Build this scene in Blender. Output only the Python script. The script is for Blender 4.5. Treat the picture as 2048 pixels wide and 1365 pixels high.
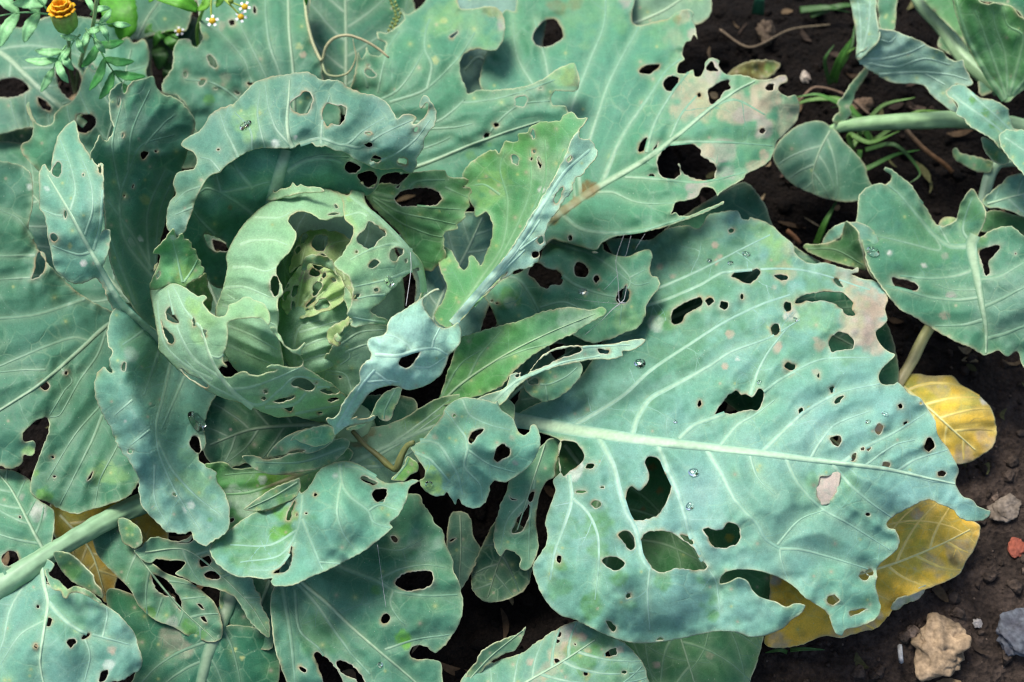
import bpy, math, random
import numpy as np
from mathutils import Vector, Matrix
from mathutils.geometry import delaunay_2d_cdt

for o in list(bpy.data.objects):
    bpy.data.objects.remove(o, do_unlink=True)
scene = bpy.context.scene
COL = scene.collection
R = math.radians
random.seed(7)

# ------------------------------------------------------------------ camera
TILT, DIST, FOC = R(27), 1.15, Vector((0, 0, 0.12))
LENS = 51.7
cam_d = bpy.data.cameras.new('camera')
cam = bpy.data.objects.new('camera', cam_d)
COL.objects.link(cam)
cam.rotation_euler = (TILT, 0, 0)
cam.location = FOC - Vector((0, math.sin(TILT), -math.cos(TILT))) * DIST
cam_d.lens = LENS
cam_d.sensor_width = 36
cam_d.clip_start = 0.02
cam_d.clip_end = 200
cam_d.dof.use_dof = True
cam_d.dof.focus_distance = DIST - 0.04
cam_d.dof.aperture_fstop = 5.0
scene.camera = cam
scene.cycles.filter_width = 1.2

# ------------------------------------------------------------------ light: soft overcast day
SUN_EL, SUN_AZ = R(60), R(-38)          # azimuth measured from +Y towards +X
world = bpy.data.worlds.new('World')
scene.world = world
world.use_nodes = True
wn = world.node_tree
bg = wn.nodes['Background']
sky = wn.nodes.new('ShaderNodeTexSky')
sky.sky_type = 'NISHITA'
sky.sun_disc = False
sky.sun_elevation = SUN_EL
sky.sun_rotation = SUN_AZ
sky.dust_density = 3.0
sky.air_density = 1.0
wn.links.new(sky.outputs[0], bg.inputs[0])
bg.inputs[1].default_value = 0.068
sun_d = bpy.data.lights.new('sun', 'SUN')
sun_d.energy = 1.5
sun_d.angle = R(24)
sun_d.color = (1.0, 0.96, 0.9)
sun = bpy.data.objects.new('sun', sun_d)
COL.objects.link(sun)
sdir = Vector((math.sin(SUN_AZ) * math.cos(SUN_EL), math.cos(SUN_AZ) * math.cos(SUN_EL), math.sin(SUN_EL)))
sun.rotation_euler = sdir.to_track_quat('Z', 'Y').to_euler()
sun.location = sdir * 5
vs = scene.view_settings
vs.view_transform = 'Standard'
vs.look = 'None'
vs.gamma = 1
vs.use_curve_mapping = False
vs.exposure = 1.62

# ------------------------------------------------------------------ geometry helpers
CM = 0.01
PXC = 0.8 / 2048 * 100                  # centimetres per photo pixel near the leaves
Cw = np.array(cam.location)
_ct, _st = math.cos(TILT), math.sin(TILT)


def unproj(px, py, zc):
    """photo pixel + height in cm -> world point"""
    px = np.asarray(px, float); py = np.asarray(py, float); z = np.asarray(zc, float) * CM
    cx = (px - 1024) / 2048 * 36 / LENS
    cy = -(py - 682.5) / 2048 * 36 / LENS
    wx = cx
    wy = cy * _ct + _st
    wz = cy * _st - _ct
    t = (z - Cw[2]) / wz
    return np.stack([Cw[0] + wx * t, Cw[1] + wy * t, z + 0 * t], -1)


_rng = np.random.RandomState(11)
_LAT = _rng.rand(256, 256) * 2 - 1


def noise2(x, y, seed=0):
    x = np.asarray(x, float) + seed * 17.37; y = np.asarray(y, float) + seed * 9.13
    xi = np.floor(x).astype(int); yi = np.floor(y).astype(int)
    fx = x - xi; fy = y - yi
    fx = fx * fx * fx * (fx * (fx * 6 - 15) + 10); fy = fy * fy * fy * (fy * (fy * 6 - 15) + 10)
    g = lambda a, b: _LAT[a % 256, b % 256]
    return (g(xi, yi) * (1 - fx) + g(xi + 1, yi) * fx) * (1 - fy) + (g(xi, yi + 1) * (1 - fx) + g(xi + 1, yi + 1) * fx) * fy


def fbm(x, y, seed=0, octv=4):
    s = 0; a = 1; t = 0
    for k in range(octv):
        s = s + a * noise2(x * 2 ** k, y * 2 ** k, seed + k * 3); t += a; a *= .5
    return s / t


def catmull(P, closed, step):
    P = np.asarray(P, float)
    n = len(P)
    if n < 3 and not closed:
        L = np.linalg.norm(P[1] - P[0]); k = max(2, int(L / step) + 1)
        t = np.linspace(0, 1, k)[:, None]
        return P[0] * (1 - t) + P[1] * t
    out = []
    m = n if closed else n - 1
    for i in range(m):
        p1 = P[i]; p2 = P[(i + 1) % n]
        p0 = P[i - 1] if (closed or i > 0) else 2 * p1 - p2
        p3 = P[(i + 2) % n] if (closed or i + 2 < n) else 2 * p2 - p1
        L = np.linalg.norm((p2 - p1)[:2])
        # limit tangents so that uneven spacing does not overshoot
        t1 = (p2 - p0) * .5; t2 = (p3 - p1) * .5
        l1 = np.linalg.norm(t1[:2]) + 1e-9; l2 = np.linalg.norm(t2[:2]) + 1e-9
        t1 = t1 * min(1, L * .9 / l1); t2 = t2 * min(1, L * .9 / l2)
        k = max(1, int(round(L / step)))
        t = (np.arange(k) / k)[:, None]
        out.append((2 * t**3 - 3 * t**2 + 1) * p1 + (t**3 - 2 * t**2 + t) * t1 + (-2 * t**3 + 3 * t**2) * p2 + (t**3 - t**2) * t2)
    if not closed:
        out.append(P[-1:])
    return np.concatenate(out)


def jagged(L, amp, seed):
    n = len(L)
    d = np.roll(L, -1, 0) - np.roll(L, 1, 0)
    nn = np.stack([d[:, 1], -d[:, 0]], -1) / (np.linalg.norm(d, axis=1)[:, None] + 1e-9)
    a = np.arange(n) * 3.5
    # points far outside the picture or hidden need no care; periodicity is not needed for such noise
    saw = ((a + 9 * noise2(a / 60, 0 * a + 2, seed)) / 15.) % 1.0          # small teeth that come and go along the margin
    teeth = np.where(saw < .75, saw / .75, (1 - saw) / .25) * np.clip(noise2(a / 70, 0 * a + 14, seed) * 2 + .6, 0, 1)
    w = amp * (noise2(a / 5.5, 0 * a, seed) * .55 + noise2(a / 14, 0 * a + 5, seed) * .6 + (teeth - .4) * 1.0)
    fade = np.minimum(1, np.minimum(np.arange(n), n - 1 - np.arange(n)) / 4.0)
    return L + nn * (w * fade)[:, None]


def inside(P, loops):
    """even-odd test of points against the loops together"""
    res = np.zeros(len(P), bool)
    for L in loops:
        lo = L.min(0); hi = L.max(0)
        idx = np.where((P[:, 0] >= lo[0]) & (P[:, 0] <= hi[0]) & (P[:, 1] >= lo[1]) & (P[:, 1] <= hi[1]))[0]
        A = L; B = np.roll(L, -1, 0)
        for c in range(0, len(idx), 4000):
            ii = idx[c:c + 4000]
            x = P[ii, 0][:, None]; y = P[ii, 1][:, None]
            cond = (A[:, 1] > y) != (B[:, 1] > y)
            xin = (B[:, 0] - A[:, 0]) * (y - A[:, 1]) / np.where(B[:, 1] == A[:, 1], 1e-9, B[:, 1] - A[:, 1]) + A[:, 0]
            res[ii] ^= (np.sum(cond & (x < xin), 1) % 2).astype(bool)
    return res


def dist_to(P, Q):
    """distance from each P to the nearest of sample points Q"""
    if len(Q) == 0:
        return np.full(len(P), 999.)
    out = np.empty(len(P))
    Q = Q.astype(np.float32); P = P.astype(np.float32)
    q2 = (Q**2).sum(1)
    for c in range(0, len(P), 3000):
        p = P[c:c + 3000]
        d2 = (p**2).sum(1)[:, None] + q2 - 2 * p @ Q.T
        out[c:c + 3000] = np.sqrt(np.maximum(d2.min(1), 0))
    return out


class TPS:
    def __init__(s, ctl):
        C = np.asarray(ctl, float)
        s.c = C[:, :2] / 300.; n = len(C)
        K = s.k(s.c) + np.eye(n) * 0.01
        P = np.concatenate([np.ones((n, 1)), s.c], 1)
        M = np.zeros((n + 3, n + 3)); M[:n, :n] = K; M[:n, n:] = P; M[n:, :n] = P.T
        M[n:, n:] = np.eye(3) * -1e-6
        s.w = np.linalg.solve(M, np.concatenate([C[:, 2], np.zeros(3)]))

    def k(s, X):
        r2 = ((X[:, None] - s.c[None])**2).sum(2)
        return .5 * r2 * np.log(r2 + 1e-9)

    def __call__(s, P):
        X = P / 300.
        n = len(s.c)
        return s.k(X) @ s.w[:n] + s.w[n] + X @ s.w[n + 1:]


def link(o, parent=None):
    COL.objects.link(o)
    if parent is not None:
        o.parent = parent
    return o


def mesh_obj(name, V, F, mat, parent=None, col=None, uv=None, smooth=True):
    me = bpy.data.meshes.new(name)
    V = np.asarray(V, float)
    if isinstance(F, np.ndarray) and F.ndim == 2:
        n, k = F.shape
        me.vertices.add(len(V)); me.vertices.foreach_set('co', V.astype(np.float32).ravel())
        me.loops.add(n * k); me.loops.foreach_set('vertex_index', F.astype(np.int32).ravel())
        me.polygons.add(n)
        me.polygons.foreach_set('loop_start', np.arange(0, n * k, k, dtype=np.int32))
        me.update(calc_edges=True)
    else:
        me.from_pydata([tuple(v) for v in V], [], F); me.update()
    if smooth:
        me.polygons.foreach_set('use_smooth', np.ones(len(me.polygons), bool))
    if col is not None:
        a = me.attributes.new('Col', 'FLOAT_COLOR', 'POINT')
        a.data.foreach_set('color', np.concatenate([col, np.ones((len(col), 1))], 1).astype(np.float32).ravel())
    if uv is not None:
        a = me.attributes.new('leafpos', 'FLOAT_VECTOR', 'POINT')
        a.data.foreach_set('vector', np.asarray(uv, np.float32).ravel())
    me.materials.append(mat)
    me.validate()
    return link(bpy.data.objects.new(name, me), parent)


def empty(name, loc):
    o = bpy.data.objects.new(name, None)
    o.empty_display_size = .02
    o.location = loc
    return link(o)


def tag(o, label=None, cat=None, group=None, kind=None):
    if label: o['label'] = label
    if cat: o['category'] = cat
    if group: o['group'] = group
    if kind: o['kind'] = kind
    return o


def reparent(o, p):
    """parent o to the top-level empty p, keeping its place"""
    o.parent = p
    o.matrix_parent_inverse = Matrix.Translation(-p.location)
    return o

# ------------------------------------------------------------------ materials


def new_mat(name):
    m = bpy.data.materials.new(name); m.use_nodes = True
    nt = m.node_tree; nt.nodes.clear()
    return m, nt, lambda t, **k: _node(nt, t, **k)


def _node(nt, t, **k):
    n = nt.nodes.new('ShaderNode' + t)
    for a, b in k.items():
        setattr(n, a, b)
    return n


def leaf_material(name, reticulate=.25, rough=.5, trans=.22, spec=.22):
    m, nt, N = new_mat(name)
    L = nt.links.new
    out = N('OutputMaterial'); pb = N('BsdfPrincipled')
    at = N('Attribute', attribute_name='Col'); po = N('Attribute', attribute_name='leafpos')
    # fine net of minor veins between the modelled ones
    wob = N('TexNoise'); wob.inputs['Scale'].default_value = 4.0; wob.inputs['Detail'].default_value = 3
    L(po.outputs['Vector'], wob.inputs['Vector'])
    mx = N('Mix', data_type='VECTOR'); mx.inputs['Factor'].default_value = .10
    L(po.outputs['Vector'], mx.inputs['A']); L(wob.outputs['Color'], mx.inputs['B'])
    vo = N('TexVoronoi', feature='DISTANCE_TO_EDGE'); vo.inputs['Scale'].default_value = 2.6
    L(mx.outputs['Result'], vo.inputs['Vector'])
    vr = N('MapRange'); vr.inputs['From Min'].default_value = 0.0; vr.inputs['From Max'].default_value = .05
    vr.inputs['To Min'].default_value = 1; vr.inputs['To Max'].default_value = 0
    L(vo.outputs['Distance'], vr.inputs['Value'])
    vo2 = N('TexVoronoi', feature='DISTANCE_TO_EDGE'); vo2.inputs['Scale'].default_value = 8.5
    L(mx.outputs['Result'], vo2.inputs['Vector'])
    vr2 = N('MapRange'); vr2.inputs['From Min'].default_value = 0.0; vr2.inputs['From Max'].default_value = .08
    vr2.inputs['To Min'].default_value = .16; vr2.inputs['To Max'].default_value = 0
    L(vo2.outputs['Distance'], vr2.inputs['Value'])
    # the net fades in and out over the blade
    pn = N('TexNoise'); pn.inputs['Scale'].default_value = 1.1; pn.inputs['Detail'].default_value = 2
    L(po.outputs['Vector'], pn.inputs['Vector'])
    pr = N('MapRange'); pr.inputs['From Min'].default_value = .38; pr.inputs['From Max'].default_value = .68
    L(pn.outputs['Fac'], pr.inputs['Value'])
    mu = N('Math', operation='MULTIPLY'); L(vr.outputs[0], mu.inputs[0]); L(pr.outputs[0], mu.inputs[1])
    ad = N('Math', operation='ADD'); L(mu.outputs[0], ad.inputs[0]); L(vr2.outputs[0], ad.inputs[1])
    ms = N('Math', operation='MULTIPLY'); ms.inputs[1].default_value = reticulate; ms.use_clamp = True
    L(ad.outputs[0], ms.inputs[0])
    pale = N('Mix', data_type='RGBA', blend_type='MIX')
    pale.inputs['B'].default_value = (.34, .5, .30, 1)
    L(ms.outputs[0], pale.inputs['Factor']); L(at.outputs['Color'], pale.inputs['A'])
    # wax bloom: fine mottling of the colour
    fn = N('TexNoise'); fn.inputs['Scale'].default_value = 9; fn.inputs['Detail'].default_value = 8; fn.inputs['Roughness'].default_value = .72
    L(po.outputs['Vector'], fn.inputs['Vector'])
    fr = N('MapRange'); fr.inputs['From Min'].default_value = .3; fr.inputs['From Max'].default_value = .72
    fr.inputs['To Min'].default_value = .86; fr.inputs['To Max'].default_value = 1.12
    L(fn.outputs['Fac'], fr.inputs['Value'])
    mul = N('Mix', data_type='RGBA', blend_type='MULTIPLY'); mul.inputs['Factor'].default_value = 1
    L(pale.outputs['Result'], mul.inputs['A']); L(fr.outputs[0], mul.inputs['B'])
    fg = N('TexNoise'); fg.inputs['Scale'].default_value = 34; fg.inputs['Detail'].default_value = 5; fg.inputs['Roughness'].default_value = .7
    L(po.outputs['Vector'], fg.inputs['Vector'])
    gr = N('MapRange'); gr.inputs['From Min'].default_value = .3; gr.inputs['From Max'].default_value = .7
    gr.inputs['To Min'].default_value = .84; gr.inputs['To Max'].default_value = 1.14
    L(fg.outputs['Fac'], gr.inputs['Value'])
    mg_ = N('Mix', data_type='RGBA', blend_type='MULTIPLY'); mg_.inputs['Factor'].default_value = 1
    L(mul.outputs['Result'], mg_.inputs['A']); L(gr.outputs[0], mg_.inputs['B'])
    mul = mg_
    # pin-prick specks
    sp = N('TexVoronoi', feature='F1'); sp.inputs['Scale'].default_value = 10
    L(po.outputs['Vector'], sp.inputs['Vector'])
    sr = N('MapRange'); sr.inputs['From Min'].default_value = .05; sr.inputs['From Max'].default_value = .11
    sr.inputs['To Min'].default_value = 1; sr.inputs['To Max'].default_value = 0
    L(sp.outputs['Distance'], sr.inputs['Value'])
    sc = N('Math', operation='GREATER_THAN'); sc.inputs[1].default_value = .66
    sx = N('SeparateColor'); L(sp.outputs['Color'], sx.inputs[0]); L(sx.outputs[0], sc.inputs[0])
    sm = N('Math', operation='MULTIPLY'); L(sr.outputs[0], sm.inputs[0]); L(sc.outputs[0], sm.inputs[1])
    sm2 = N('Math', operation='MULTIPLY'); L(sm.outputs[0], sm2.inputs[0]); sm2.inputs[1].default_value = .45
    spk = N('Mix', data_type='RGBA'); spk.inputs['B'].default_value = (.55, .6, .48, 1)
    L(sm2.outputs[0], spk.inputs['Factor']); L(mul.outputs['Result'], spk.inputs['A'])
    col = spk.outputs['Result']
    L(col, pb.inputs['Base Color'])
    rr = N('MapRange'); rr.inputs['From Min'].default_value = .3; rr.inputs['From Max'].default_value = .7
    rr.inputs['To Min'].default_value = rough - .08; rr.inputs['To Max'].default_value = rough + .14
    L(fn.outputs['Fac'], rr.inputs['Value']); L(rr.outputs[0], pb.inputs['Roughness'])
    pb.inputs['Specular IOR Level'].default_value = spec
    bu = N('Bump'); bu.inputs['Strength'].default_value = .30; bu.inputs['Distance'].default_value = .0012
    hs = N('Math', operation='MULTIPLY_ADD'); hs.inputs[1].default_value = -.55
    L(ad.outputs[0], hs.inputs[0]); L(fn.outputs['Fac'], hs.inputs[2])
    L(hs.outputs[0], bu.inputs['Height']); L(bu.outputs[0], pb.inputs['Normal'])
    tr = N('BsdfTranslucent')
    tc = N('Mix', data_type='RGBA', blend_type='MULTIPLY'); tc.inputs['Factor'].default_value = 1
    tc.inputs['B'].default_value = (1.3, 1.35, .55, 1)
    L(col, tc.inputs['A']); L(tc.outputs['Result'], tr.inputs['Color'])
    sh = N('MixShader'); sh.inputs[0].default_value = trans
    L(pb.outputs[0], sh.inputs[1]); L(tr.outputs[0], sh.inputs[2]); L(sh.outputs[0], out.inputs[0])
    return m


def col_material(name, rough=.5, amp=.25, scale=300, spec=.4, trans=0, bump=.2):
    """vertex colour with fine object-space mottling"""
    m, nt, N = new_mat(name)
    L = nt.links.new
    out = N('OutputMaterial'); pb = N('BsdfPrincipled')
    at = N('Attribute', attribute_name='Col'); tx = N('TexCoord')
    fn = N('TexNoise'); fn.inputs['Scale'].default_value = scale; fn.inputs['Detail'].default_value = 6
    L(tx.outputs['Object'], fn.inputs['Vector'])
    fr = N('MapRange'); fr.inputs['From Min'].default_value = .3; fr.inputs['From Max'].default_value = .7
    fr.inputs['To Min'].default_value = 1 - amp; fr.inputs['To Max'].default_value = 1 + amp
    L(fn.outputs['Fac'], fr.inputs['Value'])
    mul = N('Mix', data_type='RGBA', blend_type='MULTIPLY'); mul.inputs['Factor'].default_value = 1
    L(at.outputs['Color'], mul.inputs['A']); L(fr.outputs[0], mul.inputs['B'])
    L(mul.outputs['Result'], pb.inputs['Base Color'])
    pb.inputs['Roughness'].default_value = rough
    pb.inputs['Specular IOR Level'].default_value = spec
    bu = N('Bump'); bu.inputs['Strength'].default_value = bump; bu.inputs['Distance'].default_value = .001
    L(fn.outputs['Fac'], bu.inputs['Height']); L(bu.outputs[0], pb.inputs['Normal'])
    if trans:
        tr = N('BsdfTranslucent'); L(mul.outputs['Result'], tr.inputs['Color'])
        sh = N('MixShader'); sh.inputs[0].default_value = trans
        L(pb.outputs[0], sh.inputs[1]); L(tr.outputs[0], sh.inputs[2]); L(sh.outputs[0], out.inputs[0])
    else:
        L(pb.outputs[0], out.inputs[0])
    return m


M_LEAF = leaf_material('cabbage_leaf')
M_HEAD = leaf_material('cabbage_head_leaf', reticulate=.12, rough=.5, trans=.28)
M_YEL = leaf_material('withered_leaf', reticulate=.25, rough=.7, trans=.25, spec=.2)
M_VEIN = col_material('leaf_vein', rough=.5, amp=.12, trans=.15)
M_STALK = col_material('leaf_stalk', rough=.45, amp=.15, scale=120)
M_HERB = col_material('herb_leaf', rough=.5, amp=.2, trans=.3)
M_DRY = col_material('dry_matter', rough=.85, amp=.35, spec=.15)

PAL = {  # blade colours; blue also holds some sky sheen, mid some shade
    'blue':  ((.158, .345, .282), (.118, .312, .208)),
    'mid':   ((.092, .268, .180), (.070, .240, .122)),
    'green': ((.092, .285, .140), (.078, .275, .072)),
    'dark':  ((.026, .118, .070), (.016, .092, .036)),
    'head':  ((.290, .505, .345), (.240, .465, .235)),
    'heart': ((.430, .590, .235), (.330, .510, .180)),
    'yellow': ((.68, .48, .050), (.56, .35, .045)),
    'sky':   ((.205, .400, .365), (.140, .350, .235)),
    'grey':  ((.265, .445, .380), (.190, .375, .275)),
}
SPOT = {'tan': (.44, .35, .26), 'yellow': (.42, .46, .18), 'scuff': (.085, .25, .05), 'brown': (.20, .14, .045),
        'pink': (.38, .32, .30), 'pale': (.55, .62, .55), 'bright': (.12, .36, .035), 'gold': (.52, .38, .05), 'white': (.66, .64, .58),
        'moss': (.075, .225, .135), 'lime': (.27, .48, .15), 'skin': (.58, .49, .42)}
PALE = np.array((.50, .64, .40))
RIM = np.array((.60, .62, .38))
RIMT = np.array((.62, .56, .42))


def blob(h, seed):
    """hole spec: polygon, or (cx, cy, rx, ry[, angle])"""
    if not isinstance(h, list):
        cx, cy, rx = h[:3]; ry = h[3] if len(h) > 3 else rx; an = R(h[4]) if len(h) > 4 else 0
        n = 9
        rr = [1 + .22 * math.sin(k * 2.1 + seed) * math.cos(k * 1.3 + seed * 2.7) for k in range(n)]
        h = []
        for k in range(n):
            a = 2 * math.pi * k / n
            x, y = rx * rr[k] * math.cos(a), ry * rr[k] * math.sin(a)
            h.append((cx + x * math.cos(an) - y * math.sin(an), cy + x * math.sin(an) + y * math.cos(an)))
    return np.asarray(h, float)


_leafno = [0]


def patch(out, holes=(), h=(), veins=(), mid=None, col='mid', spots=(), jag=1.5, ruffle=.35, wave=.25, puff=.14,
          dome=None, specks=10, auto=0, branch=True, tone=1.0, step=5.0, rimw=1.0, hjag=1.5, base=None, ctlz=0, puffr=26.):
    """one continuous blade, traced in photo pixels, with its own height field in cm"""
    _leafno[0] += 1
    sd = _leafno[0]
    rs = np.random.RandomState(sd * 7 + 3)
    O = jagged(catmull(out, True, 3.5), jag, sd)
    HL = [jagged(catmull(blob(q, sd + i), True, 3.0), hjag, sd + 31 + i) for i, q in enumerate(holes)]
    loops = [O] + HL
    # ---- height field
    tps = TPS(h) if len(h) >= 3 else None

    def base_h(P):
        z = np.zeros(len(P)) + ctlz
        if dome:
            cx, cy, rx, ry, hb, H = dome
            u = ((P[:, 0] - cx) / rx)**2 + ((P[:, 1] - cy) / ry)**2
            z = z + np.where(u < .9, hb + H * np.sqrt(np.clip(1 - u, 0, 1)), hb + H * (.316 - (u - .9) * 1.58))
        if tps is not None:
            z = z + tps(P)
        elif len(h):
            z = z + h[0][2]
        return z
    # ---- veins
    V = []
    if mid: V.append((catmull(mid[0], False, 5), mid[1], mid[2], 0))
    for v in veins:
        V.append((catmull(v[0], False, 5), v[1] if len(v) > 1 else 5, v[2] if len(v) > 2 else 2, 1))
    if auto and mid:
        mp = catmull(mid[0], False, 5); n = len(mp)
        for k in range(auto):
            for s in (-1, 1):
                i = int(n * (.12 + .8 * (k + .5 * (s > 0) + .2 * rs.rand()) / auto))
                if i >= n - 2: continue
                d = mp[min(i + 3, n - 1)] - mp[max(i - 3, 0)]
                a = math.atan2(d[1], d[0]) + s * R(52 + rs.rand() * 12)
                p = mp[i].copy(); pts = [p.copy()]
                for q in range(60):
                    a -= s * R(1.2 + 1.5 * rs.rand()) - R(rs.randn() * 2)
                    p = p + 8 * np.array((math.cos(a), math.sin(a)))
                    if not inside(p[None], [O])[0]: break
                    pts.append(p.copy())
                if len(pts) > 3:
                    V.append((np.array(pts), 5, 2, 1))
    if branch:
        for (vp, w0, w1, lev) in list(V):
            n = len(vp)
            if n < 12: continue
            k = int(n * 5 / (95 if lev else 110))
            for j in range(k):
                i = int((j + .3 + .5 * rs.rand()) / k * n * .96) + 1
                if i >= n - 2: continue
                s = 1 if (j + sd) % 2 else -1
                d = vp[min(i + 3, n - 1)] - vp[max(i - 3, 0)]
                a = math.atan2(d[1], d[0]) + s * R(40 + rs.rand() * 35)
                p = vp[i].copy(); pts = [p.copy()]
                m = int(5 + rs.rand() * 9)
                for q in range(m):
                    a += R(rs.randn() * 7)
                    p = p + 6 * np.array((math.cos(a), math.sin(a)))
                    if not inside(p[None], [O])[0]: break
                    pts.append(p.copy())
                if len(pts) > 4:
                    V.append((np.array(pts), 3.2, 1.4, 2))
                    if len(pts) > 7:       # fork
                        p = pts[-4].copy(); a2 = a + s * R(55); q2 = [p.copy()]
                        for q in range(int(4 + rs.rand() * 5)):
                            a2 += R(rs.randn() * 12)
                            p = p + 6 * np.array((math.cos(a2), math.sin(a2)))
                            if not inside(p[None], [O])[0]: break
                            q2.append(p.copy())
                        if len(q2) > 3: V.append((np.array(q2), 2.4, 1.2, 2))
    vmain = np.concatenate([v[0] for v in V if v[3] < 2]) if V else np.zeros((0, 2))
    vall = np.concatenate([v[0] for v in V]) if V else np.zeros((0, 2))
    bnd = np.concatenate(loops)

    def height(P, de=None):
        z = base_h(P)
        if de is None: de = dist_to(P, bnd)
        dv = dist_to(P, vmain)
        z = z + wave * 1.5 * fbm(P[:, 0] / 150, P[:, 1] / 150, sd, 2)
        z = z + ruffle * np.exp(-de / 35) * (noise2(P[:, 0] / 38, P[:, 1] / 38, sd + 50) + .4 * noise2(P[:, 0] / 15, P[:, 1] / 15, sd + 51))
        z = z + puff * 2.6 * (1 - np.exp(-(dv / puffr)**2)) * (1 + .3 * noise2(P[:, 0] / 34, P[:, 1] / 34, sd + 60))
        return z
    # ---- points
    lo = O.min(0); hi = O.max(0)
    gx, gy = np.meshgrid(np.arange(lo[0], hi[0], step), np.arange(lo[1], hi[1], step * .866))
    gx = gx + (np.arange(gx.shape[0]) % 2)[:, None] * step * .5
    G = np.stack([gx.ravel(), gy.ravel()], -1)
    G = G[inside(G, loops)]
    dg = dist_to(G, bnd)
    G = G[dg > max(4.6, step * .9)]
    ins = []
    for L in loops:                       # a thin band just inside every cut edge, for the pale rim
        d = np.roll(L, -1, 0) - np.roll(L, 1, 0)
        nn = np.stack([d[:, 1], -d[:, 0]], -1) / (np.linalg.norm(d, axis=1)[:, None] + 1e-9)
        for sg in (1, -1):
            q = L + nn * sg * 2.3
            q = q[inside(q, loops)]
            if len(q): ins.append(q[dist_to(q, bnd) > 1.7])
    pts = np.concatenate(loops + ins + [G])
    edges = []; o = 0
    for L in loops:
        n = len(L)
        edges += [(o + i, o + (i + 1) % n) for i in range(n)]; o += n
    vv, _, ff, _, _, _ = delaunay_2d_cdt([Vector((p[0], -p[1])) for p in pts], edges, [], 0, 1e-4)
    P = np.array([(v[0], -v[1]) for v in vv])
    F = np.array([f for f in ff if len(f) == 3])
    cen = P[F].mean(1)
    F = F[inside(cen, loops)]
    used = np.unique(F); re = np.full(len(P), -1); re[used] = np.arange(len(used))
    P = P[used]; F = re[F]
    do = dist_to(P, O); dh = dist_to(P, np.concatenate(HL)) if HL else np.full(len(P), 999.)
    de = np.minimum(do, dh)
    z = height(P, de)
    W = unproj(P[:, 0], P[:, 1], z)
    # ---- colour
    A, B = [np.array(c) for c in PAL[col]]
    PL = PALE * float(np.clip((A[1] * tone / .30) ** .6, .34, 1.10))

    def colour(P, de):
        f = np.clip(.45 + .75 * fbm(P[:, 0] / 170, P[:, 1] / 170, sd + 5, 5) + .25 * np.exp(-de / 30), 0, 1)[:, None]
        c = A * (1 - f) + B * f
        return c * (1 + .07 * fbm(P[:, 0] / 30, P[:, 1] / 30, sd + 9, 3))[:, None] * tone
    C = colour(P, de)
    dv = dist_to(P, vmain); dva = dist_to(P, vall)
    hal = (.16 * np.exp(-(dv / 10)**2) + .06 * np.exp(-(dva / 6)**2))[:, None]
    C = C * (1 - hal) + PL * hal
    for s in spots:
        x, y, r, kd = s[:4]; st = s[4] if len(s) > 4 else .85
        wx = noise2(P[:, 0] / 14, P[:, 1] / 14, sd + 70) * r * .35 + noise2(P[:, 0] / 35, P[:, 1] / 35, sd + 71) * r * .5
        d = np.hypot(P[:, 0] - x, P[:, 1] - y) + wx
        k = st * np.clip((r - d) / (r * .35) + .3, 0, 1)
        k = (k * (1 + .35 * noise2(P[:, 0] / 7, P[:, 1] / 7, sd + 72))).clip(0, 1)[:, None]
        C = C * (1 - k) + np.array(SPOT[kd]) * k
    for q in range(specks):
        c = P[rs.randint(len(P))]; r = 1.8 + rs.rand() * 2.6
        d = np.hypot(P[:, 0] - c[0], P[:, 1] - c[1])
        k = (.6 * np.exp(-(d / r)**2))[:, None]; k2 = (.14 * np.exp(-(d / (r * 3.5))**2))[:, None]
        C = C * (1 - k2) + np.array(SPOT['lime']) * k2
        C = C * (1 - k) + np.array(SPOT['tan' if rs.rand() < .45 else 'yellow']) * k
    k = (.58 * rimw * (1 + .5 * noise2(P[:, 0] / 25, P[:, 1] / 25, sd + 80)) * np.exp(-(do / 1.5)**2) + .10 * np.exp(-(do / 9)**2)).clip(0, 1)[:, None]; C = C * (1 - k) + RIM * k
    k = (.58 * rimw * np.exp(-(dh / 1.5)**2) + .08 * np.exp(-(dh / 7)**2)).clip(0, 1)[:, None]; C = C * (1 - k) + RIMT * k
    k = (.75 * np.exp(-(dh / 3.2)**2) * np.clip(noise2(P[:, 0] / 17, P[:, 1] / 17, sd + 90) * 1.6 - .1, 0, 1))[:, None]
    C = C * (1 - k) + np.array((.30, .22, .10)) * k
    k = (.6 * np.exp(-(do / 3.0)**2) * np.clip(noise2(P[:, 0] / 40, P[:, 1] / 40, sd + 91) * 1.8 - .5, 0, 1))[:, None]
    C = C * (1 - k) + np.array((.34, .26, .14)) * k
    k = (.30 * np.exp(-(dh / 9)**2) * np.clip(noise2(P[:, 0] / 26, P[:, 1] / 26, sd + 92) * 1.6, 0, 1))[:, None]   # thinned, paler skin round some bites
    C = C * (1 - k) + np.array((.42, .46, .30)) * k
    uv = np.stack([P[:, 0] / 100 + sd * 3.1, P[:, 1] / 100, np.full(len(P), sd * 1.7)], -1)
    # ---- vein ribbons: real raised ridges
    RV, RF, RC, mids = [], [], [], None
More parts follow.
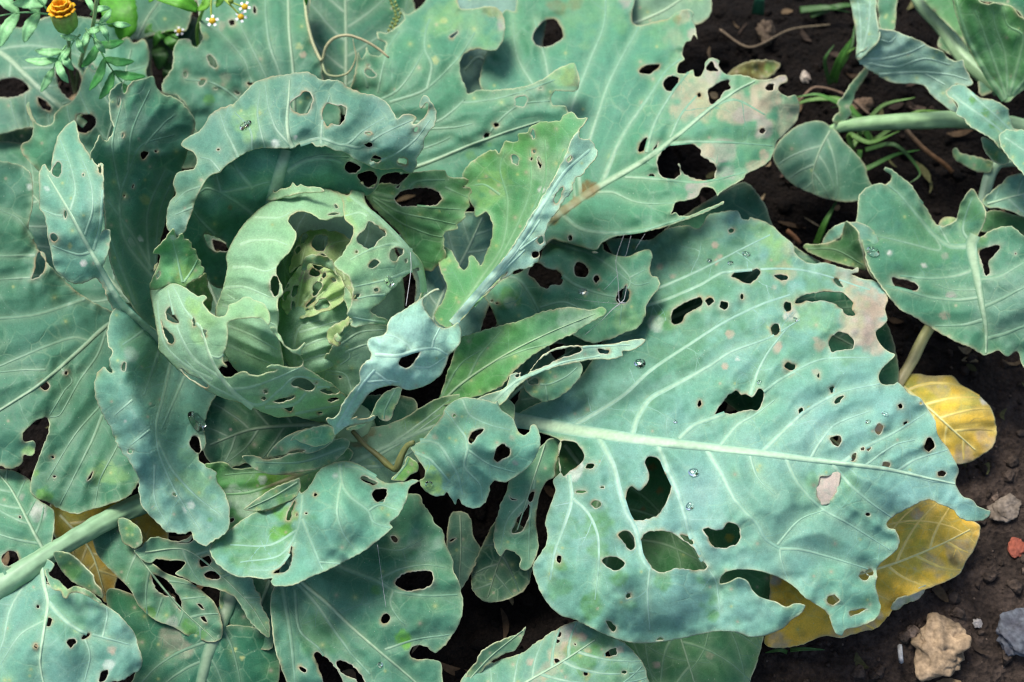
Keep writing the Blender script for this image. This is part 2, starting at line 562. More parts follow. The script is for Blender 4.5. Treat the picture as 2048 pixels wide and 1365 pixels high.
    for (vp, w0, w1, lev) in V:
        ok = inside(vp, loops) if lev else np.ones(len(vp), bool)
        run = []
        for i in range(len(vp) + 1):
            if i < len(vp) and ok[i]:
                run.append(i); continue
            if len(run) >= 3:
                q = vp[run]; t = np.array(run) / max(1, len(vp) - 1)
                w = (w0 + (w1 - w0) * t)
                d = np.gradient(q, axis=0); nn = np.stack([-d[:, 1], d[:, 0]], -1) / (np.linalg.norm(d, axis=1)[:, None] + 1e-9)
                k = 9 if lev == 0 else 5 if lev == 1 else 3
                prof = np.linspace(-1, 1, k)
                bump = (.06 + .007 * w) if lev == 0 else (.024 + .004 * w) if lev == 1 else .012
                vs_, cs_ = [], []
                for a in prof:
                    pp = q + nn * (a * w * (.66 if lev == 0 else 1.0 if lev == 1 else .9))[:, None]
                    zz = height(pp) - .03 + (bump + .03) * (1 - a * a) ** .8
                    vs_.append(unproj(pp[:, 0], pp[:, 1], zz))
                    cb = colour(pp, np.full(len(pp), 99.))
                    m_ = ((.68 if lev == 0 else .44 if lev == 1 else .12) * (1 - .96 * abs(a) ** (2.2 if lev == 0 else 1)) * (1 - (.15 if lev == 0 else .5) * t))[:, None]
                    cc = cb * (1 - m_) + PL * m_
                    for s in spots:
                        if s[3] == 'brown':
                            dd = np.hypot(pp[:, 0] - s[0], pp[:, 1] - s[1]); kk = (.7 * np.clip((s[2] * 1.3 - dd) / (s[2] * .6), 0, 1))[:, None]
                            cc = cc * (1 - kk) + np.array(SPOT['brown']) * kk
                    cs_.append(cc)
                n = len(q); o = sum(len(x) for x in RV) if lev else 0
                vsn = np.stack(vs_, 1).reshape(-1, 3); csn = np.stack(cs_, 1).reshape(-1, 3)
                fs = []
                for i2 in range(n - 1):
                    for j in range(k - 1):
                        a0 = i2 * k + j
                        fs.append((a0, a0 + 1, a0 + k + 1, a0 + k))
                fs = np.array(fs)
                if lev == 0:
                    mids = (vsn, fs, csn)
                else:
                    RV.append(vsn); RF.append(fs + o); RC.append(csn)
            run = []
    rib = (np.concatenate(RV), np.concatenate(RF), np.concatenate(RC)) if RV else None
    return dict(V=W, F=F, C=C, uv=uv, mid=mids, rib=rib, height=height, loops=loops)


LEAVES = {}


def leaf(key, plant, patches, name='leaf', mat=None, label=None, thick=.0007):
    mat = mat or M_LEAF
    ps = [patch(**p) for p in (patches if isinstance(patches, list) else [patches])]
    V = np.concatenate([p['V'] for p in ps]); C = np.concatenate([p['C'] for p in ps]); U = np.concatenate([p['uv'] for p in ps])
    F = []; o = 0
    for p in ps:
        F.append(p['F'] + o); o += len(p['V'])
    ob = mesh_obj(name, V, np.concatenate(F), mat, None, C, U)
    md = ob.modifiers.new('thickness', 'SOLIDIFY'); md.thickness = thick; md.offset = -1; md.use_rim = True
    if plant is not None:
        reparent(ob, plant)
    if label: ob['label'] = label
    for p in ps:
        if p['mid']:
            mesh_obj('midrib', p['mid'][0], p['mid'][1], M_VEIN, ob, p['mid'][2])
        if p['rib']:
            tag(mesh_obj('veins', p['rib'][0], p['rib'][1], M_VEIN, ob, p['rib'][2]), kind='stuff')
    LEAVES[key] = ps[0]
    return ob


def leaf_z(key, x, y):
    return float(LEAVES[key]['height'](np.array([[x, y]], float))[0])


def tube(name, pts, mat, parent, c0, c1=None, sides=10, flat=1.0, rough=.06):
    """pts: (x_px, y_px, z_cm, radius_px)"""
    Q = catmull(np.asarray(pts, float), False, 8)
    ctr = unproj(Q[:, 0], Q[:, 1], Q[:, 2]); rad = Q[:, 3] * PXC * CM
    T = np.gradient(ctr, axis=0); T /= np.linalg.norm(T, axis=1)[:, None] + 1e-12
    up = np.array((0, 0, 1.)); V = []; C = []
    c0 = np.array(c0); c1 = np.array(c1 if c1 is not None else c0)
    n = len(Q)
    for i in range(n):
        s = np.cross(T[i], up); l = np.linalg.norm(s)
        s = s / l if l > .05 else np.array((1., 0, 0)); u = np.cross(s, T[i])
        for k in range(sides):
            a = 2 * math.pi * k / sides
            r = rad[i] * (1 + rough * noise2(np.array([i * .35]), np.array([k * .8]), 3)[0] + (.045 * math.cos(a * 7) if sides > 14 else 0))
            V.append(ctr[i] + r * (math.cos(a) * s + math.sin(a) * u * flat))
            t = i / (n - 1)
            C.append((c0 * (1 - t) + c1 * t) * (1 + .16 * noise2(np.array([i * .05]), np.array([k * 1.7]), 8)[0] + .10 * noise2(np.array([i * .3]), np.array([k * .5]), 9)[0]))
    F = []
    for i in range(n - 1):
        for k in range(sides):
            F.append((i * sides + k, i * sides + (k + 1) % sides, (i + 1) * sides + (k + 1) % sides, (i + 1) * sides + k))
    F.append(tuple(range(sides))[::-1]); F.append(tuple((n - 1) * sides + k for k in range(sides)))
    ob = mesh_obj(name, np.array(V), F, mat, None, np.array(C))
    if parent is not None:
        if parent.type == 'EMPTY': reparent(ob, parent)
        else: ob.parent = parent
    return ob


def blade(name, pts, w, mat, parent, c0, c1=None, fold=.25, shape='lens', serr=0, wavy=.0):
    """thin leaflet / grass blade: pts (x,y,z_cm) centre line, w half-width px"""
    Q = catmull(np.asarray(pts, float), False, 4)
    n = len(Q); t = np.linspace(0, 1, n)
    if shape == 'lens': ww = w * np.sin(np.pi * np.clip(.06 + .94 * t, 0, 1)) ** .7
    elif shape == 'broad': ww = w * np.sin(np.pi * np.clip(t, 0.02, .995) ** .75) ** .6
    else: ww = w * (1 - t ** 2.2) + .3
    if serr: ww = ww * (1 + serr * ((np.arange(n) % 4) / 3. - .5))
    d = np.gradient(Q[:, :2], axis=0); nn = np.stack([-d[:, 1], d[:, 0]], -1) / (np.linalg.norm(d, axis=1)[:, None] + 1e-9)
    V = []; C = []
    c0 = np.array(c0); c1 = np.array(c1 if c1 is not None else c0)
    for a in (-1, -.5, 0, .5, 1):
        p = Q[:, :2] + nn * (a * ww)[:, None]
        z = Q[:, 2] + fold * abs(a) * ww * PXC + wavy * np.sin(t * 14 + a * 2)
        V.append(unproj(p[:, 0], p[:, 1], z))
        cc = c0 * (1 - t)[:, None] + c1 * t[:, None]
        C.append(cc * (1.3 if a == 0 else 1))
    V = np.stack(V, 1).reshape(-1, 3); C = np.stack(C, 1).reshape(-1, 3)
    F = [(i * 5 + j, i * 5 + j + 1, i * 5 + 6 + j, i * 5 + 5 + j) for i in range(n - 1) for j in range(4)]
    ob = mesh_obj(name, V, np.array(F), mat, None, C)
    md = ob.modifiers.new('thickness', 'SOLIDIFY'); md.thickness = .0004; md.offset = -1
    if parent is not None:
        if parent.type == 'EMPTY': reparent(ob, parent)
        else: ob.parent = parent
    return ob
# ------------------------------------------------------------------ the eaten cabbage in the middle
stem_base = unproj(712, 905, 0)
cab = empty('cabbage', stem_base)
tag(cab, 'large insect-eaten cabbage with a torn pale green head amid holed blue-green leaves', 'cabbage')
tube('stem', [(715, 910, -1, 48), (712, 890, 3, 46), (706, 860, 7, 50), (700, 840, 9, 40)], M_STALK, cab, (.22, .30, .14), (.28, .4, .2))

# ---- underneath: old low leaves seen through gaps and holes
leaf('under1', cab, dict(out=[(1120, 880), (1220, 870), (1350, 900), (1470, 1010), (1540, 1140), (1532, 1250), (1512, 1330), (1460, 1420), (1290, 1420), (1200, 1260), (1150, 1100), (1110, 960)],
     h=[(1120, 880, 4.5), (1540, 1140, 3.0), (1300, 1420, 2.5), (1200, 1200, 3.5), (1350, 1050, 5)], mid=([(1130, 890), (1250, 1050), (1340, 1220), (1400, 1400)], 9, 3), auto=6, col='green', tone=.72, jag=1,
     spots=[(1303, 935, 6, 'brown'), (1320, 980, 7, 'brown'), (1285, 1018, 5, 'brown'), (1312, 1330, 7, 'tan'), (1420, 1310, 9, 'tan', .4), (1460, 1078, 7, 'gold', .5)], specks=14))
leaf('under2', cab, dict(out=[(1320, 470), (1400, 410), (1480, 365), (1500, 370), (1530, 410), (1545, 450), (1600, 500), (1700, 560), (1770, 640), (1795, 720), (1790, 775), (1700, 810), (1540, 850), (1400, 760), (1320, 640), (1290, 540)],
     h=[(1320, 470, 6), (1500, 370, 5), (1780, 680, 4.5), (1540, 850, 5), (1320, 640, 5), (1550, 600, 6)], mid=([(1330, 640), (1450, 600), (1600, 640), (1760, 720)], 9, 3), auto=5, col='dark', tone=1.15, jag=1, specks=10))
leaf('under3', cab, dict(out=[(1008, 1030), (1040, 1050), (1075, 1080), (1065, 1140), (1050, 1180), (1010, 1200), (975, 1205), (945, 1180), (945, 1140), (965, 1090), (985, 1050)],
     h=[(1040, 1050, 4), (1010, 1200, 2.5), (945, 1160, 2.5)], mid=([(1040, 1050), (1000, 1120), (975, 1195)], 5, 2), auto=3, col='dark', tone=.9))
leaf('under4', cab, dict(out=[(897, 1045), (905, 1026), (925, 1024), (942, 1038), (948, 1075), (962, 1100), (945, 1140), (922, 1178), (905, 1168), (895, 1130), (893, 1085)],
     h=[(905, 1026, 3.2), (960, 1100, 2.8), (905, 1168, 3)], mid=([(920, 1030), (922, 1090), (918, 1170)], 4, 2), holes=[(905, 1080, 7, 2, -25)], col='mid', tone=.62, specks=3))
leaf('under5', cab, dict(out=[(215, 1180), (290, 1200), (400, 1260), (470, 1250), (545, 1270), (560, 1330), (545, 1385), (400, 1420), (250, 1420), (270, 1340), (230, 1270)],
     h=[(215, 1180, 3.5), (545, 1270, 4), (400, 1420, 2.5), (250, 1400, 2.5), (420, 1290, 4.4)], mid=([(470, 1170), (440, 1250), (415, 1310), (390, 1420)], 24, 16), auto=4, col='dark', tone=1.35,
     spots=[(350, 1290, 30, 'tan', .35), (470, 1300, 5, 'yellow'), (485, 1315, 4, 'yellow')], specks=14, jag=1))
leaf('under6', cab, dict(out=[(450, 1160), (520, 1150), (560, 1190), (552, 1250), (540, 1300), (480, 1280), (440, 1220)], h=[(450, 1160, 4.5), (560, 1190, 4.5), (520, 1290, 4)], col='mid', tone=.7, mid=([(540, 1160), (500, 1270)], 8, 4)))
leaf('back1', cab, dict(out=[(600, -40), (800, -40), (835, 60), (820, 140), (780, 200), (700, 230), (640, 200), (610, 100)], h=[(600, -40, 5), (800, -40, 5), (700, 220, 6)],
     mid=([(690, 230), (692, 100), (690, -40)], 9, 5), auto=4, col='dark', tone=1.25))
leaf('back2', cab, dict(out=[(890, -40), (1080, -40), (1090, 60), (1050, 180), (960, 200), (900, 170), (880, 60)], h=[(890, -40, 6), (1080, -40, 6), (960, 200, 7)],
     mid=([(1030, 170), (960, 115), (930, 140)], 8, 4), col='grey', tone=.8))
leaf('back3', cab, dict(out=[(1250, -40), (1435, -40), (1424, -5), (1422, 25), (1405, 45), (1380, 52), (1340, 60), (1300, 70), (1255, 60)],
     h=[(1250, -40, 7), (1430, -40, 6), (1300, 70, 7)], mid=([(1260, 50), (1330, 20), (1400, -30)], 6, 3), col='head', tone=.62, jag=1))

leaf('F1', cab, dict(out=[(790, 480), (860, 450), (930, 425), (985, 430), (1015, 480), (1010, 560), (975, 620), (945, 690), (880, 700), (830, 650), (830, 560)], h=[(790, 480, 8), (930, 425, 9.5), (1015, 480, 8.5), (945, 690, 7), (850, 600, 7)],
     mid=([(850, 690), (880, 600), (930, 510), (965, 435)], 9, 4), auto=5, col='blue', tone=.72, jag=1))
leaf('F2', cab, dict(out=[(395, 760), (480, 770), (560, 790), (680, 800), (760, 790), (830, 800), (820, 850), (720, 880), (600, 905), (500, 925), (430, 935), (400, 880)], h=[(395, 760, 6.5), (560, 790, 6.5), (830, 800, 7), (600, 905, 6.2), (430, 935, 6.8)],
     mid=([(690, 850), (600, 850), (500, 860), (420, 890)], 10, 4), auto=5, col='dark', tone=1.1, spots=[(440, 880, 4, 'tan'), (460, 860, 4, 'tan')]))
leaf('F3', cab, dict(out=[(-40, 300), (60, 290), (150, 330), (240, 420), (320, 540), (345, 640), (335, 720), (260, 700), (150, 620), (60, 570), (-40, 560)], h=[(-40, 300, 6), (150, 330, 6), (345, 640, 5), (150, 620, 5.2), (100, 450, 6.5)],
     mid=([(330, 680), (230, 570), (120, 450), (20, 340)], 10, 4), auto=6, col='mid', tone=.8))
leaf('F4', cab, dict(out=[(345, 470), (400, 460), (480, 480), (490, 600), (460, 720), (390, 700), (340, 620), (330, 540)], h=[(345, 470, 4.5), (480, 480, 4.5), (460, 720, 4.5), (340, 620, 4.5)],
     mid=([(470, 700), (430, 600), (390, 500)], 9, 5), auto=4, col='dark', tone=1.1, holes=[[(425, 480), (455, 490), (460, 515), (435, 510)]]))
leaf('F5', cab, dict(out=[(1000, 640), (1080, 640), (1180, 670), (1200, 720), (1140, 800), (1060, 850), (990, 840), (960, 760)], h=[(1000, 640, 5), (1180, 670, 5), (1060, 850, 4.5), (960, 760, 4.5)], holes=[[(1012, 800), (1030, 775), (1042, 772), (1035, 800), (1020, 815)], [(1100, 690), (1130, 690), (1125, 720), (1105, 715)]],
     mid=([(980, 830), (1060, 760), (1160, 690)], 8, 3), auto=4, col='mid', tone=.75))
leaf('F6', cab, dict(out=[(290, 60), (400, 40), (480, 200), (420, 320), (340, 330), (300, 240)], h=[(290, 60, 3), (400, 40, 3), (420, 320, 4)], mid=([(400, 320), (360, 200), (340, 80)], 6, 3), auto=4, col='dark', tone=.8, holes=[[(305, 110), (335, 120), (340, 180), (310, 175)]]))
# ---- left side
leaf('L4', cab, dict(out=[(-40, 60), (40, 55), (110, 30), (200, 40), (260, 60), (260, 130), (200, 200), (120, 260), (60, 255), (-40, 262)],
     holes=[[(-5, 165), (25, 155), (42, 160), (57, 178), (40, 190), (15, 195), (-5, 192)], [(115, 135), (135, 128), (155, 140), (163, 160), (155, 185), (143, 200), (125, 185), (115, 165)], [(75, 195), (95, 205), (102, 220), (85, 218)]],
     h=[(-40, 60, 6), (260, 60, 6), (120, 260, 7.5), (-40, 262, 7), (60, 150, 8.5)], mid=([(-30, 85), (20, 120), (65, 165), (110, 205), (170, 250)], 10, 12), auto=4, col='mid', tone=.78, specks=4))
leaf('L4b', cab, dict(out=[(-40, 265), (60, 256), (100, 265), (100, 330), (70, 350), (-40, 330)], h=[(-40, 265, 4), (60, 256, 5), (70, 350, 5)], col='dark'))
leaf('L4c', cab, dict(out=[(250, -40), (400, -40), (385, 20), (378, 50), (370, 62), (330, 65), (285, 78), (262, 78), (248, 60), (262, 20)], h=[(250, -40, 4), (400, -40, 4), (285, 78, 5.5)],
     mid=([(275, 75), (295, 35), (320, 0)], 4, 2), col='mid', tone=.6))
leaf('L5', cab, dict(out=[(158, 180), (168, 145), (178, 128), (190, 110), (214, 98), (217, 87), (232, 86), (245, 80), (252, 74), (260, 78), (268, 86), (288, 79), (297, 95), (300, 118), (293, 145), (305, 200), (265, 300), (200, 380), (120, 385), (80, 345), (47, 312), (42, 290), (62, 276), (66, 250), (60, 235), (52, 215), (58, 204), (64, 226), (72, 245), (85, 252), (105, 246), (109, 228), (122, 213), (142, 204)],
     holes=[[(181, 133), (186, 128), (192, 138), (199, 136), (192, 142), (183, 140)], [(155, 230), (185, 232), (193, 245), (185, 258), (170, 266), (155, 262)]],
     h=[(158, 180, 10), (255, 76, 8.5), (300, 118, 8), (265, 300, 9), (200, 380, 8), (45, 300, 10.5), (60, 210, 11), (105, 246, 11.5), (230, 180, 10.5)],
     mid=([(200, 370), (215, 280), (240, 190), (262, 100)], 6, 2), auto=4, col='mid', tone=1.0, jag=1.6))
leaf('L3', cab, dict(out=[(-40, 325), (0, 322), (40, 330), (60, 345), (67, 380), (62, 430), (58, 455), (68, 482), (90, 520), (150, 580), (215, 620), (260, 640), (305, 690), (302, 770), (292, 860), (285, 930), (280, 960), (262, 988), (235, 1003), (190, 1018), (150, 1028), (112, 1015), (100, 1006), (75, 998), (61, 984), (61, 962), (73, 925), (84, 898), (98, 862), (99, 843), (92, 834), (72, 843), (47, 868), (50, 884), (67, 881), (72, 893), (65, 911), (48, 911), (45, 926), (22, 938), (0, 932), (-40, 930)],
     holes=[[(72, 517), (79, 503), (90, 510), (91, 530), (85, 546), (72, 557), (63, 558), (70, 535)], (89, 772, 9, 9), (132, 746, 4, 4), (105, 915, 4, 3), (109, 954, 3, 2), [(174, 962), (178, 952), (187, 943), (182, 957)]],
     h=[(305, 690, 6), (215, 620, 6.5), (60, 345, 11), (-40, 330, 12), (0, 600, 10.5), (90, 520, 9.5), (100, 750, 10), (-40, 930, 9), (70, 900, 9), (150, 1028, 7.5), (285, 960, 8), (220, 860, 8), (280, 800, 6.5)],
     mid=([(300, 600), (213, 652), (160, 700), (85, 765), (40, 795), (-40, 845)], 9, 5),
     veins=[([(195, 590), (150, 605), (70, 630), (-40, 640)], 6, 4), ([(178, 682), (150, 675), (100, 690), (40, 715), (-40, 750)], 5, 3), ([(215, 655), (195, 710), (160, 760), (120, 830), (100, 835)], 4, 2), ([(120, 735), (145, 760), (130, 780), (100, 830)], 3, 2),
            ([(205, 830), (185, 880), (150, 950), (120, 1010)], 5, 2), ([(250, 740), (210, 800), (150, 870), (95, 960)], 4, 2), ([(70, 510), (30, 512), (-40, 512)], 5, 3), ([(60, 555), (20, 558), (-40, 562)], 4, 2), ([(80, 500), (40, 440), (0, 420)], 4, 2), ([(90, 740), (50, 740), (0, 745)], 4, 2), ([(265, 800), (240, 880), (200, 960), (190, 1010)], 4, 2)],
     col='mid', spots=[(88, 993, 14, 'scuff'), (72, 948, 5, 'scuff'), (222, 950, 30, 'lime', 0.35), (60, 905, 16, 'lime', 0.60), (60, 372, 8, 'pale', .6), (130, 745, 6, 'pale')], jag=1.5, tone=0.79, ruffle=.4))
leaf('L1', cab, [dict(out=[(180, 312), (190, 290), (200, 270), (206, 280), (213, 282), (221, 272), (229, 258), (222, 240), (219, 190), (226, 178), (242, 165), (243, 183), (250, 188), (262, 165), (285, 157), (308, 152), (315, 178), (335, 193), (345, 192), (360, 203), (380, 222), (392, 248), (384, 275), (374, 310), (362, 345), (345, 400), (330, 450), (318, 500), (312, 560), (320, 640), (335, 690), (300, 660), (250, 590), (225, 540), (212, 480), (208, 400), (205, 350), (190, 335)],
     holes=[(238, 203, 2.5, 9, 8), [(281, 308), (290, 302), (299, 305), (290, 318), (285, 320)], (312, 303, 4, 3), (246, 272, 2, 5, 15), (266, 373, 2, 4, 20), (249, 392, 2, 3)],
     h=[(205, 350, 16.5), (222, 200, 18), (250, 170, 18), (235, 300, 18.2), (308, 152, 15.5), (392, 248, 12), (345, 400, 8.5), (318, 500, 7.5), (335, 690, 8), (250, 590, 14), (215, 480, 16), (270, 420, 12.5), (300, 300, 14)],
     veins=[([(310, 560), (250, 480), (240, 400), (262, 330), (285, 290), (350, 270)], 6, 2), ([(305, 540), (265, 470), (215, 400)], 7, 4), ([(300, 540), (295, 430), (330, 340)], 5, 2), ([(310, 545), (318, 430), (345, 360)], 4, 2), ([(290, 290), (330, 245), (350, 230)], 4, 2), ([(240, 380), (225, 290), (245, 200)], 4, 2), ([(255, 340), (265, 260), (300, 180)], 4, 2), ([(270, 610), (240, 530), (222, 480)], 6, 3)],
     spots=[(235, 240, 60, 'pale', .12), (280, 478, 6, 'pale', .8), (278, 280, 6, 'tan', .5), (248, 392, 8, 'yellow', .6), (260, 485, 10, 'pale', .3), (290, 400, 8, 'yellow', .4)], col='mid', tone=.95, jag=1.8, specks=12),
     dict(out=[(78, 348), (84, 332), (90, 328), (100, 343), (103, 325), (107, 300), (116, 272), (134, 250), (150, 240), (155, 262), (162, 284), (176, 306), (186, 322), (198, 335), (201, 326), (206, 330), (207, 370), (206, 420), (204, 450), (197, 470), (208, 460), (219, 461), (220, 480), (215, 510), (206, 535), (212, 560), (235, 600), (268, 632), (312, 662), (335, 695), (310, 692), (262, 665), (236, 640), (222, 612), (206, 575), (192, 556), (180, 560), (165, 567), (146, 568), (127, 555), (110, 537), (102, 507), (94, 465), (88, 430), (79, 418), (77, 390)],
     holes=[[(104, 347), (107, 331), (116, 323), (123, 332), (122, 346), (115, 354)], [(100, 471), (108, 466), (116, 476), (109, 485), (102, 481)], (131, 430, 2.5, 8), (166, 350, 2, 3), (199, 336, 3, 10, -8)],
     h=[(150, 240, 15), (80, 340, 16), (205, 340, 20), (150, 430, 20), (88, 440, 17.5), (110, 537, 16.5), (150, 568, 15.5), (206, 535, 17.5), (220, 470, 18), (262, 640, 13), (335, 695, 9)],
     mid=([(330, 690), (290, 655), (240, 605), (205, 545), (180, 500), (150, 445), (125, 400), (95, 350)], 15, 3),
     veins=[([(186, 503), (160, 510), (130, 502), (105, 492)], 5, 2), ([(130, 433), (110, 430), (85, 420)], 5, 2), ([(140, 420), (150, 380), (140, 330), (120, 280)], 4, 2), ([(187, 500), (200, 455), (205, 380)], 5, 3), ([(170, 470), (185, 420), (180, 360), (160, 310)], 4, 2)],
     col='blue', jag=1.4, spots=[(93, 378, 5, 'pale', .7), (167, 528, 5, 'white', .8), (140, 492, 5, 'yellow', .5)], rimw=1.1)],
     label='tall left leaf folded over its pale midrib')
leaf('L2', cab, dict(out=[(222, 628), (215, 660), (215, 690), (225, 704), (219, 718), (221, 738), (226, 746), (215, 742), (211, 733), (204, 736), (193, 748), (188, 772), (192, 800), (203, 825), (218, 852), (232, 882), (243, 903), (255, 918), (268, 938), (276, 955), (279, 990), (286, 1015), (308, 1038), (330, 1062), (345, 1065), (365, 1070), (384, 1063), (388, 1078), (412, 1092), (428, 1082), (455, 1062), (459, 1030), (457, 1010), (447, 985), (434, 962), (432, 945), (415, 935), (402, 925), (398, 912), (412, 890), (408, 850), (425, 800), (440, 780), (420, 720), (350, 640), (310, 612), (270, 605), (238, 612)],
     holes=[[(379, 888), (385, 872), (398, 875), (402, 895), (400, 905), (390, 903)], [(243, 735), (248, 724), (252, 726), (250, 742), (245, 742)], (349, 989, 5, 3, 30), (260, 903, 5, 4, -30)],
     h=[(300, 620, 9.5), (225, 640, 15.5), (222, 700, 16.5), (193, 748, 15.5), (262, 720, 17), (270, 790, 17.2), (190, 790, 15), (230, 880, 14), (300, 850, 16), (312, 900, 15), (310, 760, 11), (330, 690, 8), (360, 780, 8.5), (420, 740, 7.5), (410, 880, 8.5), (365, 870, 10), (340, 950, 12.5), (285, 1000, 12), (380, 1075, 11), (459, 1030, 10), (430, 945, 9.5)],
     veins=[([(310, 640), (275, 670), (245, 690)], 5, 3), ([(330, 670), (305, 740), (288, 790)], 6, 3), ([(345, 710), (325, 800), (313, 850), (320, 910), (350, 980), (400, 1060)], 6, 2), ([(375, 740), (340, 820), (322, 860)], 5, 3), ([(315, 880), (345, 940), (390, 990), (440, 1030)], 5, 2), ([(265, 800), (230, 830)], 4, 2), ([(300, 860), (262, 890)], 4, 2), ([(310, 930), (310, 1000), (340, 1060)], 4, 2)],
     col='blue', tone=0.95, spots=[(250, 845, 4, 'white'), (252, 862, 4, 'white'), (240, 857, 3, 'white'), (383, 1010, 10, 'pale', .8), (370, 1018, 7, 'pale', .7), (420, 1040, 8, 'scuff', .6), (390, 960, 40, 'lime', 0.25), (300, 690, 50, 'scuff', .18), (262, 715, 14, 'pale', .3)], jag=1.8, specks=16),
     label='long left leaf with a rolled margin hanging beside the head')

# ---- top side
leaf('T1', cab, dict(out=[(395, -40), (398, 20), (402, 58), (405, 80), (392, 95), (386, 92), (380, 80), (368, 77), (357, 80), (347, 108), (346, 135), (335, 150), (323, 168), (327, 185), (345, 191), (358, 195), (372, 208), (384, 240), (398, 270), (450, 300), (540, 320), (610, 330), (680, 250), (668, 190), (650, 165), (640, 122), (626, 90), (617, 40), (611, -40)],
     holes=[[(414, 113), (421, 110), (431, 122), (435, 133), (430, 138), (420, 130)], [(397, 168), (402, 160), (411, 160), (408, 170), (400, 172)], (371, 149, 4, 6), (431, 178, 4, 2), (499, 168, 6, 4), (473, 186, 6, 3, 25), (464, 45, 6, 6), (510, 20, 3, 8, -10)],
     h=[(400, -40, 9), (611, -40, 9), (323, 168, 10.5), (360, 80, 10), (398, 270, 8), (560, 320, 7), (668, 190, 8.5), (640, 120, 11), (500, 120, 11.2), (430, 180, 9.3)],
     mid=([(590, 330), (588, 200), (586, 140), (578, 60), (576, -40)], 8, 5), veins=[([(585, 250), (560, 150), (540, 90), (532, 30), (530, -40)], 6, 3), ([(570, 240), (530, 150), (500, 90), (478, 45), (460, 0)], 5, 2), ([(560, 250), (503, 165), (488, 120), (440, 65), (410, 50)], 5, 2), ([(530, 260), (470, 195), (420, 165), (370, 160)], 5, 2), ([(600, 250), (640, 170)], 4, 3)],
     col='mid', spots=[(443, 52, 9, 'tan', .35), (410, 75, 8, 'yellow', .5), (598, 93, 6, 'yellow', .6), (608, 110, 5, 'tan', .7), (450, 160, 10, 'tan', .3), (418, 200, 10, 'scuff', .6)], specks=14, jag=1.8, tone=0.86))
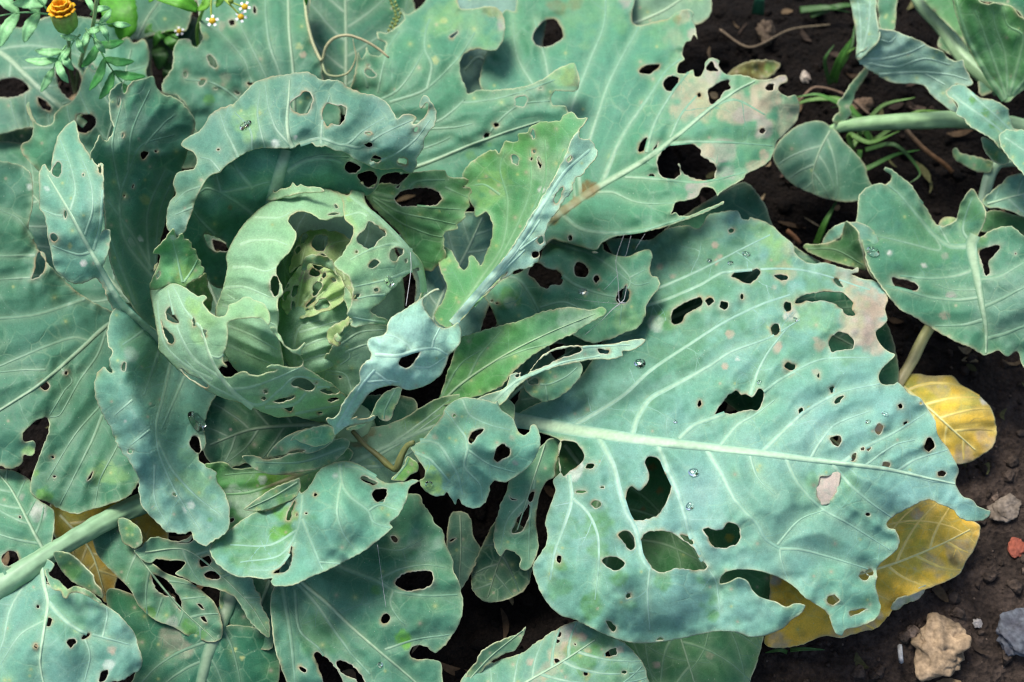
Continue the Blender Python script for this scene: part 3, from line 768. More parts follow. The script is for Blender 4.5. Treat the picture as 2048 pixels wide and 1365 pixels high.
leaf('T5', cab, dict(out=[(960, 170), (975, 100), (1003, 28), (1012, 20), (1030, 22), (1042, -40), (1120, -40), (1262, -40), (1264, 30), (1268, 47), (1285, 50), (1310, 43), (1338, 36), (1350, 26), (1376, 18), (1388, 26), (1384, 38), (1390, 52), (1395, 79), (1388, 70), (1381, 82), (1371, 86), (1365, 108), (1369, 119), (1358, 128), (1355, 145), (1372, 147), (1386, 139), (1390, 152), (1401, 152), (1408, 138), (1412, 122), (1424, 116), (1440, 122), (1437, 130), (1447, 145), (1458, 150), (1478, 150), (1500, 155), (1516, 160), (1545, 157), (1560, 150), (1573, 152), (1575, 163), (1562, 170), (1557, 178), (1562, 186), (1576, 192), (1591, 190), (1598, 202), (1600, 220), (1595, 240), (1586, 252), (1570, 270), (1554, 285), (1549, 300), (1540, 320), (1520, 336), (1493, 348), (1488, 358), (1465, 370), (1440, 387), (1434, 393), (1430, 384), (1422, 375), (1405, 376), (1398, 390), (1390, 396), (1370, 402), (1351, 406), (1346, 420), (1342, 428), (1352, 425), (1359, 432), (1380, 431), (1410, 418), (1430, 410), (1448, 402), (1446, 408), (1420, 421), (1370, 440), (1320, 457), (1270, 468), (1230, 473), (1205, 485), (1190, 500), (1150, 492), (1105, 480), (1080, 500), (1060, 480), (1075, 440), (1100, 400), (1090, 340), (1060, 300), (1040, 240), (1000, 210)],
     holes=[[(1278, 142), (1285, 134), (1300, 129), (1320, 130), (1312, 141), (1298, 149), (1281, 147)], [(1326, 166), (1335, 155), (1348, 151), (1358, 157), (1352, 174), (1343, 183), (1331, 180)],
            [(1416, 180), (1432, 168), (1447, 161), (1460, 161), (1458, 168), (1462, 176), (1446, 186), (1440, 196), (1424, 210), (1417, 200)], (1398, 191, 4, 5), [(1412, 134), (1420, 122), (1427, 124), (1430, 134), (1438, 142), (1420, 143), (1413, 140)], [(1530, 176), (1539, 167), (1548, 169), (1545, 180), (1535, 181)], (1526, 262, 6, 6),
            [(1276, 302), (1279, 287), (1293, 273), (1296, 284), (1289, 300), (1279, 305)], [(1306, 300), (1317, 285), (1313, 297)],
            [(1316, 336), (1315, 318), (1328, 300), (1342, 290), (1360, 287), (1385, 288), (1402, 300), (1401, 311), (1420, 322), (1433, 334), (1429, 352), (1422, 361), (1395, 358), (1376, 352), (1364, 343), (1359, 327), (1357, 328), (1361, 345), (1350, 357), (1335, 358), (1320, 350)], (1304, 352, 6, 3.5), [(1065, 75), (1080, 48), (1108, 38), (1122, 55), (1126, 75), (1110, 88), (1090, 94), (1072, 88)], (1140, 476, 5, 7), (1190, 505, 6, 2)],
     h=[(1003, 28, 7.5), (1120, -40, 8), (1264, -40, 8.5), (960, 170, 7.5), (1000, 210, 8), (1075, 460, 8), (1205, 485, 11.5), (1300, 460, 12.5), (1446, 404, 14.5), (1430, 385, 13), (1595, 230, 11), (1560, 155, 12), (1380, 30, 10.5), (1388, 140, 12), (1290, 320, 12.5), (1150, 405, 9.7), (1200, 200, 10.5), (1450, 250, 13.2), (1540, 320, 12)],
     mid=([(1030, 500), (1100, 442), (1150, 405), (1200, 372), (1290, 320), (1350, 275), (1420, 218), (1475, 180), (1510, 162)], 17, 4),
     veins=[([(1160, 390), (1150, 290), (1140, 230), (1180, 120), (1208, 50), (1212, -20)], 7, 3), ([(1175, 290), (1195, 230), (1220, 160), (1280, 50)], 6, 3), ([(1203, 368), (1235, 290), (1265, 240), (1300, 190), (1332, 142), (1362, 118)], 8, 3), ([(1293, 305), (1308, 250), (1345, 185), (1390, 130)], 6, 2), ([(1340, 275), (1365, 225), (1400, 185)], 4, 2), ([(1340, 287), (1390, 284), (1470, 286), (1545, 292)], 5, 2), ([(1250, 355), (1300, 357), (1345, 362), (1410, 364), (1490, 345)], 5, 2), ([(1195, 385), (1225, 385), (1265, 402), (1300, 408), (1350, 406)], 5, 2), ([(1125, 432), (1160, 458), (1210, 466), (1280, 462), (1370, 436)], 7, 3), ([(1100, 170), (1085, 95), (1070, 40)], 5, 3), ([(1066, 170), (1035, 115), (1025, 40)], 4, 2), ([(1420, 215), (1470, 200), (1530, 230)], 4, 2), ([(1150, 410), (1147, 350), (1160, 300)], 5, 3)],
     col='mid', tone=1.03, jag=1.2, ruffle=.45, specks=18,
     spots=[(1390, 205, 40, 'tan', .65), (1475, 222, 34, 'tan', .7), (1490, 232, 20, 'pink', .7), (1540, 185, 36, 'tan', .7), (1573, 235, 36, 'tan', .55), (1525, 262, 22, 'pink', .7), (1440, 305, 30, 'pink', .55), (1410, 300, 14, 'tan', .6), (1530, 310, 12, 'tan', .8), (1510, 340, 18, 'tan', .6), (1450, 345, 22, 'pink', .4), (1370, 35, 16, 'tan', .5), (1355, 38, 8, 'brown', .5), (1388, 68, 14, 'pink', .7), (1350, 80, 20, 'tan', .25), (1430, 135, 26, 'pink', .85), (1560, 160, 22, 'pink', .8), (1398, 385, 20, 'pink', .6), (1250, 5, 14, 'pink', .5), (1180, 10, 70, 'lime', 0.15), (1110, 12, 22, 'brown', .35), (1150, 3, 16, 'brown', .3), (1500, 230, 110, 'lime', 0.11), (1380, 190, 70, 'lime', 0.10), (1350, 60, 50, 'lime', 0.15),
            (1175, 385, 16, 'brown', .8), (1150, 405, 13, 'brown', .8), (1130, 420, 12, 'brown', .8), (1108, 437, 13, 'brown', .8), (1190, 378, 10, 'brown', .6)]),
     label='broad upper right leaf with tan scorched tip')
leaf('T4', cab, dict(out=[(795, 20), (804, 17), (813, 28), (832, 20), (850, 2), (870, -40), (908, -40), (916, 5), (921, 17), (945, 17), (985, 13), (1003, 25), (1010, 52), (1005, 82), (992, 101), (972, 101), (955, 98), (930, 108), (920, 124), (921, 150), (932, 176), (936, 188), (958, 181), (1000, 180), (1050, 172), (1085, 158), (1110, 141), (1132, 130), (1148, 126), (1153, 140), (1158, 158), (1156, 178), (1143, 183), (1112, 182), (1103, 193), (1105, 210), (1130, 214), (1136, 240), (1110, 275), (1060, 315), (1000, 345), (940, 362), (880, 362), (820, 345), (760, 290), (715, 250), (700, 215), (698, 190), (708, 150), (713, 120), (717, 104), (722, 118), (729, 112), (734, 95), (738, 108), (760, 112), (770, 95), (772, 84), (758, 80), (755, 64), (775, 67), (795, 52), (809, 38), (806, 28)],
     holes=[[(729, 145), (734, 138), (743, 141), (752, 152), (741, 155), (735, 152)], (737, 132, 3, 2.5), [(899, 73), (916, 62), (917, 66), (904, 77)], (1041, 203, 13, 11, -20), (993, 250, 6, 4), (974, 271, 6, 5, -30), (1080, 178, 5, 2, -15)],
     h=[(795, 20, 8.5), (900, -40, 9), (1010, 52, 11), (955, 98, 10.8), (936, 188, 10.5), (1148, 126, 13), (1156, 178, 13), (1136, 240, 11.5), (1060, 315, 9), (900, 360, 8.3), (760, 290, 8.5), (700, 200, 9.5), (717, 104, 11.5), (850, 120, 11.3), (830, 220, 10.5), (1000, 240, 11)],
     mid=([(800, 345), (870, 320), (930, 295), (970, 280), (1020, 262), (1080, 243)], 8, 3),
     veins=[([(720, 270), (790, 240), (870, 245), (930, 200), (925, 205), (980, 200), (1040, 185), (1110, 160)], 5, 2), ([(780, 205), (850, 180), (920, 112), (950, 65)], 5, 2), ([(855, 178), (864, 130), (850, 98), (852, 60), (860, 38)], 5, 3), ([(735, 210), (790, 185), (820, 150), (850, 98)], 5, 2), ([(735, 175), (725, 140)], 5, 3), ([(970, 280), (995, 245), (1040, 210), (1100, 202)], 4, 2), ([(860, 258), (910, 255), (945, 248)], 4, 2), ([(840, 300), (880, 285), (900, 275)], 3, 2), ([(755, 185), (775, 100), (800, 60)], 4, 2)],
     col='mid', tone=0.97, jag=1.4, specks=16, spots=[(985, 25, 20, 'brown', .45), (1000, 48, 14, 'pink', .5), (950, 30, 60, 'lime', 0.20), (880, 40, 40, 'lime', 0.20), (1145, 155, 18, 'brown', .4), (1130, 140, 26, 'lime', 0.40), (980, 290, 10, 'scuff', .6), (940, 310, 9, 'scuff', .5), (868, 122, 7, 'yellow', .6), (888, 42, 6, 'yellow', .5)]))
tube('stripped_rib', [(608, -20, 11, 3.5), (614, 40, 11.5, 3.5), (625, 85, 11.6, 3.5), (642, 122, 11.4, 3.5), (646, 118, 11.6, 3.5), (652, 95, 12.4, 3.5), (668, 77, 13, 3.5), (695, 71, 13.4, 3.3), (725, 80, 13.4, 3), (755, 97, 13, 3), (778, 116, 12.6, 2.2)], M_VEIN, cab, (.36, .42, .22), (.42, .36, .2))
tube('stripped_rib', [(645, 124, 11.2, 2.5), (648, 140, 11, 2.5), (655, 150, 10.8, 2.4), (675, 153, 10.6, 2.3), (695, 147, 10.5, 2.2), (706, 132, 10.6, 2), (712, 112, 11, 1.5), (708, 92, 11.4, 1), (706, 78, 11.8, .6)], M_VEIN, cab, (.36, .44, .22), (.42, .36, .2))
leaf('T2', cab, [dict(out=[(362, 290), (378, 272), (400, 262), (415, 238), (432, 222), (470, 205), (490, 183), (508, 165), (540, 153), (575, 149), (612, 143), (632, 153), (642, 160), (678, 162), (700, 177), (728, 187), (757, 194), (775, 207), (790, 231), (795, 238), (806, 229), (825, 229), (834, 237), (826, 247), (833, 246), (850, 232), (856, 215), (853, 206), (843, 217), (838, 214), (841, 200), (849, 190), (860, 200), (871, 222), (868, 250), (850, 275), (847, 298), (833, 318), (834, 332), (822, 348), (800, 338), (778, 339), (755, 338), (735, 331), (712, 320), (690, 306), (668, 301), (652, 292), (636, 294), (622, 285), (600, 288), (588, 296), (560, 297), (530, 297), (505, 301), (480, 313), (455, 330), (440, 344), (420, 352), (406, 370), (396, 390), (388, 412), (378, 440), (370, 462), (352, 475), (335, 458), (332, 440), (338, 405), (351, 388), (346, 368), (354, 346), (388, 337), (393, 320), (385, 305)],
     holes=[[(580, 208), (588, 197), (601, 190), (606, 183), (620, 184), (626, 196), (622, 214), (613, 227), (600, 228), (586, 222)], [(644, 228), (649, 213), (656, 206), (672, 210), (690, 214), (691, 226), (686, 242), (676, 251), (664, 247), (654, 253), (648, 243)], (735, 267, 7, 3, 5), (738, 290, 8, 4.5, -5), (754, 319, 11, 6), (803, 325, 11, 9), (832, 258, 4, 6, 25), (437, 299, 3, 2)],
     h=[(362, 290, 15.8), (432, 222, 17), (540, 153, 18), (612, 143, 18.5), (700, 177, 18.2), (775, 207, 17.5), (849, 190, 18.5), (868, 240, 18.5), (847, 298, 17.2), (834, 332, 16), (393, 320, 17.5), (346, 368, 15.6), (335, 440, 15.2), (352, 475, 14.5), (430, 330, 19), (505, 285, 20.4), (560, 275, 20.5), (620, 265, 20.4), (680, 285, 19.8), (740, 312, 18.4), (395, 390, 17.2), (375, 440, 15.7), (455, 330, 18.6), (505, 301, 19.6), (560, 297, 19.5), (622, 285, 19.5), (680, 303, 19), (790, 300, 18.2), (790, 337, 16), (600, 210, 19.8), (480, 250, 19)],
     mid=([(585, 296), (577, 275), (574, 245), (577, 200), (579, 160)], 9, 3),
     veins=[([(580, 290), (555, 262), (538, 220), (530, 170)], 5, 2), ([(600, 288), (640, 278), (690, 290), (725, 262), (770, 235)], 6, 2), ([(690, 290), (720, 295), (765, 268), (825, 240)], 5, 2), ([(640, 288), (645, 240), (660, 190)], 5, 2), ([(475, 315), (462, 285), (450, 260), (440, 230)], 5, 2), ([(405, 372), (370, 385), (350, 405)], 4, 2), ([(385, 415), (350, 430)], 4, 2), ([(505, 300), (500, 260), (470, 225)], 4, 2), ([(740, 330), (790, 310), (830, 280), (860, 240)], 5, 2), ([(440, 342), (420, 320), (400, 315)], 4, 2), ([(530, 296), (515, 230), (520, 180)], 4, 2)],
     col='blue', tone=0.77, jag=1.7, ruffle=.4, specks=8, spots=[(497, 250, 27, 'lime', 0.35), (591, 275, 6, 'white', .7), (550, 287, 7, 'pale', .7), (369, 418, 6, 'tan', .5), (745, 345, 30, 'scuff', .3), (780, 335, 25, 'scuff', .25)]),
     dict(out=[(345, 470), (352, 440), (370, 410), (390, 370), (420, 335), (470, 300), (530, 285), (600, 275), (680, 288), (740, 315), (790, 325), (825, 335), (822, 348), (790, 345), (765, 352), (755, 375), (738, 392), (700, 388), (650, 395), (600, 405), (540, 430), (500, 470), (490, 520), (470, 570), (430, 575), (400, 540), (372, 490)],
     holes=[[(693, 326), (702, 323), (722, 335), (714, 345), (700, 346), (690, 338)], [(715, 350), (740, 342), (752, 350), (754, 365), (745, 376), (728, 372)], [(408, 470), (425, 472), (452, 488), (455, 502), (430, 502), (415, 490)]],
     h=[(345, 470, 13), (390, 370, 15.5), (470, 300, 17.6), (600, 275, 18), (740, 315, 16.6), (825, 340, 14.5), (455, 365, 16.2), (500, 340, 17.2), (560, 335, 17.4), (640, 330, 17.2), (400, 520, 9), (460, 565, 7), (480, 450, 11.5), (540, 415, 13.5), (600, 395, 14.3), (700, 385, 14.3), (740, 388, 13), (430, 430, 14)],
     mid=([(540, 430), (552, 375), (563, 335), (572, 300)], 24, 18),
     veins=[([(505, 378), (478, 345), (465, 322)], 8, 4), ([(500, 375), (445, 385), (410, 378), (380, 410)], 6, 2), ([(440, 383), (432, 345)], 5, 2), ([(520, 440), (480, 410), (440, 385)], 7, 4), ([(430, 470), (400, 440), (385, 420)], 5, 3), ([(575, 345), (610, 322), (660, 318), (700, 335)], 8, 4), ([(590, 330), (640, 312), (700, 315)], 5, 2), ([(500, 375), (540, 365), (552, 372)], 4, 2)],
     col='mid', tone=1.05, jag=.8, specks=4, spots=[(460, 413, 7, 'brown', .5)])],
     label='leaf arching over behind the head with a curled blue-green lip')
leaf('T3', cab, dict(out=[(735, 378), (760, 368), (800, 367), (815, 352), (822, 345), (850, 341), (890, 340), (897, 351), (925, 355), (937, 360), (936, 368), (925, 375), (940, 374), (943, 385), (938, 395), (940, 412), (930, 425), (932, 435), (915, 450), (916, 458), (890, 466), (888, 490), (890, 515), (878, 532), (858, 542), (835, 530), (800, 470), (760, 430), (735, 400)],
     holes=[[(788, 397), (800, 384), (830, 377), (862, 377), (880, 388), (882, 400), (870, 410), (840, 412), (803, 412), (792, 405)], [(791, 375), (802, 369), (796, 377)]],
     h=[(735, 385, 11), (822, 345, 14.5), (890, 340, 14.5), (943, 385, 13), (916, 458, 12.5), (888, 500, 10.5), (858, 542, 9), (800, 470, 10), (830, 420, 13)],
     veins=[([(740, 385), (800, 395), (830, 365), (890, 360)], 7, 3), ([(745, 395), (800, 425), (870, 440), (915, 450)], 4, 2), ([(745, 400), (800, 445), (860, 470), (885, 475)], 4, 2), ([(760, 400), (830, 412), (930, 420)], 4, 2), ([(890, 375), (935, 395)], 4, 2)],
     col='green', jag=2.2, tone=0.81, spots=[(795, 460, 30, 'scuff', .3)]))
leaf('T6', cab, [dict(out=[(925, 350), (947, 320), (973, 302), (990, 300), (998, 308), (1004, 293), (1012, 281), (1034, 283), (1036, 268), (1054, 265), (1060, 254), (1078, 243), (1100, 244), (1120, 241), (1126, 232), (1146, 226), (1156, 236), (1177, 235), (1172, 246), (1158, 262), (1148, 290), (1135, 340), (1110, 390), (1075, 450), (1030, 520), (985, 575), (940, 620), (905, 655), (880, 650), (868, 632), (885, 600), (892, 570), (878, 535), (874, 500), (888, 492), (905, 505), (925, 540), (935, 535), (935, 515), (945, 510), (962, 530), (975, 500), (985, 460), (975, 425), (952, 435), (948, 418), (938, 400)],
     holes=[(1066, 268, 4, 10, -10), (1031, 320, 7, 10, -15), (1067, 304, 4, 4), (1078, 325, 4, 12, -10), (1063, 318, 2, 3)],
     h=[(935, 350, 11.5), (973, 302, 13), (1012, 281, 15), (1060, 254, 17.5), (1100, 244, 19), (1146, 226, 20.5), (1172, 246, 21), (1148, 290, 21), (1110, 390, 20), (1030, 520, 18), (940, 620, 15.5), (890, 650, 13.5), (1075, 350, 17.5), (1010, 400, 13.5), (1000, 480, 13.5), (960, 540, 12), (885, 500, 10.5), (900, 580, 12), (955, 430, 11.5)],
     veins=[([(905, 640), (960, 560), (1005, 490), (1015, 400), (1000, 340), (1010, 300)], 6, 2), ([(915, 630), (985, 540), (1030, 460), (1060, 380), (1060, 300)], 6, 2), ([(925, 620), (1000, 530), (1050, 450), (1090, 360), (1090, 280)], 6, 2), ([(1000, 390), (970, 370), (950, 370)], 4, 2), ([(945, 610), (1040, 490), (1090, 400), (1130, 300)], 7, 3)],
     col='green', tone=1.0, jag=2.0, ruffle=.3, specks=26, spots=[(985, 380, 36, 'lime', 0.40), (985, 385, 10, 'tan', .4), (960, 350, 50, 'scuff', .35), (1120, 330, 60, 'pale', .15), (885, 515, 15, 'lime', 0.50), (1080, 380, 7, 'white', .5)]),
     dict(out=[(1158, 262), (1160, 276), (1182, 281), (1194, 302), (1192, 318), (1178, 332), (1165, 350), (1150, 358), (1142, 385), (1128, 400), (1112, 425), (1098, 445), (1090, 470), (1092, 488), (1080, 505), (1078, 520), (1058, 535), (1030, 541), (1020, 552), (1000, 562), (985, 578), (960, 596), (935, 622), (905, 652), (900, 645), (935, 605), (975, 560), (1020, 500), (1065, 425), (1105, 360), (1130, 310), (1145, 275)],
     holes=[[(1108, 400), (1115, 385), (1125, 375), (1120, 395), (1112, 408)], [(1075, 480), (1085, 470), (1088, 485), (1080, 490)], [(1065, 505), (1078, 505), (1076, 515), (1065, 515)], (1140, 318, 4, 7, 30), [(970, 582), (990, 565), (1015, 545), (1000, 562)]],
     h=[(1145, 275, 21.6), (1194, 302, 21), (1160, 350, 21), (1105, 360, 21), (1128, 400, 20.4), (1065, 425, 20), (1090, 480, 18.9), (1020, 500, 18.8), (1058, 535, 17.8), (960, 580, 16.6), (905, 650, 14.3), (985, 578, 16.2)],
     veins=[([(905, 648), (975, 565), (1030, 500), (1080, 420), (1130, 345), (1180, 300)], 9, 4), ([(960, 590), (1020, 520), (1060, 470), (1080, 440)], 5, 3), ([(940, 612), (1000, 550), (1050, 500)], 4, 3), ([(1040, 500), (1075, 475)], 4, 2)],
     col='grey', tone=1.3, jag=2.0, rimw=1.4, branch=False)], label='upright leaf right of the head, folded along a pale crease')

# ---- the head
HD = (640, 590, 215, 225, 9, 13)
leaf('Hcore', cab, dict(out=[(470, 560), (520, 450), (620, 400), (720, 420), (790, 500), (810, 600), (790, 700), (720, 770), (620, 800), (520, 780), (470, 680)], dome=(640, 600, 205, 230, 5, 9.5), col='head', tone=.55, branch=False, specks=0,
     mid=([(640, 780), (640, 700), (645, 600), (650, 480)], 9, 3), auto=4), name='head_leaf', mat=M_HEAD)
leaf('H7', cab, dict(branch=False, out=[(578, 545), (590, 500), (605, 468), (640, 460), (690, 470), (715, 500), (720, 560), (705, 600), (680, 560), (650, 535), (600, 530)],
     holes=[[(603, 470), (612, 466), (616, 472), (608, 486), (602, 488)], [(625, 480), (635, 470), (652, 472), (655, 485), (645, 502), (632, 500), (623, 492)], (645, 512, 9, 4, 10), (595, 500, 5, 8, 20)],
     h=[(578, 545, 16), (640, 460, 14.5), (720, 520, 16), (650, 535, 17.2), (700, 600, 17)], veins=[([(640, 530), (660, 490), (700, 480)], 4, 2), ([(600, 530), (612, 490)], 4, 2), ([(690, 560), (680, 510), (700, 485)], 4, 2)],
     spots=[(660, 490, 9, 'pink', .8), (652, 500, 7, 'pink', .8)], col='heart', tone=.62, jag=2), name='head_leaf', mat=M_HEAD)
leaf('H0', cab, [dict(branch=False, out=[(553, 640), (560, 600), (580, 575), (620, 560), (660, 560), (690, 580), (706, 610), (713, 645), (705, 690), (680, 725), (640, 745), (600, 745), (572, 725), (556, 690)],
     dome=(632, 648, 92, 125, 12.2, 5.2), veins=[([(590, 735), (588, 690), (600, 655), (640, 640)], 6, 2), ([(592, 700), (640, 680), (700, 668)], 4, 2), ([(598, 665), (650, 650), (705, 635)], 4, 2), ([(595, 725), (640, 712), (690, 700)], 4, 2)],
     spots=[(640, 660, 80, 'lime', 0.15)], col='head', tone=.95, jag=.8, puff=.24, puffr=14., specks=0, step=4),
     dict(branch=False, out=[(562, 612), (567, 585), (577, 562), (592, 542), (606, 530), (622, 528), (634, 541), (645, 536), (658, 530), (674, 545), (684, 556), (692, 580), (688, 600), (676, 612), (660, 621), (642, 624), (628, 632), (612, 634), (596, 638), (580, 634), (570, 625)],
     holes=[[(585, 580), (587, 573), (596, 572), (594, 585), (588, 594), (583, 590)], [(625, 585), (628, 570), (638, 563), (645, 572), (640, 582), (632, 592), (625, 592)], [(612, 610), (620, 600), (634, 594), (632, 600), (620, 610), (612, 616)], [(630, 613), (638, 600), (650, 597), (658, 605), (660, 613), (645, 618), (632, 620)], [(582, 618), (584, 601), (590, 605), (591, 615), (587, 622)], [(594, 627), (610, 619), (620, 618), (612, 628), (600, 630)], [(565, 598), (569, 585), (580, 583), (575, 590), (571, 602)], [(618, 548), (625, 536), (638, 542), (640, 550), (630, 553)], (648, 551, 4, 6, 20), (641, 560, 4, 4), (575, 572, 3, 6, 30), (668, 560, 5, 4, 40)],
     h=[(562, 612, 16.2), (577, 562, 16.8), (606, 530, 17), (658, 530, 17), (692, 580, 17), (676, 612, 17.8), (628, 632, 18.3), (580, 634, 17), (625, 580, 18.8), (645, 560, 18.5)],
     veins=[([(592, 632), (596, 600), (604, 560), (612, 535)], 5, 2), ([(594, 622), (620, 590), (640, 555), (650, 535)], 4, 2), ([(600, 625), (640, 592), (672, 560)], 4, 2), ([(610, 628), (650, 608), (688, 590)], 4, 2)],
     spots=[(612, 550, 9, 'pink', .8), (606, 560, 7, 'pink', .7), (660, 580, 20, 'lime', 0.30)], col='heart', tone=1.0, jag=1.6, ruffle=.5, puff=.16, puffr=10., specks=3, step=3.6),
     dict(out=[(602, 540), (606, 520), (618, 510), (640, 512), (664, 520), (668, 532), (676, 552), (665, 545), (655, 538), (635, 530), (618, 528), (612, 540)], h=[(602, 540, 17.8), (618, 510, 19), (664, 520, 19), (676, 552, 18), (635, 530, 18.6)], col='head', tone=.85, jag=2, step=3.6, ruffle=.6),
     dict(out=[(690, 575), (700, 585), (708, 610), (712, 650), (706, 690), (700, 660), (696, 620), (688, 598)], h=[(690, 575, 18.4), (712, 640, 17.8), (706, 690, 15.5), (694, 615, 18.6)], col='head', tone=.8, jag=1.4, step=3.6)], name='head_leaf', mat=M_HEAD, label='innermost chewed yellow-green heart leaf')
leaf('H3', cab, dict(out=[(695, 640), (712, 632), (735, 645), (775, 652), (785, 680), (765, 720), (742, 745), (712, 790), (690, 800), (640, 770), (612, 748), (640, 725), (662, 700), (668, 685), (658, 690), (655, 662), (670, 650), (690, 642)],
     h=[(695, 640, 19), (775, 655, 18.5), (765, 720, 17), (690, 800, 13.5), (612, 748, 14), (662, 690, 18.8), (710, 720, 17)], veins=[([(705, 790), (690, 750), (640, 740)], 4, 2), ([(680, 690), (720, 665), (770, 660)], 4, 2), ([(690, 705), (730, 690), (760, 685)], 4, 2), ([(680, 730), (700, 715), (695, 700)], 3, 2)],
     holes=[(680, 755, 4, 3, 30)], col='head', tone=.72, jag=2.4, ruffle=.5), name='head_leaf', mat=M_HEAD)
leaf('H3b', cab, [dict(out=[(655, 662), (672, 650), (690, 640), (698, 632), (700, 645), (690, 655), (680, 668), (672, 678), (682, 686), (675, 695), (663, 690), (655, 678)], h=[(655, 662, 20), (698, 632, 20.5), (675, 695, 19.6), (680, 665, 20.4)], col='heart', tone=.7, jag=2.4, ruffle=.8, step=4),
     dict(out=[(668, 672), (690, 655), (705, 642), (714, 635), (712, 650), (700, 660), (690, 668), (676, 684)], h=[(668, 672, 20.6), (714, 635, 20.8), (690, 668, 20.5)], col='head', jag=2.4, ruffle=.8, step=4)], name='head_leaf', mat=M_HEAD)
leaf('H2', cab, dict(branch=False, out=[(630, 368), (650, 376), (675, 383), (697, 389), (706, 372), (720, 364), (728, 364), (729, 385), (735, 408), (755, 433), (780, 453), (800, 478), (830, 505), (845, 525), (851, 548), (848, 590), (843, 606), (836, 604), (841, 588), (842, 560), (838, 536), (830, 538), (812, 552), (795, 568), (776, 588), (768, 600), (757, 608), (741, 620), (748, 630), (775, 640), (772, 650), (740, 650), (712, 655), (700, 650), (704, 640), (694, 630), (702, 610), (706, 575), (697, 553), (680, 540), (668, 527), (685, 510), (692, 495), (702, 480), (706, 455), (690, 440), (686, 420), (684, 402), (665, 390), (640, 377)],
     holes=[[(738, 443), (755, 452), (773, 466), (771, 471), (757, 481), (746, 498), (738, 499), (722, 490), (714, 482), (716, 470), (732, 456)], [(780, 512), (783, 501), (790, 495), (806, 499), (806, 507), (797, 514), (793, 523), (783, 521)], [(737, 534), (742, 524), (750, 518), (760, 523), (757, 530), (746, 537)], (713, 504, 3, 3), (812, 522, 3.5, 5), [(706, 597), (716, 588), (721, 590), (714, 599)], (753, 580, 5, 4)],
     dome=HD, h=[(630, 368, 1.5), (850, 548, 1.5), (700, 640, 1.2), (690, 440, 1.5), (720, 364, 3.5), (680, 540, 1.4)], veins=[([(828, 505), (790, 488), (740, 500), (700, 520)], 5, 2), ([(838, 535), (770, 560), (705, 575)], 5, 2), ([(848, 590), (843, 550), (820, 505), (760, 440), (700, 392)], 7, 4), ([(775, 590), (740, 592), (705, 600)], 4, 2), ([(735, 432), (720, 425), (690, 432)], 4, 2), ([(770, 645), (730, 640), (705, 635)], 4, 2)],
     col='head', tone=1.0, jag=1.6, specks=4, spots=[(695, 445, 18, 'lime', 0.50), (752, 580, 7, 'pink', .8), (698, 400, 8, 'lime', 0.50)], step=4.5), name='head_leaf', mat=M_HEAD, label='pale torn leaf over the right of the head')
leaf('H1', cab, dict(branch=False, out=[(438, 655), (430, 625), (441, 590), (450, 560), (454, 535), (452, 512), (470, 475), (495, 440), (530, 410), (570, 388), (615, 381), (650, 376), (690, 395), (697, 415), (690, 432), (670, 434), (655, 440), (640, 438), (624, 428), (605, 423), (592, 425), (580, 432), (576, 442), (583, 452), (592, 466), (590, 482), (578, 505), (562, 520), (553, 535), (554, 550), (562, 570), (564, 588), (556, 598), (555, 612), (557, 640), (554, 665), (562, 700), (566, 735), (545, 765), (490, 755), (450, 710)],
     holes=[[(540, 565), (545, 553), (553, 552), (558, 565), (556, 588), (549, 594), (542, 583)], [(656, 430), (668, 425), (680, 428), (668, 431)], (672, 413, 3, 5, -35)],
     dome=HD, h=[(438, 655, .5), (690, 410, .5), (560, 470, 1.2), (560, 720, 0), (555, 600, 1.2)],
     veins=[([(470, 600), (455, 590)], 3, 2), ([(480, 490), (500, 482), (545, 480), (575, 490)], 5, 2), ([(465, 535), (500, 535), (530, 543), (552, 535)], 5, 2), ([(450, 575), (490, 575), (540, 595)], 5, 2), ([(445, 610), (500, 630), (550, 650)], 5, 2), ([(450, 650), (500, 670), (555, 700)], 5, 2), ([(455, 690), (510, 715), (560, 735)], 5, 2), ([(510, 435), (560, 435), (580, 425)], 4, 2)],
     col='head', tone=.98, jag=1.0, puff=.42, specks=2, spots=[(640, 405, 50, 'lime', 0.12)], step=4.5), name='head_leaf', mat=M_HEAD, label='smooth pale leaf wrapping the left of the head')
leaf('H6', cab, [dict(out=[(508, 392), (513, 372), (530, 367), (545, 372), (548, 385), (560, 378), (578, 374), (585, 364), (594, 372), (600, 367), (612, 372), (640, 374), (648, 384), (615, 386), (580, 392), (540, 402)], h=[(508, 392, 13.5), (530, 367, 15), (585, 364, 17.2), (640, 374, 19.5), (540, 402, 15), (600, 388, 18.6)], col='head', tone=.9, jag=2.2, ruffle=.5, step=4)], name='head_leaf', mat=M_HEAD)
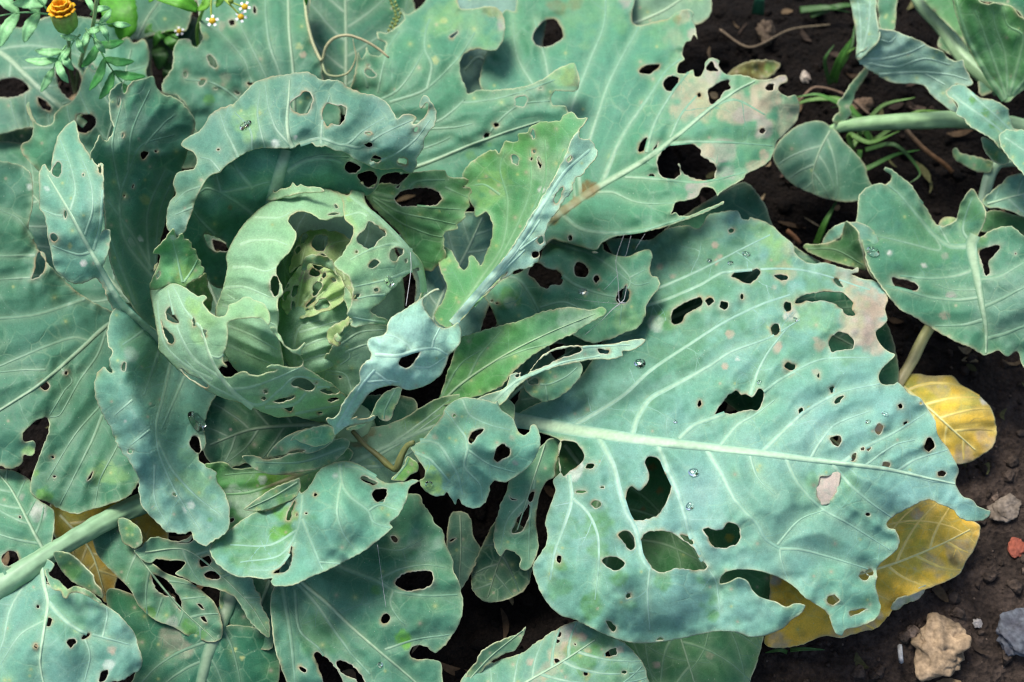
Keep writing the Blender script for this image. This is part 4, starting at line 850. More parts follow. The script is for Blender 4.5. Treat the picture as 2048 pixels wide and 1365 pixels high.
leaf('H4', cab, dict(branch=False, out=[(300, 578), (310, 574), (320, 574), (345, 567), (365, 572), (380, 582), (395, 592), (408, 590), (414, 596), (406, 606), (418, 622), (432, 632), (448, 632), (455, 620), (457, 608), (470, 605), (480, 598), (487, 593), (498, 594), (508, 600), (525, 606), (532, 613), (539, 625), (540, 640), (536, 651), (528, 642), (520, 637), (503, 636), (484, 638), (466, 641), (456, 647), (455, 680), (452, 697), (446, 712), (447, 725), (453, 735), (442, 733), (438, 744), (446, 753), (460, 755), (476, 746), (490, 744), (500, 749), (518, 752), (535, 746), (552, 742), (556, 740), (538, 738), (532, 735), (548, 730), (570, 733), (592, 735), (604, 730), (606, 722), (598, 712), (585, 706), (573, 697), (562, 684), (552, 672), (543, 662), (540, 655), (547, 654), (556, 666), (563, 676), (568, 688), (580, 698), (594, 700), (600, 694), (609, 686), (612, 688), (604, 700), (605, 710), (600, 710), (607, 722), (608, 733), (622, 742), (645, 757), (665, 768), (680, 784), (694, 796), (697, 812), (685, 830), (664, 845), (640, 845), (605, 838), (592, 834), (560, 836), (530, 828), (500, 814), (475, 806), (440, 795), (400, 775), (360, 745), (332, 716), (316, 700), (316, 680), (309, 640), (303, 605)],
     holes=[[(334, 618), (342, 614), (347, 628), (352, 635), (358, 647), (345, 644), (334, 637), (331, 626)], [(322, 642), (330, 656), (344, 671), (348, 680), (344, 689), (337, 686), (330, 672), (325, 656)], [(361, 737), (376, 748), (392, 754), (405, 760), (417, 772), (413, 777), (396, 769), (378, 758), (368, 747)], (387, 645, 3, 9, -8), [(403, 668), (409, 661), (415, 662), (411, 668), (413, 673), (406, 675)], [(582, 768), (592, 758), (608, 757), (622, 764), (631, 773), (626, 781), (614, 783), (600, 778), (586, 774)], [(545, 804), (560, 798), (575, 796), (588, 792), (587, 799), (572, 804), (558, 807)], [(562, 813), (573, 815), (586, 812), (587, 821), (580, 826), (572, 822)], (531, 784, 5, 4), (528, 798, 4.5, 4.5), [(640, 782), (655, 776), (672, 777), (680, 786), (665, 789), (650, 788)], (633, 766, 2.5, 2.5), [(655, 800), (672, 795), (678, 800), (660, 806)], (641, 827, 5, 3)],
     dome=(555, 640, 262, 210, 9, 14), mid=([(506, 816), (495, 808), (470, 788), (440, 752), (420, 712), (408, 675), (400, 650)], 10, 3),
     veins=[([(456, 780), (500, 775), (545, 760), (600, 736)], 5, 2), ([(478, 800), (520, 810), (560, 780), (590, 755), (640, 760)], 5, 2), ([(530, 815), (590, 808), (620, 780), (660, 775), (690, 795)], 5, 2), ([(590, 828), (640, 818), (690, 808)], 4, 2), ([(418, 712), (440, 715), (452, 700)], 4, 2), ([(440, 755), (390, 720), (360, 670), (345, 620), (335, 580)], 5, 2), ([(425, 760), (370, 730), (330, 690), (318, 640), (315, 600)], 5, 2), ([(405, 660), (370, 620), (355, 590), (345, 572)], 4, 2), ([(480, 800), (420, 770), (370, 720)], 4, 2)],
     col='head', tone=0.97, jag=1.2, specks=4, spots=[(400, 655, 30, 'lime', 0.30), (346, 740, 9, 'scuff', .7), (385, 610, 14, 'lime', 0.50), (520, 625, 20, 'lime', 0.30), (430, 640, 60, 'lime', 0.07)], step=4.5, puff=.18), name='head_leaf', mat=M_HEAD, label='pale front leaf cupping the head, full of bitten holes')
leaf('H5', cab, [dict(branch=False, out=[(345, 458), (350, 462), (354, 476), (358, 470), (367, 467), (369, 477), (374, 478), (383, 486), (386, 495), (391, 500), (394, 512), (400, 520), (402, 533), (408, 541), (402, 552), (390, 560), (376, 568), (368, 578), (345, 571), (322, 577), (303, 582), (300, 570), (308, 548), (316, 525), (318, 510), (306, 508), (312, 497), (322, 487), (330, 480), (338, 468)],
     h=[(345, 458, 17.8), (306, 508, 16.2), (300, 575, 13), (345, 571, 15.2), (372, 572, 15), (408, 541, 14.5), (383, 486, 16.5), (350, 520, 15.8)], holes=[(311, 535, 3, 10, 20), (317, 550, 3, 8, 20)], veins=[([(365, 565), (355, 520), (345, 480)], 4, 2), ([(368, 565), (385, 540), (395, 520)], 4, 2)], col='green', tone=1.2, jag=2, spots=[(345, 475, 8, 'pale', .5), (370, 550, 24, 'lime', 0.60), (380, 530, 40, 'bright', .25)], step=4),
     dict(out=[(372, 572), (385, 562), (402, 552), (412, 545), (416, 560), (419, 580), (427, 592), (424, 612), (418, 624), (405, 605), (390, 590)], h=[(372, 572, 13.5), (412, 545, 12), (427, 592, 10.5), (418, 624, 10)], col='green', tone=.7, jag=2, spots=[(400, 590, 30, 'bright', .3)], step=4)], name='head_leaf', mat=M_HEAD)
leaf('H8', cab, dict(out=[(735, 682), (742, 676), (765, 670), (772, 663), (775, 648), (782, 636), (800, 625), (820, 612), (840, 598), (858, 584), (870, 577), (877, 576), (880, 582), (872, 580), (858, 589), (847, 600), (846, 606), (852, 622), (864, 638), (878, 653), (890, 656), (905, 652), (917, 646), (923, 665), (921, 685), (911, 700), (898, 712), (893, 730), (880, 752), (855, 771), (822, 781), (806, 778), (785, 771), (760, 776), (740, 787), (727, 803), (714, 822), (702, 838), (715, 834), (716, 838), (735, 838), (748, 832), (752, 836), (738, 846), (715, 850), (697, 852), (682, 862), (670, 872), (666, 858), (652, 842), (656, 837), (668, 838), (678, 828), (690, 800), (706, 780), (720, 764), (718, 750), (720, 738), (732, 722), (741, 718), (742, 706), (735, 694)],
     holes=[[(797, 728), (803, 717), (818, 706), (830, 703), (840, 704), (836, 716), (828, 728), (814, 737), (804, 734)]],
     h=[(735, 685, 21.5), (775, 655, 22), (820, 612, 21), (877, 576, 20.5), (860, 640, 20.8), (917, 650, 19.6), (921, 685, 19.2), (893, 730, 18.8), (855, 771, 18.8), (806, 778, 19.4), (760, 776, 20), (720, 745, 21), (690, 820, 18.3), (666, 858, 17), (840, 700, 20.8), (790, 710, 21.8), (750, 835, 15.5)],
     veins=[([(675, 855), (700, 812), (725, 770), (750, 740)], 5, 4), ([(750, 745), (790, 775)], 4, 4), ([(750, 710), (795, 712), (830, 702), (870, 697), (895, 710)], 6, 3), ([(825, 700), (815, 690), (790, 674), (770, 670)], 4, 2), ([(830, 735), (860, 735), (890, 715)], 4, 2), ([(865, 695), (868, 680), (880, 656)], 4, 2), ([(735, 765), (770, 762), (800, 765)], 4, 2)],
     col='grey', tone=1.4, jag=1.1, specks=4, puff=.16, step=4.5, rimw=1.1), label='pale lobe folded over between head and right leaves')
leaf('H9', cab, dict(out=[(755, 802), (768, 786), (790, 776), (803, 778), (798, 800), (788, 818), (781, 838), (766, 842), (752, 832), (742, 842), (725, 856), (700, 862), (692, 858), (712, 850), (735, 840)], h=[(755, 802, 14), (803, 778, 15), (781, 838, 13), (700, 860, 12.6)], veins=[([(790, 780), (770, 820), (768, 838)], 4, 2)], col='mid', jag=1.6, spots=[(772, 838, 9, 'tan', .7)], step=4))

# ---- right side, small middle leaves
leaf('R1', cab, dict(out=[(1030, 838), (1045, 822), (1080, 805), (1150, 765), (1195, 700), (1225, 640), (1250, 560), (1225, 510), (1215, 480), (1262, 478), (1300, 480), (1330, 460), (1360, 452), (1380, 452), (1395, 458), (1408, 445), (1418, 430), (1445, 424), (1470, 421), (1478, 425), (1483, 437), (1497, 440), (1500, 435), (1520, 440), (1545, 452), (1562, 468), (1586, 488), (1590, 504), (1604, 520), (1625, 527), (1650, 526), (1680, 535), (1705, 540), (1716, 535), (1716, 545), (1703, 549), (1725, 558), (1748, 561), (1770, 575), (1776, 600), (1770, 615), (1774, 642), (1752, 666), (1762, 690), (1780, 705), (1790, 709), (1780, 722), (1765, 738), (1758, 752), (1764, 767), (1788, 768), (1795, 763), (1808, 775), (1820, 788), (1840, 795), (1858, 820), (1871, 842), (1875, 868), (1896, 897), (1912, 925), (1918, 945), (1912, 962), (1915, 976), (1926, 992), (1946, 1001), (1957, 1014), (1981, 1022), (1979, 1031), (1967, 1041), (1940, 1042), (1920, 1035), (1906, 1020), (1880, 1008), (1862, 1000), (1845, 1003), (1810, 1020), (1785, 1035), (1774, 1045), (1776, 1056), (1790, 1060), (1799, 1080), (1796, 1096), (1783, 1110), (1764, 1125), (1754, 1140), (1755, 1155), (1752, 1170), (1757, 1198), (1762, 1215), (1756, 1232), (1740, 1245), (1715, 1255), (1692, 1260), (1684, 1272), (1673, 1268), (1664, 1252), (1657, 1230), (1645, 1218), (1625, 1205), (1610, 1195), (1590, 1176), (1573, 1163), (1545, 1150), (1510, 1141), (1470, 1140), (1450, 1145), (1440, 1158), (1440, 1168), (1446, 1169), (1462, 1162), (1478, 1155), (1496, 1164), (1506, 1182), (1520, 1194), (1550, 1203), (1572, 1214), (1590, 1207), (1610, 1211), (1604, 1226), (1585, 1240), (1565, 1258), (1530, 1272), (1500, 1275), (1470, 1265), (1430, 1263), (1390, 1272), (1340, 1282), (1280, 1288), (1240, 1280), (1200, 1265), (1150, 1240), (1118, 1230), (1090, 1200), (1074, 1167), (1065, 1135), (1076, 1115), (1091, 1092), (1095, 1070), (1090, 1045), (1100, 1010), (1110, 982), (1106, 962), (1117, 948), (1122, 942), (1116, 915), (1120, 882), (1080, 866), (1045, 856)],
     holes=[[(1117, 892), (1124, 881), (1150, 884), (1164, 900), (1168, 918), (1154, 935), (1136, 945), (1128, 952), (1119, 940)], [(1290, 925), (1296, 914), (1312, 916), (1326, 930), (1332, 950), (1342, 972), (1334, 1002), (1315, 1030), (1288, 1040), (1262, 1037), (1251, 1005), (1255, 980), (1264, 972), (1280, 982), (1298, 956)],
            [(1236, 1070), (1248, 1062), (1262, 1064), (1269, 1078), (1270, 1096), (1258, 1099), (1246, 1083)], [(1281, 1085), (1288, 1070), (1305, 1063), (1335, 1062), (1350, 1070), (1385, 1092), (1398, 1112), (1415, 1134), (1398, 1140), (1370, 1138), (1350, 1137), (1325, 1146), (1305, 1137), (1295, 1120), (1284, 1105)],
            [(1405, 1060), (1416, 1056), (1432, 1062), (1449, 1058), (1453, 1049), (1465, 1046), (1478, 1055), (1482, 1076), (1470, 1091), (1445, 1097), (1425, 1092), (1416, 1076)], [(1360, 1070), (1375, 1073), (1387, 1088), (1374, 1084)], [(1204, 1122), (1215, 1114), (1235, 1115), (1250, 1126), (1242, 1139), (1228, 1141), (1212, 1132)], (1118, 1118, 5, 8), (1193, 1009, 10, 8, -10), (1161, 984, 10, 3), (1204, 975, 5, 2.5), (1257, 1192, 5, 5, 30), [(1212, 1243), (1222, 1245), (1231, 1258), (1224, 1262)], [(1313, 1281), (1320, 1276), (1327, 1280)], (1180, 932, 9, 5, -10),
            [(1431, 830), (1436, 815), (1450, 800), (1455, 792), (1474, 782), (1482, 790), (1492, 788), (1506, 793), (1517, 777), (1528, 784), (1526, 803), (1515, 822), (1500, 820), (1478, 824), (1458, 829), (1450, 825)], (1399, 808, 4, 7, 15), [(1462, 553), (1475, 542), (1500, 543), (1513, 538), (1521, 542), (1514, 555), (1498, 568), (1485, 565), (1475, 558)], (1462, 461, 7, 5, -10), [(1548, 551), (1562, 549), (1576, 553), (1572, 560), (1558, 559)], [(1667, 560), (1673, 556), (1682, 565), (1688, 576), (1676, 571)],
            [(1590, 606), (1600, 594), (1625, 586), (1655, 582), (1685, 585), (1700, 598), (1707, 607), (1704, 620), (1710, 630), (1694, 632), (1684, 618), (1668, 607), (1645, 602), (1625, 605), (1615, 602), (1602, 607)], (1576, 613, 8, 11), (1551, 660, 9, 12, 15), (1447, 611, 9, 9), (1419, 602, 9, 7, -20), [(1345, 622), (1358, 612), (1380, 600), (1400, 595), (1405, 608), (1396, 617), (1374, 628), (1362, 645), (1350, 650), (1343, 642)], (1484, 594, 3, 6), [(1657, 688), (1664, 672), (1680, 664), (1696, 668), (1708, 680), (1707, 697), (1690, 700), (1664, 705), (1660, 697)], (1580, 733, 12, 8, 15), (1665, 780, 5.5, 7), [(1668, 805), (1674, 796), (1687, 791), (1683, 800), (1672, 808)], (1601, 822, 6, 8), [(1660, 877), (1668, 873), (1680, 872), (1683, 883), (1677, 894), (1668, 890)], (1759, 860, 7, 12, 20), (1707, 915, 4, 9, 25), (1725, 898, 5, 3, -30), (1738, 898, 6, 3, -40), (1859, 891, 10, 15, 10), [(1641, 953), (1657, 952), (1676, 948), (1674, 968), (1672, 985), (1660, 1002), (1644, 1006), (1634, 990), (1637, 968)], (1884, 947, 9, 6), (1773, 931, 8, 7), (1801, 813, 5, 5), (1811, 847, 5, 3, -30), (1842, 807, 3, 3), (1667, 1201, 12, 11), (1727, 1153, 10, 8, 20), (1739, 1145, 8, 7), [(1699, 1223), (1712, 1221), (1722, 1217), (1734, 1219), (1722, 1226), (1712, 1230), (1701, 1233)], (1736, 1030, 5, 3.5), [(1634, 752), (1640, 744), (1638, 756)]],
     h=[(1030, 838, 6), (1120, 880, 7.5), (1150, 765, 6.5), (1225, 640, 6.8), (1225, 510, 7.2), (1340, 456, 8.5), (1470, 421, 9), (1590, 504, 9.8), (1716, 540, 9.5), (1776, 600, 9.8), (1790, 709, 10.5), (1870, 842, 10.5), (1918, 945, 10.5), (1980, 1025, 9), (1850, 1003, 10.3), (1790, 1075, 9.5), (1684, 1270, 8.5), (1610, 1195, 10.5), (1560, 1258, 9), (1440, 1160, 11), (1280, 1288, 7.5), (1090, 1200, 7.5), (1065, 1135, 8), (1095, 1040, 8.2), (1200, 870, 9.2), (1350, 888, 11.5), (1550, 910, 13), (1750, 940, 12.3), (1350, 720, 10.3), (1550, 700, 11.8), (1450, 560, 10.5), (1300, 1000, 11.5), (1200, 1120, 11), (1500, 1050, 12.5), (1650, 1080, 11.3), (1400, 800, 11), (1350, 1230, 10.5), (1180, 1220, 9.5)],
     mid=([(960, 835), (1040, 842), (1100, 852), (1200, 868), (1300, 882), (1400, 893), (1500, 904), (1600, 917), (1690, 928), (1780, 940), (1860, 958), (1910, 968)], 25, 4),
     veins=[([(1150, 850), (1210, 815), (1250, 788), (1300, 742), (1370, 695), (1440, 650), (1520, 610), (1580, 590)], 6, 3), ([(1265, 868), (1275, 835), (1300, 798), (1340, 775), (1420, 732), (1460, 705), (1540, 675), (1600, 640)], 8, 2), ([(1500, 790), (1515, 745), (1540, 700), (1580, 650)], 5, 2), ([(1358, 878), (1390, 850), (1450, 828), (1520, 790), (1560, 760), (1640, 720), (1740, 715)], 7, 2), ([(1442, 890), (1475, 850), (1510, 830), (1550, 800)], 6, 2), ([(1525, 904), (1580, 850), (1620, 818), (1680, 785), (1760, 768)], 7, 2), ([(1622, 917), (1640, 885), (1670, 850), (1740, 822)], 5, 2), ([(1685, 926), (1730, 895), (1790, 865), (1850, 828)], 7, 2), ([(1795, 943), (1830, 920), (1895, 900)], 5, 2), ([(1730, 932), (1790, 890), (1830, 880)], 4, 2), ([(1815, 945), (1860, 962), (1908, 965)], 5, 2),
            ([(1315, 888), (1335, 940), (1355, 985), (1370, 1030), (1378, 1065), (1400, 1110)], 8, 4), ([(1415, 900), (1440, 945), (1470, 1000), (1515, 1050), (1530, 1078), (1560, 1098)], 8, 4), ([(1560, 1098), (1600, 1100), (1660, 1115), (1740, 1140)], 5, 2), ([(1560, 1098), (1562, 1120), (1575, 1160)], 4, 2), ([(1500, 912), (1515, 955), (1550, 990)], 4, 2), ([(1573, 918), (1595, 965), (1640, 1015), (1700, 1050), (1780, 1100)], 6, 2), ([(1665, 930), (1700, 970), (1740, 1005), (1790, 1040)], 6, 2), ([(1555, 1090), (1600, 1040), (1650, 1020)], 4, 2),
            ([(1195, 870), (1225, 930), (1240, 985), (1255, 1030), (1272, 1060), (1282, 1110), (1300, 1140)], 9, 5), ([(1138, 950), (1143, 1000), (1125, 1060), (1110, 1100), (1100, 1160)], 6, 3), ([(1146, 998), (1175, 1025), (1195, 1070), (1197, 1130), (1190, 1200)], 5, 2), ([(1300, 1140), (1295, 1190), (1300, 1260)], 4, 2), ([(1400, 1115), (1430, 1160), (1440, 1220)], 4, 2), ([(1250, 560), (1300, 580), (1400, 540), (1480, 500), (1540, 470)], 5, 2), ([(1260, 620), (1330, 600), (1400, 570), (1450, 545), (1600, 540), (1740, 580)], 5, 2)],
     col='sky', tone=1.0, jag=1.1, ruffle=.4, wave=.5, puff=.26, puffr=38., specks=60,
     spots=[(1130, 1000, 120, 'moss', .3), (1330, 1240, 120, 'moss', .2), (1560, 520, 120, 'moss', .3), (1640, 640, 110, 'moss', .2), (1290, 560, 190, 'moss', .5), (1420, 560, 170, 'moss', .3), (1250, 720, 130, 'moss', .45), (1545, 475, 35, 'lime', 0.25), (1560, 510, 36, 'lime', 0.35), (1580, 500, 20, 'tan', .3), (1740, 600, 40, 'tan', .65), (1735, 640, 45, 'tan', .75), (1715, 660, 30, 'pink', .6), (1745, 680, 26, 'tan', .6), (1690, 640, 25, 'tan', .5), (1640, 690, 14, 'tan', .7), (1580, 628, 14, 'white', .7), (1640, 610, 70, 'lime', 0.12), (1650, 655, 60, 'lime', 0.10), (1575, 550, 20, 'tan', .4), (1700, 545, 26, 'tan', .4), (1480, 580, 160, 'lime', 0.07), (1380, 480, 100, 'lime', 0.06),
            (1555, 693, 10, 'tan', .7), (1460, 670, 8, 'tan', .6), (1632, 677, 8, 'tan', .6), (1550, 575, 6, 'tan', .6), (1430, 490, 6, 'tan', .8), (1434, 525, 6, 'tan', .8), (1320, 533, 8, 'tan', .5), (1345, 553, 7, 'tan', .5), (1440, 515, 5, 'tan', .6), (1580, 737, 16, 'tan', .3), (1630, 745, 9, 'tan', .5), (1450, 732, 7, 'tan', .7), (1475, 717, 5, 'white', .7),
            (1100, 1100, 22, 'scuff', .5), (1120, 1130, 14, 'scuff', .6), (1115, 1180, 20, 'scuff', .35), (1140, 1060, 30, 'scuff', .25), (1195, 1045, 26, 'scuff', .45), (1200, 1100, 16, 'scuff', .4), (1190, 1215, 24, 'scuff', .5), (1240, 1160, 20, 'scuff', .5), (1330, 1160, 22, 'scuff', .45), (1400, 1165, 14, 'scuff', .5), (1425, 1205, 22, 'scuff', .45), (1430, 1230, 12, 'scuff', .5), (1260, 1210, 12, 'scuff', .3), (1690, 720, 26, 'scuff', .3), (1620, 960, 14, 'scuff', .3), (1700, 965, 20, 'scuff', .25), (1150, 940, 16, 'pale', .7), (1280, 1050, 14, 'pale', .4), (1330, 640, 18, 'scuff', .5), (1310, 650, 14, 'pale', .4), (1560, 1000, 180, 'pale', .05)], step=5.0),
     label='widest leaf, lower right, riddled with holes and a thick white midrib')
leaf('R1w', cab, dict(out=[(1637, 949), (1657, 948), (1680, 944), (1679, 968), (1676, 987), (1662, 1006), (1642, 1010), (1629, 991), (1632, 968)], h=[(x, y, leaf_z('R1', x, y) - .12) for x, y in ((1637, 949), (1680, 944), (1662, 1006), (1642, 1010), (1630, 980), (1655, 975))], col='grey', spots=[(1655, 975, 150, 'skin', 1)], puff=0, wave=.05, ruffle=0, jag=.3, step=4, specks=0, rimw=0), name='dry_membrane', mat=M_HEAD, label='pale dried skin left across one hole')
leaf('M1', cab, dict(out=[(1040, 545), (1060, 530), (1078, 520), (1085, 500), (1100, 478), (1140, 478), (1180, 494), (1205, 487), (1208, 500), (1230, 510), (1252, 513), (1275, 505), (1298, 499), (1305, 514), (1300, 535), (1303, 550), (1316, 556), (1318, 576), (1305, 592), (1292, 615), (1292, 630), (1276, 655), (1250, 666), (1220, 678), (1188, 686), (1165, 680), (1140, 668), (1080, 650), (1030, 648), (998, 652), (988, 630), (976, 605), (968, 590), (985, 572), (1010, 556)],
     holes=[[(1056, 548), (1062, 534), (1074, 524), (1092, 534), (1115, 542), (1126, 556), (1122, 570), (1104, 570), (1094, 577), (1078, 570), (1066, 556)], [(1148, 541), (1150, 528), (1158, 524), (1175, 535), (1177, 545), (1170, 556), (1158, 554), (1150, 550)], (1193, 558, 6, 8, 15), [(1232, 600), (1236, 586), (1247, 578), (1252, 572), (1258, 588), (1252, 605), (1240, 607)], (1135, 478, 5, 7, 20), (984, 602, 2.5, 2.5), (994, 607, 3.5, 2)],
     h=[(1040, 545, 8), (1085, 495, 7.5), (1205, 487, 9.3), (1298, 499, 10.8), (1318, 570, 11), (1292, 625, 10.5), (1188, 686, 9.5), (1080, 650, 9), (998, 652, 8), (968, 590, 8), (1130, 590, 10), (1230, 570, 11.2)],
     veins=[([(970, 560), (1030, 555), (1060, 590), (1078, 625), (1090, 650)], 6, 3), ([(1110, 540), (1150, 570), (1200, 588), (1240, 596)], 6, 3), ([(1095, 480), (1130, 492), (1180, 508), (1230, 540), (1270, 570), (1300, 565)], 6, 2), ([(1230, 520), (1260, 560), (1245, 600), (1240, 650)], 4, 2), ([(1080, 615), (1130, 605), (1200, 640)], 4, 2), ([(1260, 555), (1290, 540)], 4, 2)],
     col='mid', tone=1.05, jag=1.2, spots=[(1015, 598, 22, 'scuff', .7), (1035, 605, 12, 'scuff', .6), (1020, 605, 14, 'pale', .3), (1170, 583, 7, 'pale', .5), (1255, 640, 30, 'lime', 0.25), (1110, 490, 20, 'lime', 0.20)]))
leaf('M4', cab, dict(out=[(1043, 758), (1058, 742), (1090, 735), (1130, 728), (1160, 724), (1164, 745), (1151, 765), (1126, 790), (1095, 804), (1075, 800), (1052, 782)], holes=[(1067, 762, 11, 7, 10)], h=[(1043, 758, 9.5), (1160, 724, 10.5), (1095, 804, 9), (1110, 765, 10.5)], veins=[([(1050, 760), (1090, 770), (1130, 755), (1155, 735)], 4, 2), ([(1090, 770), (1095, 800)], 3, 2)], col='mid', jag=1.5))
leaf('M2', cab, dict(out=[(868, 812), (880, 790), (897, 740), (908, 705), (922, 675), (945, 668), (985, 655), (1030, 645), (1085, 624), (1112, 617), (1145, 614), (1180, 620), (1205, 614), (1213, 622), (1208, 632), (1180, 645), (1150, 665), (1100, 690), (1060, 716), (1035, 736), (1020, 752), (1000, 775), (950, 795), (900, 810)],
     h=[(868, 812, 8), (922, 675, 11.5), (1030, 645, 12.5), (1145, 614, 13), (1213, 622, 12.5), (1100, 690, 13), (1020, 752, 11.5), (950, 795, 9.5), (980, 720, 10.5)], mid=([(860, 830), (920, 770), (1010, 710), (1100, 665), (1190, 628)], 6, 2), veins=[([(935, 760), (960, 710), (1000, 665)], 5, 2), ([(880, 800), (920, 730), (980, 690)], 4, 2), ([(990, 722), (1050, 700), (1100, 688)], 4, 2)],
     col='green', tone=1.0, jag=1.6, spots=[(920, 740, 50, 'bright', .18), (1150, 640, 40, 'pale', .2)], specks=12))
leaf('M3', cab, dict(out=[(950, 800), (985, 785), (1012, 775), (1020, 752), (1035, 745), (1046, 756), (1062, 740), (1078, 718), (1100, 702), (1130, 692), (1165, 691), (1220, 688), (1260, 680), (1291, 678), (1282, 692), (1262, 702), (1245, 704), (1246, 712), (1220, 718), (1180, 720), (1150, 726), (1110, 735), (1070, 748), (1040, 768), (1020, 790), (1000, 812), (985, 808)],
     holes=[[(1060, 742), (1078, 722), (1100, 706), (1130, 697), (1160, 694), (1164, 702), (1140, 712), (1110, 722), (1085, 736)], [(1196, 698), (1210, 700), (1219, 702), (1216, 708), (1200, 707)], [(1030, 752), (1042, 745), (1036, 755)]],
     h=[(950, 800, 10), (1035, 745, 12), (1130, 692, 14), (1291, 678, 13.5), (1180, 720, 13.5), (1070, 748, 12.8), (1000, 812, 11)], veins=[([(990, 800), (1030, 765), (1080, 742), (1130, 724), (1200, 712)], 5, 2), ([(1110, 702), (1180, 694), (1260, 690)], 4, 2)], col='grey', tone=1.2, jag=1.3, rimw=1.2, branch=False, step=4.5))

# ---- lower middle
leaf('B2', cab, dict(out=[(640, 930), (680, 890), (720, 860), (770, 850), (820, 830), (870, 800), (930, 785), (1000, 776), (1010, 790), (1030, 815), (1020, 850), (960, 860), (900, 880), (850, 900), (830, 940), (790, 975), (740, 965), (690, 945)],
     h=[(640, 930, 7), (770, 850, 8), (930, 785, 9.2), (1025, 820, 8), (900, 880, 7.5), (790, 975, 7), (760, 900, 9)], veins=[([(690, 930), (760, 900), (850, 860), (950, 820)], 8, 3), ([(700, 935), (780, 930), (830, 900)], 6, 3), ([(780, 890), (850, 840), (900, 800)], 5, 2), ([(760, 910), (810, 880), (880, 830)], 5, 2)], col='head', tone=.75, jag=1, spots=[(720, 865, 22, 'brown', .6), (850, 840, 60, 'scuff', .4), (900, 810, 40, 'scuff', .3)]))
tube('gnawed_rib', [(705, 862, 9.2, 4), (730, 890, 9.2, 5), (757, 912, 9.3, 5.5), (780, 934, 9.7, 6), (792, 940, 10.3, 6.5), (802, 915, 11.2, 6.5), (815, 892, 12, 6), (828, 885, 12.4, 4)], M_STALK, cab, (.11, .10, .035), (.20, .22, .07), rough=.35)
leaf('B4', cab, [dict(out=[(395, 938), (412, 928), (450, 925), (470, 938), (500, 935), (560, 932), (610, 925), (680, 895), (705, 905), (690, 935), (640, 960), (610, 990), (595, 1030), (560, 1060), (500, 1050), (450, 1060), (440, 1020), (425, 975)], h=[(395, 938, 8.5), (450, 925, 9), (560, 932, 8), (700, 905, 8.5), (610, 990, 7.5), (500, 1050, 7), (440, 1020, 7.5), (520, 980, 8)],
     holes=[(463, 1040, 6, 4, -20)], col='green', tone=.95, jag=1.4, spots=[(530, 965, 30, 'bright', .7), (560, 955, 22, 'bright', .6), (500, 970, 22, 'scuff', .6), (460, 985, 18, 'scuff', .5), (480, 1000, 36, 'pale', .35), (525, 960, 8, 'pale', .6), (570, 970, 40, 'brown', .25)], veins=[([(690, 915), (600, 950), (500, 985), (440, 990)], 7, 3), ([(600, 950), (520, 945), (450, 950)], 4, 2)]),
     dict(out=[(485, 915), (500, 912), (515, 914), (532, 920), (560, 916), (580, 908), (600, 906), (640, 900), (665, 882), (685, 876), (700, 885), (690, 905), (655, 932), (600, 945), (545, 950), (510, 938)], h=[(485, 915, 11.2), (600, 906, 11.5), (690, 880, 10.5), (655, 932, 10), (545, 950, 10)], col='mid', tone=.85, jag=1.2, spots=[(600, 940, 30, 'lime', 0.20)], veins=[([(690, 895), (600, 925), (510, 925)], 5, 2)]),
     dict(out=[(535, 915), (550, 890), (580, 868), (620, 856), (665, 848), (672, 870), (665, 885), (630, 905), (580, 910)], h=[(535, 915, 10.2), (580, 868, 11.5), (670, 850, 12), (630, 905, 10.8)], col='mid', tone=.85, jag=1, holes=[(590, 905, 18, 3, -10)]),
     dict(out=[(581, 882), (588, 871), (610, 860), (640, 853), (662, 853), (670, 864), (668, 878), (655, 888), (632, 894), (615, 890), (602, 886), (592, 880)], h=[(581, 882, 13), (640, 853, 14.5), (670, 866, 14.5), (632, 894, 13)], col='mid', tone=1.1, jag=1.2)])
leaf('B4b', cab, dict(out=[(488, 1020), (500, 1008), (540, 980), (575, 965), (597, 958), (600, 975), (590, 995), (560, 1010), (520, 1022)], h=[(488, 1020, 9.3), (597, 958, 10.5), (560, 1010, 9.3)], col='mid', tone=.9, jag=1.2, mid=([(595, 965), (550, 992), (495, 1018)], 4, 2), spots=[(580, 1010, 30, 'bright', .3)]))
